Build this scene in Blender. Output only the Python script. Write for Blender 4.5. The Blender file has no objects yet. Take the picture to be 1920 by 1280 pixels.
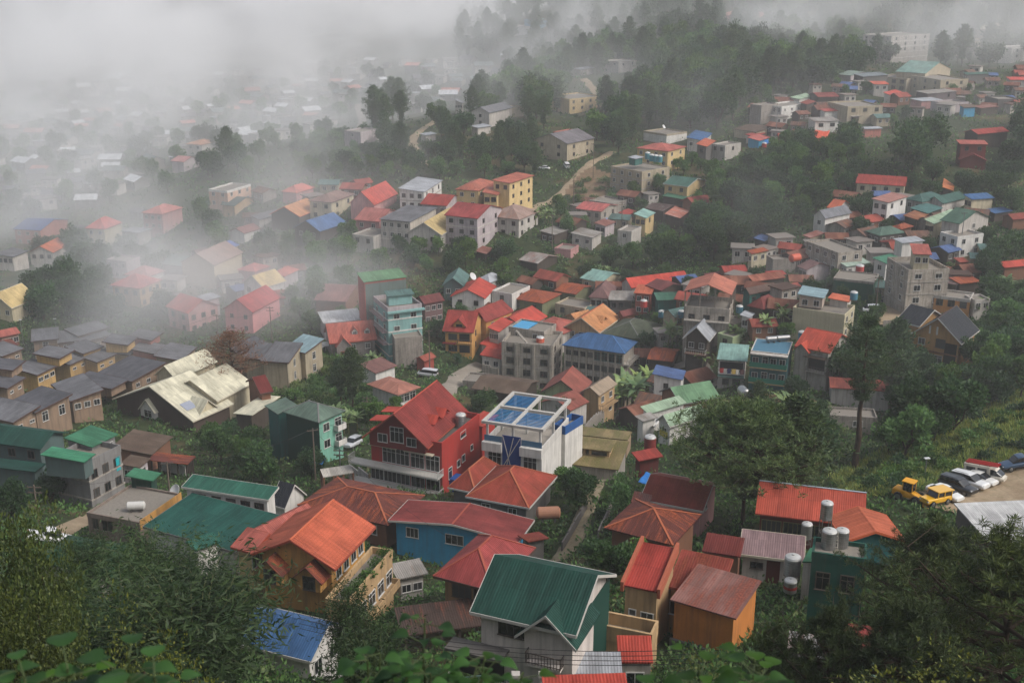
import bpy, math, random
import numpy as np
from mathutils import Vector
random.seed(7)
RNG = np.random.default_rng(11)
scene = bpy.context.scene
COL = scene.collection

# ------------------------------------------------------------------ camera
PITCH = math.radians(18.5)
FPX = 2200.0                                   # focal length in pixels of the 1920 px wide photograph
CAM = np.array((0.0, 0.0, 120.0))
FW = np.array((0.0, math.cos(PITCH), -math.sin(PITCH)))
UPV = np.array((0.0, math.sin(PITCH), math.cos(PITCH)))
cam_data = bpy.data.cameras.new('camera')
cam_data.sensor_width = 36.0
cam_data.lens = 36.0 * FPX / 1920.0
cam_data.clip_start = 0.5
cam_data.clip_end = 4000.0
cam_data.dof.use_dof = True
cam_data.dof.focus_distance = 190.0
cam_data.dof.aperture_fstop = 1.6
camera = bpy.data.objects.new('camera', cam_data)
camera.location = CAM
camera.rotation_euler = (math.radians(90.0) - PITCH, 0.0, 0.0)
COL.objects.link(camera)
scene.camera = camera

# ------------------------------------------------------------------ sky, sun, exposure
SUN_EL, SUN_AZ = math.radians(47.0), math.radians(112.0)      # azimuth measured from +Y towards +X
world = bpy.data.worlds.new("World")
scene.world = world
world.use_nodes = True
_nt = world.node_tree
_nt.nodes.clear()
_sky = _nt.nodes.new('ShaderNodeTexSky')
_sky.sky_type = 'NISHITA'
_sky.sun_disc = False
_sky.sun_elevation = SUN_EL
_sky.sun_rotation = SUN_AZ
_sky.air_density = 1.0
_sky.dust_density = 4.0
_sky.ozone_density = 1.0
_hsv = _nt.nodes.new('ShaderNodeHueSaturation')              # overcast: the blue of the clear sky is mostly gone
_hsv.inputs['Saturation'].default_value = 0.5
_bg = _nt.nodes.new('ShaderNodeBackground')
_bg.inputs['Strength'].default_value = 0.15
_out = _nt.nodes.new('ShaderNodeOutputWorld')
_nt.links.new(_sky.outputs['Color'], _hsv.inputs['Color'])
_nt.links.new(_hsv.outputs['Color'], _bg.inputs['Color'])
_nt.links.new(_bg.outputs['Background'], _out.inputs['Surface'])
sun_data = bpy.data.lights.new('sun', 'SUN')
sun_data.energy = 1.5
sun_data.angle = math.radians(18.0)
sun_data.color = (1.0, 0.95, 0.9)
sun = bpy.data.objects.new('sun', sun_data)
_sd = Vector((math.sin(SUN_AZ) * math.cos(SUN_EL), math.cos(SUN_AZ) * math.cos(SUN_EL), math.sin(SUN_EL)))
sun.rotation_euler = _sd.to_track_quat('Z', 'Y').to_euler()
sun.location = (0, 0, 400)
COL.objects.link(sun)
scene.view_settings.view_transform = 'Standard'
scene.view_settings.look = 'None'
scene.view_settings.gamma = 1.0
scene.view_settings.exposure = 0.42
scene.cycles.use_denoising = True
scene.cycles.max_bounces = 8
scene.cycles.diffuse_bounces = 3
scene.cycles.glossy_bounces = 2
scene.cycles.transmission_bounces = 3
scene.cycles.transparent_max_bounces = 8
scene.cycles.volume_bounces = 3
scene.cycles.volume_step_rate = 1.0
scene.cycles.volume_max_steps = 128
scene.cycles.sample_clamp_indirect = 4.0

def P(px, py, t):
    """World point on the sight line of photo pixel (px, py) at forward depth t (metres)."""
    return CAM + t * (FW + np.array(((px - 960.0) / FPX, 0, 0)) + UPV * ((640.0 - py) / FPX))

def project(p):
    d = np.asarray(p, float) - CAM
    t = d @ FW
    return 960.0 + FPX * d[0] / t, 640.0 - FPX * (d @ UPV) / t, t

# ------------------------------------------------------------------ terrain heights (from survey points: photo x, y, depth)
GROUND = [
 (1650,838,209),(1580,842,209),(1700,802,217),(1615,800,222),(1545,850,206),(1740,775,222),
 (300,1180,78), (150,1120,92), (1060,1050,117), (750,930,160), (1120,905,160), (1750,1130,92), (1900,1080,98), (1850,930,139), (1905,900,146), (1700,905,141), (1600,925,147), (1500,935,141),
 (1920,850,148), (1930,770,166), (1790,835,160), (1660,880,158), (1760,700,232), (1850,690,238), (1920,640,258), (1450,850,190), (1300,890,158), (870,690,278), (800,718,253), (60,1000,138),
 (1600,552,293), (1730,540,294), (880,572,311), (900,505,334), (1300,470,337), (700,495,338), (1150,442,364), (1250,425,374), (1040,372,400), (1200,352,398), (1280,370,388), (1400,400,362),
 (1450,490,315), (1560,495,310), (1670,415,344), (1800,462,314), (1900,480,318), (1650,362,366), (1830,312,374), (1900,330,384), (1240,302,428), (1340,292,438), (1450,262,450), (1750,265,438),
 (1880,205,498), (1700,182,540), (1500,150,575), (1060,312,430), (1100,212,553), (1200,130,640), (1000,160,650), (1000,35,800), (1300,40,760), (1600,95,690), (1900,95,680), (1450,10,830),
 (1800,40,800), (650,240,600), (450,385,398), (300,335,520), (100,360,510), (25,595,308), (300,220,760), (60,220,790), (600,160,860), (850,200,610), (900,90,800), (700,90,950),
 (580,446,363), (200,120,1000), (-200,400,450), (-200,700,250), (2150,600,270), (2150,300,380), (2150,850,150), (2200,100,650), (-200,950,140), (-250,200,800), (633,1158,115.7), (587,1310,97.1),
 (972,1095,138.8), (743,1119,124.8), (925,1169,108.1), (1078,1314,86.8), (1041,1321,76.8), (1166,1216,96.9), (1510,1175,104.4), (1411,1030,122.3), (1260,1071,121), (1315,1010,130.1), (1470,1286,82.8), (1877,1112,111.1),
 (1795,1004,124.8), (267,1036,139.3), (444,1087,126.1), (196,1127,113), (86,917,178.1), (174,950,167.2), (30,833,209.3), (137,794,223.5), (75,739,251.4), (136,719,259.4), (247,697,269.3), (148,672,297.3),
 (63,676,293.6), (9,701,273.4), (21,773,237.6), (451,714,264), (504,728,258), (575,713,262), (364,814,224.8), (476,816,223.3), (602,870,192.3), (829,920,169.3), (1018,912,175.6), (992,1002,151.2),
 (981,766,236.9), (1035,735,277.7), (1170,737,271), (1089,791,241.8), (1149,773,250.8), (1278,759,244.8), (1274,792,226.2), (1254,837,209.2), (1197,892,184.8), (1327,691,262), (1549,743,216.7), (1577,667,256),
 (1080,580,315.3), (1127,558,323.3), (1430,609,263.1), (1404,583,273.3), (687,650,281.1), (608,929,173), (1748,589,271.5), (1831,277,401.5), (956,402,361), (80,463,421.9), (104,503,397.7), (201,471,417.5),
 (266,578,319.8), (390,605,305.9), (477,627,289.8), (496,571,315.5), (536,548,327.5), (406,544,340.3), (427,506,353.9), (279,552,335.6), (241,533,350.2), (308,440,402.2), (349,531,341.6), (28,509,389.6),
 (868,215,541.6), (954,221,531.3), (896,256,487.1), (798,268,479), (1088,143,621.1), (1385,53,802.5), (1464,228,469.9), (1499,204,489.3), (1512,219,475.6), (1545,226,463.1), (1636,180,501.6), (1666,196,491.3),
 (1696,183,518.5), (1616,166,521.6), (1594,161,531.5), (1738,199,489.6), (1726,206,479.1), (1811,162,537.7), (1891,170,525.5), (1838,217,469), (1667,114,694.4), (1598,235,459.1),
]
_pts = [P(*g) for g in GROUND]
_pts += [np.array(q, float) for q in [(0,0,117),(-60,0,115),(60,0,115),(-30,25,94),(30,25,94),(0,25,94),(0,42,79),(-30,48,73),(30,48,73),(-70,40,80),(70,40,82),(-450,0,100),(450,0,110),(0,1250,70),(-500,1250,-20),(500,1250,90),(-700,700,-10),(750,700,60)]]
_pts = np.array(_pts)
_sc = 100.0
def _U(r2):
    return np.where(r2 > 1e-12, r2 * np.log(np.maximum(r2, 1e-12)), 0.0)
_n = len(_pts)
_X = _pts[:, :2] / _sc
_K = _U(((_X[:, None, :] - _X[None, :, :]) ** 2).sum(-1)) + np.eye(_n) * 0.008
_A = np.zeros((_n + 3, _n + 3)); _A[:_n, :_n] = _K
_A[:_n, _n] = _A[_n, :_n] = 1
_A[:_n, _n + 1:] = _X; _A[_n + 1:, :_n] = _X.T
_W = np.linalg.solve(_A, np.concatenate([_pts[:, 2], [0, 0, 0]]))
GX0, GX1, GY0, GY1, GS = -560.0, 600.0, -20.0, 1200.0, 4.0
GNX, GNY = int((GX1 - GX0) / GS) + 1, int((GY1 - GY0) / GS) + 1
_gx = GX0 + GS * np.arange(GNX); _gy = GY0 + GS * np.arange(GNY)
_XX, _YY = np.meshgrid(_gx, _gy)
_Q = np.stack([_XX.ravel(), _YY.ravel()], 1) / _sc
_Z = _W[_n] + _Q @ _W[_n + 1:]
for _i in range(_n):
    _Z = _Z + _W[_i] * _U(((_Q - _X[_i]) ** 2).sum(-1))
HZ = _Z.reshape(GNY, GNX)
HZ = HZ + 0.35 * np.sin(_XX * 0.21 + 1.3 * np.sin(_YY * 0.13)) * np.sin(_YY * 0.17)     # small lumps of the slope

_HL = HZ.tolist()
def ground(x, y):
    fx = min(max((x - GX0) / GS, 0.0), GNX - 1.001); fy = min(max((y - GY0) / GS, 0.0), GNY - 1.001)
    i, j = int(fx), int(fy); u, v = fx - i, fy - j
    r0, r1 = _HL[j], _HL[j + 1]
    return (r0[i] * (1 - u) + r0[i + 1] * u) * (1 - v) + (r1[i] * (1 - u) + r1[i + 1] * u) * v

def hit(px, py, h=0.0, t0=8.0, t1=1300.0):
    """First point on the sight line of photo pixel (px, py) that is h metres above the ground."""
    dx = (px - 960.0) / FPX; k = (640.0 - py) / FPX
    dy = float(FW[1] + UPV[1] * k); dz = float(FW[2] + UPV[2] * k); cz = float(CAM[2])
    if h > 0.5: t0 = max(t0, 50.0)
    t = t0; prev = t0
    while t < t1:
        e = cz + t * dz - ground(t * dx, t * dy) - h
        if e <= 0:
            a, b = prev, t
            for _ in range(16):
                m = 0.5 * (a + b)
                if cz + m * dz - ground(m * dx, m * dy) - h <= 0: b = m
                else: a = m
            return np.array((b * dx, b * dy, cz + b * dz))
        prev = t; t += max(0.8, 0.55 * e)
    return np.array((t1 * dx, t1 * dy, cz + t1 * dz))
# ------------------------------------------------------------------ materials
def srgb(c):
    return tuple(((v / 255.0) / 12.92 if v / 255.0 <= 0.04045 else ((v / 255.0 + 0.055) / 1.055) ** 2.4) for v in c)

def muted(c, k):
    g = 0.3 * c[0] + 0.55 * c[1] + 0.15 * c[2]
    return tuple(v + (g - v) * k for v in c)

_mats = {}
def _new(name):
    m = bpy.data.materials.new(name); m.use_nodes = True
    nt = m.node_tree; nt.nodes.clear()
    out = nt.nodes.new('ShaderNodeOutputMaterial')
    b = nt.nodes.new('ShaderNodeBsdfPrincipled')
    nt.links.new(b.outputs[0], out.inputs['Surface'])
    return m, nt, b, out

class N:
    """Small node-writing helper."""
    def __init__(s, nt): s.nt = nt
    def n(s, t, **kw):
        x = s.nt.nodes.new(t)
        for k, v in kw.items(): setattr(x, k, v)
        return x
    def set(s, sock, v):
        if isinstance(v, bpy.types.NodeSocket): s.nt.links.new(v, sock)
        else: sock.default_value = v
    def math(s, op, a, b=0.0, c=None):
        x = s.n('ShaderNodeMath', operation=op); s.set(x.inputs[0], a); s.set(x.inputs[1], b)
        if c is not None: s.set(x.inputs[2], c)
        return x.outputs[0]
    def noise(s, vec, scale, detail=3.0, rough=0.55, dist=0.0):
        x = s.n('ShaderNodeTexNoise'); s.set(x.inputs['Vector'], vec)
        x.inputs['Scale'].default_value = scale; x.inputs['Detail'].default_value = detail
        x.inputs['Roughness'].default_value = rough; x.inputs['Distortion'].default_value = dist
        return x.outputs['Fac']
    def mapr(s, v, a, b, c=0.0, d=1.0, smooth=False):
        x = s.n('ShaderNodeMapRange')
        if smooth: x.interpolation_type = 'SMOOTHSTEP'
        s.set(x.inputs[0], v)
        for i, q in enumerate((a, b, c, d)): s.set(x.inputs[1 + i], q)
        return x.outputs[0]
    def mix(s, f, a, b, mode='MIX'):
        x = s.n('ShaderNodeMix', data_type='RGBA', blend_type=mode)
        s.set(x.inputs[0], f)
        for q, v in ((6, a), (7, b)):
            s.set(x.inputs[q], v if isinstance(v, bpy.types.NodeSocket) else (*v[:3], 1.0))
        return x.outputs[2]
    def vec(s, x, y, z):
        q = s.n('ShaderNodeCombineXYZ'); s.set(q.inputs[0], x); s.set(q.inputs[1], y); s.set(q.inputs[2], z)
        return q.outputs[0]
    def mapping(s, v, scale, loc=(0, 0, 0)):
        q = s.n('ShaderNodeMapping'); s.set(q.inputs['Vector'], v); q.inputs['Scale'].default_value = scale; q.inputs['Location'].default_value = loc
        return q.outputs[0]
    def hsv(s, c, h=0.5, sat=1.0, val=1.0):
        q = s.n('ShaderNodeHueSaturation'); s.set(q.inputs['Color'], c); s.set(q.inputs['Hue'], h); s.set(q.inputs['Saturation'], sat); s.set(q.inputs['Value'], val)
        return q.outputs[0]
    def bump(s, h, dist, strength=1.0):
        q = s.n('ShaderNodeBump'); s.set(q.inputs['Height'], h); q.inputs['Distance'].default_value = dist; q.inputs['Strength'].default_value = strength
        return q.outputs[0]

def wall_mat(rgb, dirt=0.5, rough=0.85, block=False):
    key = ('wall', rgb, dirt, block)
    if key in _mats: return _mats[key]
    m, nt, b, out = _new('wall_paint'); s = N(nt)
    co = s.n('ShaderNodeTexCoord').outputs['Object']
    oi = s.n('ShaderNodeObjectInfo').outputs['Random']
    base = muted(tuple(q * 0.76 for q in srgb(rgb)), 0.16); dirt = min(1.0, dirt * 1.25 + 0.05)
    big = s.noise(co, 0.45, 4, 0.6)
    fine = s.noise(co, 6.0, 4, 0.6)
    streak = s.noise(s.mapping(co, (2.2, 2.2, 0.16)), 1.0, 4, 0.65)
    col = s.hsv((*base, 1) if False else s.mix(0.0, base, base), 0.5, 1.0, s.mapr(oi, 0, 1, 0.9, 1.1))
    col = s.mix(s.mapr(big, 0.38, 0.62, 0.0, 0.5 * dirt + 0.1), col, tuple(v * 0.62 for v in base))
    grime = (0.075, 0.066, 0.055)
    col = s.mix(s.mapr(streak, 0.46, 0.7, 0.0, 0.8 * dirt), col, grime)
    col = s.mix(s.mapr(fine, 0.3, 0.8, 0.0, 0.18), col, tuple(v * 0.5 for v in base))
    h = fine
    if block:
        br = s.n('ShaderNodeTexBrick'); s.set(br.inputs['Vector'], s.mapping(co, (1.0, 1.0, 1.0)))
        sp = s.n('ShaderNodeSeparateXYZ'); s.set(sp.inputs[0], co)
        s.set(br.inputs['Vector'], s.vec(s.math('ADD', sp.outputs[0], sp.outputs[1]), sp.outputs[2], 0.0))
        br.inputs['Scale'].default_value = 1.0; br.inputs['Brick Width'].default_value = 0.42; br.inputs['Row Height'].default_value = 0.21
        br.inputs['Mortar Size'].default_value = 0.02
        br.inputs['Color1'].default_value = (0.75, 0.75, 0.75, 1); br.inputs['Color2'].default_value = (1, 1, 1, 1); br.inputs['Mortar'].default_value = (0.6, 0.6, 0.6, 1)
        col = s.mix(0.8, col, br.outputs['Color'], 'MULTIPLY')
    s.set(b.inputs['Base Color'], col)
    b.inputs['Roughness'].default_value = rough; b.inputs['Specular IOR Level'].default_value = 0.2
    s.set(b.inputs['Normal'], s.bump(h, 0.012, 0.5))
    _mats[key] = m
    return m

def roof_mat(rgb, rust=0.3, kind='metal', rustc=(120, 62, 40), sheen=0.5, sheet=0.2):
    key = ('roof', rgb, rust, kind, rustc, sheet)
    if key in _mats: return _mats[key]
    m, nt, b, out = _new('roof_sheet'); s = N(nt)
    uv = s.n('ShaderNodeUVMap').outputs[0]
    sp = s.n('ShaderNodeSeparateXYZ'); s.set(sp.inputs[0], uv)
    u, v = sp.outputs[0], sp.outputs[1]
    oi = s.n('ShaderNodeObjectInfo').outputs['Random']
    base = muted(tuple(q * 0.72 for q in srgb(rgb)), 0.14)
    w = s.n('ShaderNodeTexWhiteNoise', noise_dimensions='3D')
    s.set(w.inputs['Vector'], s.vec(s.math('FLOOR', s.math('DIVIDE', u, 0.82)), s.math('FLOOR', s.math('DIVIDE', v, 2.6)), s.math('FLOOR', s.math('MULTIPLY', oi, 50.0))))
    off = s.vec(s.math('MULTIPLY', oi, 37.0), 0.0, 0.0)
    va = s.n('ShaderNodeVectorMath', operation='ADD'); s.set(va.inputs[0], uv); s.set(va.inputs[1], off)
    big = s.noise(s.mapping(va.outputs[0], (0.35, 0.22, 1)), 1.0, 5, 0.62)
    st = s.noise(s.mapping(va.outputs[0], (2.6, 0.22, 1)), 1.0, 5, 0.65)
    fine = s.noise(va.outputs[0], 5.0, 4, 0.6)
    col = s.hsv(s.mix(0.0, base, base), 0.5, 1.0, s.mapr(oi, 0, 1, 0.9, 1.1))
    col = s.mix(1.0, col, s.mapr(w.outputs['Value'], 0, 1, 1.0 - sheet, 1.0 + sheet * 0.6), 'MULTIPLY')
    col = s.mix(s.mapr(big, 0.4, 0.62, 0.0, 0.7), col, tuple(q * 0.45 for q in base))
    light = tuple(min(1.0, q * 1.35 + 0.012) for q in base)
    col = s.mix(s.mapr(st, 0.5, 0.66, 0.0, 0.6), col, light)
    rc = srgb(rustc)
    if rust > 0:
        lo = 0.66 - 0.36 * rust
        f = s.mapr(s.math('ADD', s.math('MULTIPLY', big, 0.45), s.math('MULTIPLY', st, 0.55)), lo, lo + 0.12, 0.0, 0.9)
        col = s.mix(f, col, s.mix(s.mapr(fine, 0.35, 0.65), rc, tuple(q * 0.4 for q in rc)))
    # lap seams across the sheets, and grime in the ribs
    seam = s.mapr(s.math('FRACT', s.math('DIVIDE', v, 2.6)), 0.0, 0.035, 0.55, 0.0)
    col = s.mix(seam, col, tuple(q * 0.35 for q in base))
    col = s.mix(s.mapr(fine, 0.35, 0.8, 0.0, 0.25), col, tuple(q * 0.45 for q in base))
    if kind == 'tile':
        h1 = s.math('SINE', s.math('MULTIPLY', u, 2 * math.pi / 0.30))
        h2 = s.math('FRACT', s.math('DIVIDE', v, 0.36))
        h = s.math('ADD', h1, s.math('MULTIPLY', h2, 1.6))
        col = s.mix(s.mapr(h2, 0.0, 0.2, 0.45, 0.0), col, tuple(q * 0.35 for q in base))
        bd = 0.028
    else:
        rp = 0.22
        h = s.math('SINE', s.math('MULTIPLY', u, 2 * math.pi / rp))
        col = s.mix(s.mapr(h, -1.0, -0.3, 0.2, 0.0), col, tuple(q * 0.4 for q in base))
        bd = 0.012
    s.set(b.inputs['Base Color'], col)
    s.set(b.inputs['Roughness'], s.mapr(fine, 0.2, 0.8, 0.55, 0.85))
    b.inputs['Specular IOR Level'].default_value = 0.16
    s.set(b.inputs['Normal'], s.bump(h, bd, 0.9))
    _mats[key] = m
    return m

def plain(name, rgb, rough=0.6, metal=0.0, noise=0.25, spec=0.4, coat=0.0):
    key = ('plain', name, rgb, rough, metal)
    if key in _mats: return _mats[key]
    m, nt, b, out = _new(name); s = N(nt)
    co = s.n('ShaderNodeTexCoord').outputs['Object']
    base = tuple(q * 0.8 for q in srgb(rgb))
    f = s.noise(co, 3.0, 4, 0.6)
    s.set(b.inputs['Base Color'], s.mix(s.mapr(f, 0.35, 0.75, 0.0, noise), base, tuple(q * 0.5 for q in base)))
    b.inputs['Roughness'].default_value = rough; b.inputs['Metallic'].default_value = metal
    b.inputs['Specular IOR Level'].default_value = spec
    b.inputs['Coat Weight'].default_value = coat; b.inputs['Coat Roughness'].default_value = 0.08
    _mats[key] = m
    return m

def leaf_mat(name, c1, c2, trans=0.35, rough=0.55, scale=0.35):
    key = ('leaf', name)
    if key in _mats: return _mats[key]
    m, nt, b, out = _new(name); s = N(nt)
    isl = s.n('ShaderNodeNewGeometry').outputs['Random Per Island']
    oi = s.n('ShaderNodeObjectInfo').outputs['Random']
    co = s.n('ShaderNodeTexCoord').outputs['Object']
    f = s.noise(co, scale, 3, 0.6)
    a, d = srgb(c1), srgb(c2)
    col = s.mix(s.mapr(s.math('ADD', s.math('MULTIPLY', isl, 0.5), s.math('MULTIPLY', f, 0.8)), 0.35, 0.9), a, d)
    col = s.hsv(col, s.mapr(oi, 0, 1, 0.485, 0.515), s.mapr(oi, 0, 1, 1.05, 0.85), s.mapr(s.math('FRACT', s.math('MULTIPLY', oi, 7.3)), 0, 1, 0.72, 1.22))
    s.set(b.inputs['Base Color'], col); b.inputs['Roughness'].default_value = rough
    b.inputs['Specular IOR Level'].default_value = 0.25
    tr = s.n('ShaderNodeBsdfTranslucent'); s.set(tr.inputs['Color'], col)
    mx = s.n('ShaderNodeMixShader'); mx.inputs[0].default_value = trans
    nt.links.new(b.outputs[0], mx.inputs[1]); nt.links.new(tr.outputs[0], mx.inputs[2]); nt.links.new(mx.outputs[0], out.inputs['Surface'])
    _mats[key] = m
    return m

BARK = lambda: plain('bark', (74, 62, 52), 0.95, 0, 0.6, 0.1)
CONC = (150, 143, 133)
FRAME_W = lambda: plain('frame_white', (205, 203, 198), 0.55)
FRAME_D = lambda: plain('frame_dark', (88, 78, 70), 0.6)
def glass_mat():
    key = 'glass'
    if key in _mats: return _mats[key]
    m, nt, b, out = _new('window_glass'); s = N(nt)
    oi = s.n('ShaderNodeObjectInfo').outputs['Random']
    s.set(b.inputs['Base Color'], s.mix(s.mapr(oi, 0.55, 1.0), (0.012, 0.014, 0.016), (0.06, 0.06, 0.058)))
    s.set(b.inputs['Roughness'], s.mapr(oi, 0, 1, 0.08, 0.35))
    b.inputs['Specular IOR Level'].default_value = 0.6
    _mats[key] = m
    return m

# ------------------------------------------------------------------ mesh builder
class MB:
    def __init__(s): s.v = []; s.f = []; s.m = []; s.uv = []; s.sm = []
    def face(s, pts, mat=0, uv=None, smooth=False):
        i = len(s.v); s.v.extend([tuple(map(float, p)) for p in pts]); s.f.append(tuple(range(i, i + len(pts)))); s.m.append(mat)
        s.uv.extend(uv if uv is not None else [(0.0, 0.0)] * len(pts)); s.sm.append(smooth)
    def slab(s, pts, dvec, mat=0, uvax=None):
        """A polygon (counter-clockwise seen from outside) thickened along dvec."""
        pts = [np.array(p, float) for p in pts]; d = np.array(dvec, float)
        def uvs(ps):
            if uvax is None: return None
            o, e, q = uvax
            return [(float((p - o) @ e), float((p - o) @ q)) for p in ps]
        s.face(pts, mat, uvs(pts)); s.face([p + d for p in pts[::-1]], mat, uvs(pts[::-1]))
        for a, b in zip(pts, pts[1:] + pts[:1]):
            s.face([b, a, a + d, b + d], mat, uvs([b, a, a, b]))
    def box(s, c, ex, ey, ez, mat=0):
        """Box from its corner c and three edge vectors (right-handed)."""
        c, ex, ey, ez = (np.array(q, float) for q in (c, ex, ey, ez))
        if np.dot(np.cross(ex, ey), ez) < 0: c, ex = c + ex, -ex
        q = lambda i, j, k: c + i * ex + j * ey + k * ez
        s.face([q(0,0,0), q(0,1,0), q(1,1,0), q(1,0,0)], mat); s.face([q(0,0,1), q(1,0,1), q(1,1,1), q(0,1,1)], mat)
        s.face([q(0,0,0), q(1,0,0), q(1,0,1), q(0,0,1)], mat); s.face([q(1,1,0), q(0,1,0), q(0,1,1), q(1,1,1)], mat)
        s.face([q(1,0,0), q(1,1,0), q(1,1,1), q(1,0,1)], mat); s.face([q(0,1,0), q(0,0,0), q(0,0,1), q(0,1,1)], mat)
    def bar(s, a, b, r, n=6, mat=0, r2=None):
        """Tapered round bar from a to b."""
        a, b = np.array(a, float), np.array(b, float); d = b - a; L = np.linalg.norm(d)
        if L < 1e-6: return
        d = d / L; x = np.cross(d, (0, 0, 1.0)); x = x / np.linalg.norm(x) if np.linalg.norm(x) > 1e-3 else np.array((1.0, 0, 0)); y = np.cross(d, x)
        r2 = r if r2 is None else r2
        c = [(math.cos(2 * math.pi * k / n), math.sin(2 * math.pi * k / n)) for k in range(n)]
        A = [a + r * (p * x + q * y) for p, q in c]; B = [b + r2 * (p * x + q * y) for p, q in c]
        for k in range(n):
            j = (k + 1) % n; s.face([A[k], A[j], B[j], B[k]], mat, None, True)
        s.face(A[::-1], mat); s.face(B, mat)
    def lathe(s, prof, n=20, c=(0, 0, 0), mat=0, axis='z'):
        """Surface of revolution from (radius, height) pairs going up."""
        c = np.array(c, float)
        def pt(r, h, k):
            a = 2 * math.pi * k / n
            return c + (np.array((r * math.cos(a), r * math.sin(a), h)) if axis == 'z' else np.array((h, r * math.cos(a), r * math.sin(a))))
        for (r0, h0), (r1, h1) in zip(prof, prof[1:]):
            for k in range(n):
                q = [pt(r0, h0, k), pt(r0, h0, k + 1), pt(r1, h1, k + 1), pt(r1, h1, k)]
                if r0 < 1e-6: q = q[1:]
                elif r1 < 1e-6: q = q[:3]
                s.face(q, mat, None, True)
    def build(s, name, mats, parent=None, xf=None):
        me = bpy.data.meshes.new(name)
        v = [xf(p) for p in s.v] if xf else s.v
        me.from_pydata([tuple(p) for p in v], [], s.f)
        for m in (mats if isinstance(mats, (list, tuple)) else [mats]): me.materials.append(m)
        me.polygons.foreach_set('material_index', s.m)
        me.polygons.foreach_set('use_smooth', s.sm)
        if any(u != (0.0, 0.0) for u in s.uv):
            l = me.uv_layers.new(name='UVMap'); l.data.foreach_set('uv', [c for u in s.uv for c in u])
        me.update()
        return link(name, me, parent)

def link(name, me, parent=None):
    o = bpy.data.objects.new(name, me); COL.objects.link(o)
    if parent is not None: o.parent = parent
    return o

def np_mesh(name, verts, quads, mats, midx=None, smooth=False):
    me = bpy.data.meshes.new(name)
    nv, nq = len(verts), len(quads)
    k = quads.shape[1]
    me.vertices.add(nv); me.vertices.foreach_set('co', np.ascontiguousarray(verts, np.float32).ravel())
    me.loops.add(nq * k); me.loops.foreach_set('vertex_index', np.ascontiguousarray(quads, np.int32).ravel())
    me.polygons.add(nq); me.polygons.foreach_set('loop_start', np.arange(0, nq * k, k, dtype=np.int32))
    if midx is not None: me.polygons.foreach_set('material_index', np.ascontiguousarray(midx, np.int32))
    if smooth: me.polygons.foreach_set('use_smooth', np.ones(nq, dtype=bool))
    for m in (mats if isinstance(mats, (list, tuple)) else [mats]): me.materials.append(m)
    me.update(calc_edges=True); me.validate()
    return me

def tag(o, label=None, cat=None, group=None, kind=None):
    for k, v in (('label', label), ('category', cat), ('group', group), ('kind', kind)):
        if v: o[k] = v
    return o

def empty(name, loc, rz=0.0):
    o = bpy.data.objects.new(name, None); COL.objects.link(o)
    o.location = tuple(float(q) for q in loc); o.rotation_euler = (0, 0, rz); o.empty_display_size = 0.5
    return o

def copy_tree(o, parent=None):
    c = o.copy(); COL.objects.link(c); c.parent = parent
    for ch in list(o.children): copy_tree(ch, c)
    return c

# ------------------------------------------------------------------ houses
HRECT = []           # what each building covers in the photo, with its depth: trees must not hide it
FOOT = []            # footprints (corner xy, ex, ey, Lx, Ly) that plants keep clear of

def plane_pt(px, py, z):
    d = FW + np.array(((px - 960.0) / FPX, 0, 0)) + UPV * ((640.0 - py) / FPX)
    return CAM + d * ((z - CAM[2]) / d[2])

def window_mesh(w, h, fr, mull, mats):
    key = ('win', round(w, 2), round(h, 2), fr, mull)
    if key in _mats: return _mats[key]
    b = MB(); t = 0.08; d = 0.07
    for c, ex, ez in (((-w/2-t, 0, -h/2-t), w+2*t, t), ((-w/2-t, 0, h/2), w+2*t, t), ((-w/2-t, 0, -h/2), t, h), ((w/2, 0, -h/2), t, h)):
        b.box(c, (ex, 0, 0), (0, d, 0), (0, 0, ez))
    b.box((-w/2-t-0.06, d, -h/2-t), (w+2*t+0.12, 0, 0), (0, 0.07, 0), (0, 0, 0.06))
    for k in range(1, mull):
        x = -w/2 + w*k/mull; b.box((x-0.025, 0, -h/2), (0.05, 0, 0), (0, d-0.01, 0), (0, 0, h))
    if h > 1.3: b.box((-w/2, 0, h*0.2), (w, 0, 0), (0, d-0.015, 0), (0, 0, 0.05))
    o = b.build('window', mats); me = o.data; bpy.data.objects.remove(o)
    p = MB(); p.box((-w/2, 0.005, -h/2), (w, 0, 0), (0, 0.02, 0), (0, 0, h))
    o = p.build('pane', glass_mat()); mp = o.data; bpy.data.objects.remove(o)
    b2 = MB(); b2.v, b2.f, b2.m, b2.uv, b2.sm = list(b.v), list(b.f), list(b.m), list(b.uv), list(b.sm)
    b2.box((-w/2, 0.005, -h/2), (w, 0, 0), (0, 0.02, 0), (0, 0, h), 1)
    o = b2.build('window', [mats, glass_mat()]); m2 = o.data; bpy.data.objects.remove(o)
    _mats[key] = (me, mp, m2)
    return _mats[key]

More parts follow.
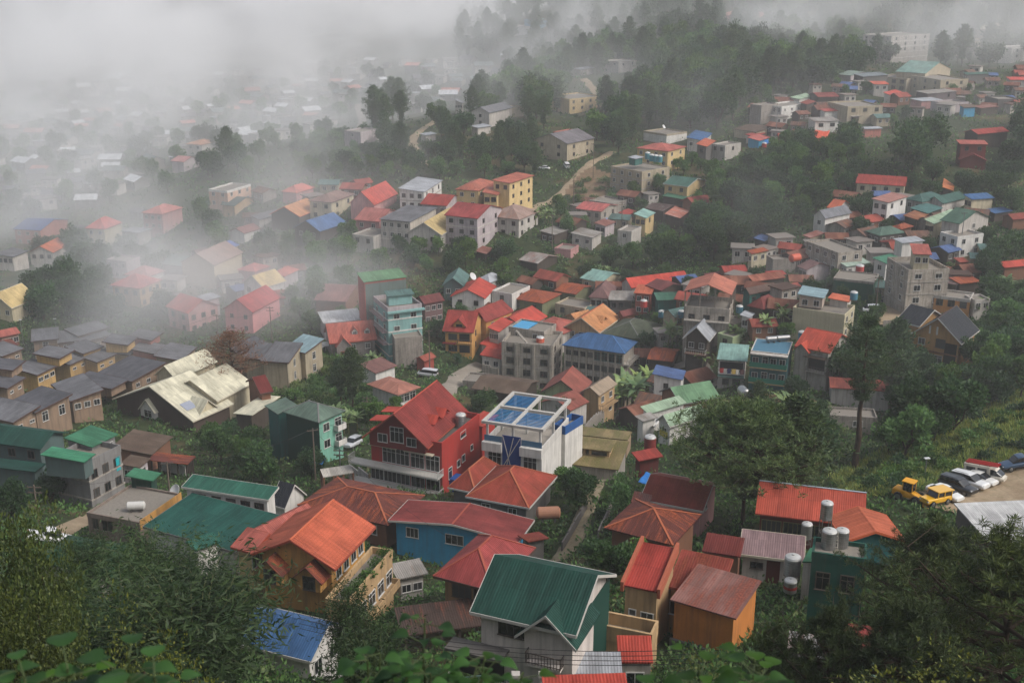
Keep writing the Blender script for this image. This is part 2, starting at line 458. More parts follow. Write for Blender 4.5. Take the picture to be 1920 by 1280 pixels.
DEBUG = False
class House:
    """One building. root = Empty at its base; block() adds walls + roof given by three eave corners seen in the photo."""
    def __init__(s, name, label, cat='house', group=None):
        s.name, s.label, s.cat, s.group = name, label, cat, group
        s.root = None; s.blocks = []
    def _xf(s, p):
        d = np.array(p, float) - s.o
        return (d[0] * s.ca + d[1] * s.sa, -d[0] * s.sa + d[1] * s.ca, d[2])
    def block(s, A, B, C, h, roof='gable', ax='x', rise=1.5, rc=None, wc=None, ov=0.45, hi='y1', t=None, base=None,
              wL=None, wR=None, fascia=None, cap=None, para=0.6, bands=None, minx=2.0, wt=1.0, pmat=None, fixt=False, floor_h=2.9, wtop=1.5, frame=None, open_=None, wallname='wall'):
        dzB = rise if (roof == 'shed' and hi in ('y0', 'x0')) else 0.0
        dzA = rise if (roof == 'shed' and hi in ('y1', 'x0')) else 0.0
        dzC = rise if (roof == 'shed' and hi in ('x1', 'y0')) else 0.0
        if s.root is None:                       # the first block stands on the ground; the others keep their place relative to it
            pB = hit(B[0], B[1], h + dzB, 50.0)
            if fixt: pB = P(*B, t)
            s.k = project(pB)[2] / t if t else 1.0
            if DEBUG and t: print('CTL', round(s.k, 3), *[round(float(v), 1) for v in project(P(*B, t) - np.array((0, 0, h + dzB)))], s.label[:30])
        else:
            pB = P(*B, t * s.k) if t else hit(B[0], B[1], h + dzB, 50.0)
        z = pB[2] - dzB
        a = plane_pt(*A, z + dzA)[:2] - pB[:2] if isinstance(A, tuple) else None
        c = plane_pt(*C, z + dzC)[:2] - pB[:2] if isinstance(C, tuple) else None
        rot = lambda q, sgn: np.array((-q[1], q[0])) * sgn
        if a is None: a = rot(c / np.linalg.norm(c), 1) * A
        if c is None: c = rot(a / np.linalg.norm(a), -1) * C
        d = c * wt + rot(a, -1); d = d / np.linalg.norm(d)
        ex = np.array((d[0], d[1], 0.0)); ey = np.array((-d[1], d[0], 0.0))
        Lx, Ly = max(minx, float(c @ ex[:2])), max(minx, float(a @ ey[:2]))
        O = np.array((pB[0], pB[1], z))
        g = lambda x, y, zz=0.0: O + ex * x + ey * y + np.array((0, 0, zz))
        gmin = min(ground(*g(x, y)[:2]) for x in (0, Lx) for y in (0, Ly))
        zb = (gmin - 1.0) if base is None else (z - base)
        if s.root is None:
            ctr = g(Lx / 2, Ly / 2); s.o = np.array((ctr[0], ctr[1], zb))
            th = math.atan2(ex[1], ex[0]); s.ca, s.sa = math.cos(th), math.sin(th); s.th = th
            s.root = empty(s.name, s.o, th); tag(s.root, s.label, s.cat, s.group)
        dist = (O - CAM) @ FW
        k = dict(O=O, ex=ex, ey=ey, Lx=Lx, Ly=Ly, z=z, g=g, zb=zb, ov=ov if roof != 'flat' else 0.0, roof=roof, ax=ax, rise=rise, rc=rc, wc=wc, dist=dist, frame=frame, hi=hi, fascia=fascia)
        s.blocks.append(k)
        if DEBUG and (abs(s.k - 1) > 0.07 or not 3.2 < Lx < 22 or not 3.2 < Ly < 22 or not 0.3 < Lx / Ly < 3.2): print('DBG', s.label[:48], '| k %.2f Lx %.1f Ly %.1f t %.0f skew %.0f' % (s.k, Lx, Ly, dist, math.degrees(math.acos(max(-1, min(1, float(a @ c) / (np.linalg.norm(a) * np.linalg.norm(c))))))))
        _c = [project(g(x, y)) for x in (0, Lx) for y in (0, Ly)]; _wh = FPX / dist * min(h, 9.0) * 0.8
        HRECT.append((min(q[0] for q in _c), min(q[1] for q in _c) - FPX / dist * rise * 0.6, max(q[0] for q in _c), max(q[1] for q in _c) + _wh, dist))
        if base is None: FOOT.append((O[:2], ex[:2], ey[:2], Lx, Ly))
        o = k['ov']; th = 0.13
        # ---- walls
        W = MB(); x0, x1, y0, y1 = o, Lx - o, o, Ly - o
        zlow = zb - z
        if roof == 'gable' and ax == 'x': top = lambda x, y: rise * (1 - abs(y - Ly / 2) / (Ly / 2)) - th * 0.8
        elif roof == 'gable': top = lambda x, y: rise * (1 - abs(x - Lx / 2) / (Lx / 2)) - th * 0.8
        elif roof == 'shed': top = {'y1': lambda x, y: rise * y / Ly - th * 0.8, 'y0': lambda x, y: rise * (1 - y / Ly) - th * 0.8, 'x1': lambda x, y: rise * x / Lx - th * 0.8, 'x0': lambda x, y: rise * (1 - x / Lx) - th * 0.8}[hi]
        elif roof == 'hip': top = lambda x, y: rise * min(x, y, Lx - x, Ly - y) / (min(Lx, Ly) / 2) - th * 0.8
        else: top = lambda x, y: 0.0
        def side(p, q, mid=None):
            pts = [g(*p, zlow), g(*q, zlow), g(*q, top(*q))]
            if mid: pts.append(g(*mid, top(*mid)))
            pts.append(g(*p, top(*p))); W.face(pts)
        gy = roof == 'gable' and ax == 'x'; gx = roof == 'gable' and ax == 'y'
        side((x0, y0), (x1, y0), (Lx / 2, y0) if gx else None); side((x1, y0), (x1, y1), (x1, Ly / 2) if gy else None)
        side((x1, y1), (x0, y1), (Lx / 2, y1) if gx else None); side((x0, y1), (x0, y0), (x0, Ly / 2) if gy else None)
        W.face([g(x0, y0, zlow), g(x0, y1, zlow), g(x1, y1, zlow), g(x1, y0, zlow)])
        if not open_:
            k['wall'] = W.build(wallname, wc, s.root, s._xf)
        else:
            for (x, y) in [(x0, y0), (x1, y0), (x1, y1), (x0, y1)] + [(x0 + (x1 - x0) * i / open_, y0) for i in range(1, open_)] + [(x0, y0 + (y1 - y0) * i / open_) for i in range(1, open_)]:
                Q = MB(); Q.box(g(x - 0.12, y - 0.12, zlow), ex * 0.24, ey * 0.24, (0, 0, top(x, y) - zlow)); k['wall'] = Q.build('post', wc, s.root, s._xf)
        # ---- roof
        R = MB(); dn = np.array((0, 0, -th)); caps = []
        def slope(pts, e, q):
            pts = [np.array(p) for p in pts]
            up = np.array(q, float); up = up / np.linalg.norm(up)
            R.slab(pts, dn, 0, (O, np.array(e), up))
        if roof == 'gable' and ax == 'x':
            r0, r1 = g(0, Ly / 2, rise), g(Lx, Ly / 2, rise)
            slope([g(0, 0), g(Lx, 0), r1, r0], ex, ey * Ly / 2 + np.array((0, 0, rise)))
            slope([g(Lx, Ly), g(0, Ly), r0, r1], -ex, -ey * Ly / 2 + np.array((0, 0, rise))); caps = [(r0, r1)]
        elif roof == 'gable':
            r0, r1 = g(Lx / 2, 0, rise), g(Lx / 2, Ly, rise)
            slope([g(0, Ly), g(0, 0), r0, r1], -ey, ex * Lx / 2 + np.array((0, 0, rise)))
            slope([g(Lx, 0), g(Lx, Ly), r1, r0], ey, -ex * Lx / 2 + np.array((0, 0, rise))); caps = [(r0, r1)]
        elif roof == 'hip':
            if Lx >= Ly: q = Ly / 2; r0, r1 = g(q, q, rise), g(Lx - q + 1e-3, q, rise)
            else: q = Lx / 2; r0, r1 = g(q, q, rise), g(q, Ly - q + 1e-3, rise)
            c0, c1, c2, c3 = g(0, 0), g(Lx, 0), g(Lx, Ly), g(0, Ly)
            u = np.array((0, 0, rise))
            if Lx >= Ly:
                slope([c0, c1, r1, r0], ex, ey * q + u); slope([c2, c3, r0, r1], -ex, -ey * q + u)
                slope([c1, c2, r1], ey, -ex * q + u); slope([c3, c0, r0], -ey, ex * q + u); caps = [(r0, r1), (c0, r0), (c1, r1), (c2, r1), (c3, r0)]
            else:
                slope([c0, c1, r0], ex, ey * q + u); slope([c2, c3, r1], -ex, -ey * q + u)
                slope([c1, c2, r1, r0], ey, -ex * q + u); slope([c3, c0, r0, r1], -ey, ex * q + u); caps = [(r0, r1), (c0, r0), (c1, r0), (c2, r1), (c3, r1)]
        elif roof == 'shed':
            H = {'y1': (0, 0, rise, rise), 'y0': (rise, rise, 0, 0), 'x1': (0, rise, rise, 0), 'x0': (rise, 0, 0, rise)}[hi]
            e, q = {'y1': (ex, ey * Ly + np.array((0, 0, rise))), 'y0': (-ex, -ey * Ly + np.array((0, 0, rise))), 'x1': (-ey, ex * Lx + np.array((0, 0, rise))), 'x0': (ey, -ex * Lx + np.array((0, 0, rise)))}[hi]
            slope([g(0, 0, H[0]), g(Lx, 0, H[1]), g(Lx, Ly, H[2]), g(0, Ly, H[3])], e, q)
        else:
            pw = 0.16
            R.box(g(pw, pw, -para - 0.2), ex * (Lx - 2 * pw), ey * (Ly - 2 * pw), (0, 0, 0.2))
            k['slab_z'] = z - para
        if roof == 'flat':
            # the walls' own mesh is closed by the slab; the parapet stands a little proud of it
            pm = pmat or wc
            Q = MB(); w2 = 0.2
            for c, a1, a2 in ((g(-0.04, -0.04, -para - 0.25), ex * (Lx + 0.08), ey * w2), (g(-0.04, Ly - w2 + 0.04, -para - 0.25), ex * (Lx + 0.08), ey * w2), (g(-0.04, w2 - 0.04, -para - 0.25), ex * w2, ey * (Ly - 2 * w2 + 0.08)), (g(Lx - w2 + 0.04, w2 - 0.04, -para - 0.25), ex * w2, ey * (Ly - 2 * w2 + 0.08))):
                Q.box(c, a1, a2, (0, 0, para + 0.27))
            Q.build('parapet', pm, s.root, s._xf)
            k['roof_o'] = R.build('roof_slab', rc or plain('screed', (135, 128, 118), 0.9, 0, 0.5), s.root, s._xf)
        else:
            k['roof_o'] = R.build('roof', rc, s.root, s._xf)
            if caps and cap:
                Q = MB()
                for a1, b1 in caps:
                    dd = b1 - a1; L = np.linalg.norm(dd)
                    if L < 0.3: continue
                    dd = dd / L; sd = np.cross(dd, (0, 0, 1.0)); sd = sd / np.linalg.norm(sd); nn = np.cross(sd, dd)
                    Q.box(a1 - sd * 0.11 + nn * 0.005, dd * L, sd * 0.22, nn * 0.05)
                ro = Q.build('ridge_cap', cap, k['roof_o'], s._xf)
            if fascia:
                Q = MB(); zz = 0.24
                def edge(p, q):
                    p, q = np.array(p), np.array(q); dd = q - p; n = np.cross(dd, (0, 0, 1.0)); n = n / np.linalg.norm(n)
                    Q.box(p + n * 0.004 + np.array((0, 0, 0.02 - zz)), dd, n * 0.05, (0, 0, zz))
                if roof == 'gable' and ax == 'x':
                    edge(g(0, 0), g(Lx, 0)); edge(g(Lx, Ly), g(0, Ly)); edge(g(0, Ly), g(0, Ly / 2, rise)); edge(g(0, Ly / 2, rise), g(0, 0)); edge(g(Lx, 0), g(Lx, Ly / 2, rise)); edge(g(Lx, Ly / 2, rise), g(Lx, Ly))
                elif roof == 'gable':
                    edge(g(Lx, 0), g(Lx, Ly)); edge(g(0, Ly), g(0, 0)); edge(g(0, 0), g(Lx / 2, 0, rise)); edge(g(Lx / 2, 0, rise), g(Lx, 0)); edge(g(Lx, Ly), g(Lx / 2, Ly, rise)); edge(g(Lx / 2, Ly, rise), g(0, Ly))
                elif roof == 'hip':
                    edge(g(0, 0), g(Lx, 0)); edge(g(Lx, 0), g(Lx, Ly)); edge(g(Lx, Ly), g(0, Ly)); edge(g(0, Ly), g(0, 0))
                else:
                    edge(g(0, 0, H[0]), g(Lx, 0, H[1])); edge(g(Lx, 0, H[1]), g(Lx, Ly, H[2])); edge(g(Lx, Ly, H[2]), g(0, Ly, H[3])); edge(g(0, Ly, H[3]), g(0, 0, H[0]))
                Q.build('fascia', fascia, k['roof_o'], s._xf)
        # ---- floor bands
        if bands:
            n = int((-zlow - 0.5) / floor_h)
            for i in range(1, max(2, min(n + 1, 5))):
                Q = MB(); zz = -i * floor_h
                if zz < zlow: break
                Q.box(g(x0 - 0.09, y0 - 0.09, zz - 0.25), ex * (x1 - x0 + 0.18), ey * (y1 - y0 + 0.18), (0, 0, 0.28))
                Q.build('floor_band', bands, s.root, s._xf)
        # ---- windows
        for face, spec in (('L', wL), ('R', wR)):
            if spec:
                rows, cols = spec[0], spec[1]; w = spec[2] if len(spec) > 2 else 1.1; hh = spec[3] if len(spec) > 3 else 1.2
                for r in range(rows):
                    for i in range(cols):
                        s.window(k, face, (i + 0.5) / cols, -wtop - r * floor_h, w, hh)
        return k
    def facept(s, k, face, u, zz, out=0.0):
        """Point on a visible wall: u = 0..1 from the near corner B."""
        o = k['ov']
        if face == 'L': return k['g'](o - out, o + u * (k['Ly'] - 2 * o), zz), k['ey'], -k['ex']
        return k['g'](o + u * (k['Lx'] - 2 * o), o - out, zz), k['ex'], -k['ey']
    def window(s, k, face, u, zz, w=1.1, h=1.2, frame=None, mull=2, name='window', label=None):
        frame = frame or k['frame'] or FRAME_W()
        span = (k['Ly'] if face == 'L' else k['Lx']) - 2 * k['ov']
        if w > span * 0.9: w = span * 0.7
        p, du, n = s.facept(k, face, u, zz)
        me, mp, m2 = window_mesh(w, h, frame.name, mull, frame)
        far = k['dist'] > 235
        o = link(name, m2 if far else me, s.root)
        o.location = s._xf(p); o.rotation_euler = (0, 0, math.atan2(n[1], n[0]) - math.pi / 2 - s.th)
        if not far: link('pane', mp, o)
        return o
    def slabbox(s, k, face, u0, u1, z0, z1, d0, d1, name, mat, parent=None):
        """Box on a face: u range in metres from the near corner, z range under the eave, depth range outwards."""
        p, du, n = s.facept(k, face, 0.0, 0.0)
        b = MB(); b.box(p + du * u0 + n * d0 + np.array((0, 0, z0)), du * (u1 - u0), n * (d1 - d0), (0, 0, z1 - z0))
        return b.build(name, mat, parent or s.root, s._xf)
    def balcony(s, k, face, f0, f1, zz, depth=1.3, mat=None, rail='bars', rmat=None, rh=1.0):
        span = (k['Ly'] if face == 'L' else k['Lx']) - 2 * k['ov']
        u0, u1 = f0 * span, f1 * span
        sl = s.slabbox(k, face, u0, u1, zz - 0.2, zz, 0.004, depth, 'balcony', mat or k['wc'])
        p, du, n = s.facept(k, face, 0.0, 0.0); b = MB(); rmat = rmat or FRAME_W(); Z = lambda q: np.array((0, 0, q))
        c = [p + du * u0 + n * 0.1, p + du * u0 + n * depth, p + du * u1 + n * depth, p + du * u1 + n * 0.1]
        for a1, b1 in zip(c, c[1:]):
            d = b1 - a1; L = np.linalg.norm(d); d = d / L
            if rail == 'solid': b.box(a1 + Z(zz), d * L, np.cross(d, (0, 0, 1.0)) * -0.1, (0, 0, rh))
            else:
                b.box(a1 + Z(zz + rh - 0.06), d * L, np.cross(d, (0, 0, 1.0)) * -0.06, (0, 0, 0.06)); b.box(a1 + Z(zz + 0.1), d * L, np.cross(d, (0, 0, 1.0)) * -0.05, (0, 0, 0.05))
                m = max(2, int(L / (0.22 if k['dist'] < 200 else 0.5)))
                for i in range(m + 1): b.box(a1 + d * (L - 0.05) * i / m + Z(zz), d * 0.04, np.cross(d, (0, 0, 1.0)) * -0.04, (0, 0, rh))
        b.build('railing', rmat, sl, s._xf)
        return sl
    def dormer(s, k, face, f, w, zbase, hgt, rise, inset, depth, rc, wc, win=None, ov=0.25, fascia=None, name='dormer', frame=None, cap=None):
        """A small gabled box whose front stands `inset` metres inside the eave line of a face and runs `depth` metres inwards."""
        if face == 'L': o0, du, n, span = k['g'](0, 0), k['ey'], -k['ex'], k['Ly']
        else: o0, du, n, span = k['g'](0, 0), k['ex'], -k['ey'], k['Lx']
        c = o0 + du * (f * span) - n * inset; Z = lambda q: np.array((0, 0, q)); sg = 1.0 if face == 'R' else -1.0
        b = MB(); hw = w / 2
        fr = [c - du * hw + Z(zbase), c + du * hw + Z(zbase), c + du * hw + Z(zbase + hgt), c + Z(zbase + hgt + rise), c - du * hw + Z(zbase + hgt)]
        fr = fr if face == 'R' else fr[::-1]
        b.slab(fr, -n * depth)
        wo = b.build(name, wc, s.root, s._xf)
        r = MB(); ho = hw + ov; zl = zbase + hgt - ov * rise / hw; apex = lambda d: c + Z(zbase + hgt + rise + 0.1) - n * d
        el = lambda d, q: c + du * q * ho + Z(zl + 0.1) - n * d
        f0, f1 = -ov - 0.1, depth
        for q in (-1, 1):
            pts = [el(f0, q), el(f1, q), apex(f1), apex(f0)]
            nn = np.cross(pts[1] - pts[0], pts[2] - pts[1])
            if nn[2] < 0: pts = pts[::-1]
            up = apex(0) - el(0, q); up = up / np.linalg.norm(up)
            r.slab(pts, (0, 0, -0.11), 0, (c, n, up))
        ro = r.build(name + '_roof', rc, wo, s._xf)
        if fascia:
            q = MB()
            for sg2 in (-1, 1):
                a1, b1 = el(f0, sg2), apex(f0); q.box(a1 + n * 0.004 + Z(-0.2), b1 - a1, n * 0.05, (0, 0, 0.22))
            q.build('fascia', fascia, ro, s._xf)
        if win:
            wv, wh, wz = win; fm = frame or k['frame'] or FRAME_W()
            me, mp, m2 = window_mesh(wv, wh, fm.name, 2, fm)
            o = link('window', m2, wo); o.location = s._xf(c + Z(zbase + wz)); o.rotation_euler = (0, 0, math.atan2(n[1], n[0]) - math.pi / 2 - s.th)
        return wo
# ------------------------------------------------------------------ plants
def rand_unit(n, rng):
    v = rng.normal(size=(n, 3)); return v / np.linalg.norm(v, axis=1, keepdims=True)

def leaf_quads(c, d, up, L, Wd):
    """Rhombic leaves: centre base c, direction d, face normal hint up. Returns (4n,3) vertices."""
    side = np.cross(d, up); nrm = np.linalg.norm(side, axis=1, keepdims=True); side = side / np.maximum(nrm, 1e-6)
    L = np.asarray(L)[:, None]; Wd = np.asarray(Wd)[:, None]
    a = c; b = c + d * L * 0.5 + side * Wd * 0.5; e = c + d * L; f = c + d * L * 0.5 - side * Wd * 0.5
    return np.stack([a, b, e, f], 1).reshape(-1, 3)

def quads_of(v): return np.arange(len(v), dtype=np.int32).reshape(-1, 4)

def clump_leaves(centers, radii, per, size, rng, aspect=0.55, up=0.35, flat=0.8):
    """Leaves filling soft blobs; leaves sit towards the blob's skin and lean outwards and up."""
    out = []
    for c, r in zip(centers, radii):
        d = rand_unit(per, rng); rad = r * rng.uniform(0.45, 1.05, (per, 1)) ** 0.7
        p = np.asarray(c) + d * rad * np.array((1, 1, flat))
        q = d + rng.normal(scale=0.55, size=(per, 3)) + np.array((0, 0, up)); q /= np.linalg.norm(q, axis=1, keepdims=True)
        nn = rand_unit(per, rng) + np.array((0, 0, 0.9))
        L = size * rng.uniform(0.6, 1.35, per)
        out.append(leaf_quads(p, q, nn, L, L * aspect))
    return np.concatenate(out)

def tubes(segs, n=5):
    """Tapered bars (a, b, ra, rb) -> verts, quads."""
    V, Q = [], []
    for a, b, ra, rb in segs:
        a, b = np.asarray(a, float), np.asarray(b, float); d = b - a; L = np.linalg.norm(d)
        if L < 1e-5: continue
        d /= L; x = np.cross(d, (0.13, 0.97, 0.21)); x /= np.linalg.norm(x); y = np.cross(d, x); i = len(V)
        for r, p in ((ra, a), (rb, b)):
            for k in range(n):
                t = 2 * math.pi * k / n; V.append(p + r * (math.cos(t) * x + math.sin(t) * y))
        for k in range(n): Q.append((i + k, i + (k + 1) % n, i + n + (k + 1) % n, i + n + k))
    return np.array(V), np.array(Q, np.int32)

def plant(name, crown_v, crown_mat, segs=None, bark=None, crown_name='crown', trunk_name='trunk', n=6, weld=False):
    root = empty(name, (0, 0, 0))
    if weld:
        u, inv = np.unique(np.round(crown_v, 4), axis=0, return_inverse=True)
        if segs:
            v, q = tubes(segs, n); link(trunk_name, np_mesh(trunk_name, v, q, bark or BARK(), smooth=True), root)
        link(crown_name, np_mesh(crown_name, u, inv.reshape(-1, 4), crown_mat, smooth=True), root)
        return root
    if segs:
        v, q = tubes(segs, n); link(trunk_name, np_mesh(trunk_name, v, q, bark or BARK(), smooth=True), root)
    link(crown_name, np_mesh(crown_name, crown_v, quads_of(crown_v), crown_mat), root)
    return root

def path_segs(a, b, r0, r1, rng, k=4, wob=0.06):
    a, b = np.asarray(a, float), np.asarray(b, float); L = np.linalg.norm(b - a); pts = [a]
    for i in range(1, k): pts.append(a + (b - a) * i / k + rng.normal(scale=wob * L, size=3) * np.array((1, 1, 0.5)))
    pts.append(b)
    return [(pts[i], pts[i + 1], r0 + (r1 - r0) * i / k, r0 + (r1 - r0) * (i + 1) / k) for i in range(k)]

def broadleaf(name, H, R, seed, mat, nclump=70, per=34, leaf=0.55, crown0=0.32, flat=0.85, lob=0.35):
    rng = np.random.default_rng(seed); zc = H * (crown0 + 1) / 2; hz = H * (1 - crown0) / 2
    cen, rad = [], []
    nl = 7; lobes = [(rand_unit(1, rng)[0] * np.array((0.55, 0.55, 0.5)) * np.array((R, R, hz)) + np.array((0, 0, zc)), rng.uniform(0.42, 0.62)) for _ in range(nl)]
    while len(cen) < nclump:
        c, f = lobes[rng.integers(nl)]
        d = rand_unit(1, rng)[0]; p = c + d * np.array((R, R, hz)) * f * rng.uniform(0.55, 1.0)
        if p[2] < H * crown0 * 0.85: continue
        cen.append(p); rad.append(R * rng.uniform(0.13, 0.25))
    v = clump_leaves(cen, rad, per, leaf, rng, flat=flat)
    fork = np.array((rng.normal() * 0.15, rng.normal() * 0.15, H * crown0))
    segs = path_segs((0, 0, -1.0), fork, H * 0.028, H * 0.02, rng, 3, 0.02)
    for c, f in lobes:
        mid = fork + (c - fork) * 0.6
        segs += path_segs(fork, c, H * 0.014, H * 0.005, rng, 3, 0.05)
        for p in [cen[rng.integers(len(cen))] for _ in range(3)]:
            if np.linalg.norm(p - c) < R * 0.9: segs += path_segs(mid, p, H * 0.006, H * 0.002, rng, 2, 0.05)
    return plant(name, v, mat, segs)

def pine(name, H, R, seed, mat, crown0=0.42, levels=11, per_level=6, tufts=7, needles=14, nl=0.42, nw=0.05, tr=0.5, dome=0.55, droop=0.0, lean=0.0, bare=0):
    """Long-needled pine: bare bole, whorled limbs turning up at the tips, needle tufts along the outer limbs."""
    rng = np.random.default_rng(seed); segs = []; T = []
    top = np.array((lean, 0.0, H))
    trunk = path_segs((0, 0, -1.2), top * np.array((1, 1, 0.97)), H * 0.017 + 0.06, 0.05, rng, 7, 0.006); segs += trunk
    def at(z):
        f = max(0.0, min(0.999, (z + 1.2) / (H + 1.2))); i = int(f * 7); u = f * 7 - i; a, b = trunk[i][0], trunk[i][1]
        return a + (b - a) * u
    for l in range(levels):
        f = l / (levels - 1); z = H * (crown0 + (0.97 - crown0) * f)
        prof = (math.sin(math.pi * min(1.0, 0.18 + 0.82 * (1 - f) ** dome)) if f < 0.25 else (1 - ((f - 0.25) / 0.78) ** 2.2)) 
        rr = R * max(0.16, prof) * rng.uniform(0.85, 1.12)
        a0 = rng.uniform(0, 6.28)
        for k in range(per_level):
            a = a0 + 6.283 * k / per_level + rng.normal() * 0.25; r = rr * rng.uniform(0.6, 1.1)
            s = at(z + rng.normal() * 0.3); d = np.array((math.cos(a), math.sin(a), 0.0))
            rise = r * (0.12 + 0.5 * f - droop) + rng.normal() * 0.15
            mid = s + d * r * 0.55 + np.array((0, 0, rise * 0.25)); tip = s + d * r + np.array((0, 0, rise))
            segs.append((s, mid, 0.045 + 0.012 * r, 0.03 + 0.006 * r)); segs.append((mid, tip, 0.03 + 0.006 * r, 0.012))
            for j in range(tufts):
                u = 0.35 + 0.65 * (j + rng.uniform(0, 1)) / tufts
                p = (s + (mid - s) * u / 0.55) if u < 0.55 else (mid + (tip - mid) * (u - 0.55) / 0.45)
                lat = np.array((-d[1], d[0], 0)) * rng.normal() * r * 0.2 * (0.4 + u) + np.array((0, 0, abs(rng.normal()) * 0.25))
                q = p + lat
                if j % 2 == 0 and np.linalg.norm(lat) > 0.3: segs.append((p, q, 0.02, 0.01))
                T.append(q)
    T = np.array(T)
    if bare: T = T[rng.permutation(len(T))[: max(1, int(len(T) * (1 - bare)))]]
    n = len(T); C = np.repeat(T, needles, 0) + rng.normal(scale=tr * 0.28, size=(n * needles, 3))
    d = rand_unit(n * needles, rng) * np.array((1, 1, 0.75)) + np.array((0, 0, 0.55)); d /= np.linalg.norm(d, axis=1, keepdims=True)
    L = nl * rng.uniform(0.7, 1.25, n * needles)
    v = leaf_quads(C, d, rand_unit(n * needles, rng), L, np.full(n * needles, nw) * rng.uniform(0.8, 1.3, n * needles))
    return plant(name, v, mat, segs)

def shrub(name, H, R, seed, mat, nclump=14, per=30, leaf=0.4):
    rng = np.random.default_rng(seed); cen, rad = [], []
    for _ in range(nclump):
        a = rng.uniform(0, 6.28); r = R * math.sqrt(rng.uniform(0, 0.75)); h = H * (1 - 0.55 * (r / R) ** 2) * rng.uniform(0.35, 0.9)
        cen.append((r * math.cos(a), r * math.sin(a), h)); rad.append(R * rng.uniform(0.22, 0.42))
    v = clump_leaves(cen, rad, per, leaf, rng)
    segs = []
    for c in cen[:7]: segs += path_segs((rng.normal() * 0.1, rng.normal() * 0.1, -0.4), c, 0.05, 0.015, rng, 2, 0.05)
    return plant(name, v, mat, segs, crown_name='foliage', trunk_name='stem')

def banana(name, seed, mat, n_stem=3, H=3.2):
    """Clump of banana plants: fleshy stems and long arching blades with a folded midrib."""
    rng = np.random.default_rng(seed); V = []; segs = []
    for i in range(n_stem):
        b = np.array((rng.normal() * 0.9, rng.normal() * 0.9, 0.0)); h = H * rng.uniform(0.6, 1.05); top = b + np.array((rng.normal() * 0.2, rng.normal() * 0.2, h))
        segs.append((b - np.array((0, 0, 0.5)), top, 0.16, 0.09))
        for k in range(9):
            a = 6.283 * k / 9 + rng.normal() * 0.3; L = rng.uniform(1.7, 2.7); w = rng.uniform(0.3, 0.42); el = rng.uniform(0.45, 1.25)
            p = top.copy(); d = np.array((math.cos(a) * math.cos(el), math.sin(a) * math.cos(el), math.sin(el))); m = 6; prev = None
            side = np.array((-math.sin(a), math.cos(a), 0.0))
            for j in range(m + 1):
                u = j / m; ww = w * math.sin(math.pi * min(1, 0.12 + 0.88 * u) ** 0.8) + 0.02
                cur = (p + side * ww + np.array((0, 0, -0.25 * ww)), p.copy(), p - side * ww + np.array((0, 0, -0.25 * ww)))
                if prev is not None:
                    V += [prev[0], cur[0], cur[1], prev[1], prev[1], cur[1], cur[2], prev[2]]
                prev = cur; p = p + d * L / m; d = d + np.array((0, 0, -0.26)); d /= np.linalg.norm(d)
    return plant(name, np.array(V), mat, segs, plain('banana_stem', (110, 112, 70), 0.7), crown_name='foliage', trunk_name='stem', weld=True)

def bamboo(name, H, R, seed, mat, culms=26, per=60, leaf=0.36):
    """Feathery clump: many thin culms that arch over, hung with slim drooping leaves."""
    rng = np.random.default_rng(seed); V = []; segs = []
    for i in range(culms):
        a = rng.uniform(0, 6.28); out = R * rng.uniform(0.25, 1.0); h = H * rng.uniform(0.6, 1.0); b = np.array((math.cos(a), math.sin(a), 0)) * rng.uniform(0, 0.7)
        d = np.array((math.cos(a), math.sin(a), 0)); pts = []
        for j in range(7):
            u = j / 6; pts.append(b + d * out * u ** 2.2 + np.array((0, 0, h * (u - 0.28 * u ** 3.5) / 0.86)))
        for j in range(6): segs.append((pts[j], pts[j + 1], 0.045 * (1 - j / 7), 0.045 * (1 - (j + 1) / 7)))
        u = rng.uniform(0.25, 1.0, per) ** 0.8 * 6; j = np.minimum(u.astype(int), 5); f = (u - j)[:, None]; pp = np.array(pts)
        c = pp[j] * (1 - f) + pp[j + 1] * f + rng.normal(scale=(0.45, 0.45, 0.35), size=(per, 3))
        q = rand_unit(per, rng) * np.array((1, 1, 0.5)) + np.array((0, 0, -0.35)); q /= np.linalg.norm(q, axis=1, keepdims=True)
        L = leaf * rng.uniform(0.7, 1.5, per)
        V.append(leaf_quads(c, q, rand_unit(per, rng), L, L * 0.2))
    return plant(name, np.concatenate(V), mat, segs, plain('culm', (96, 100, 62), 0.7), crown_name='foliage', trunk_name='stem', n=4)

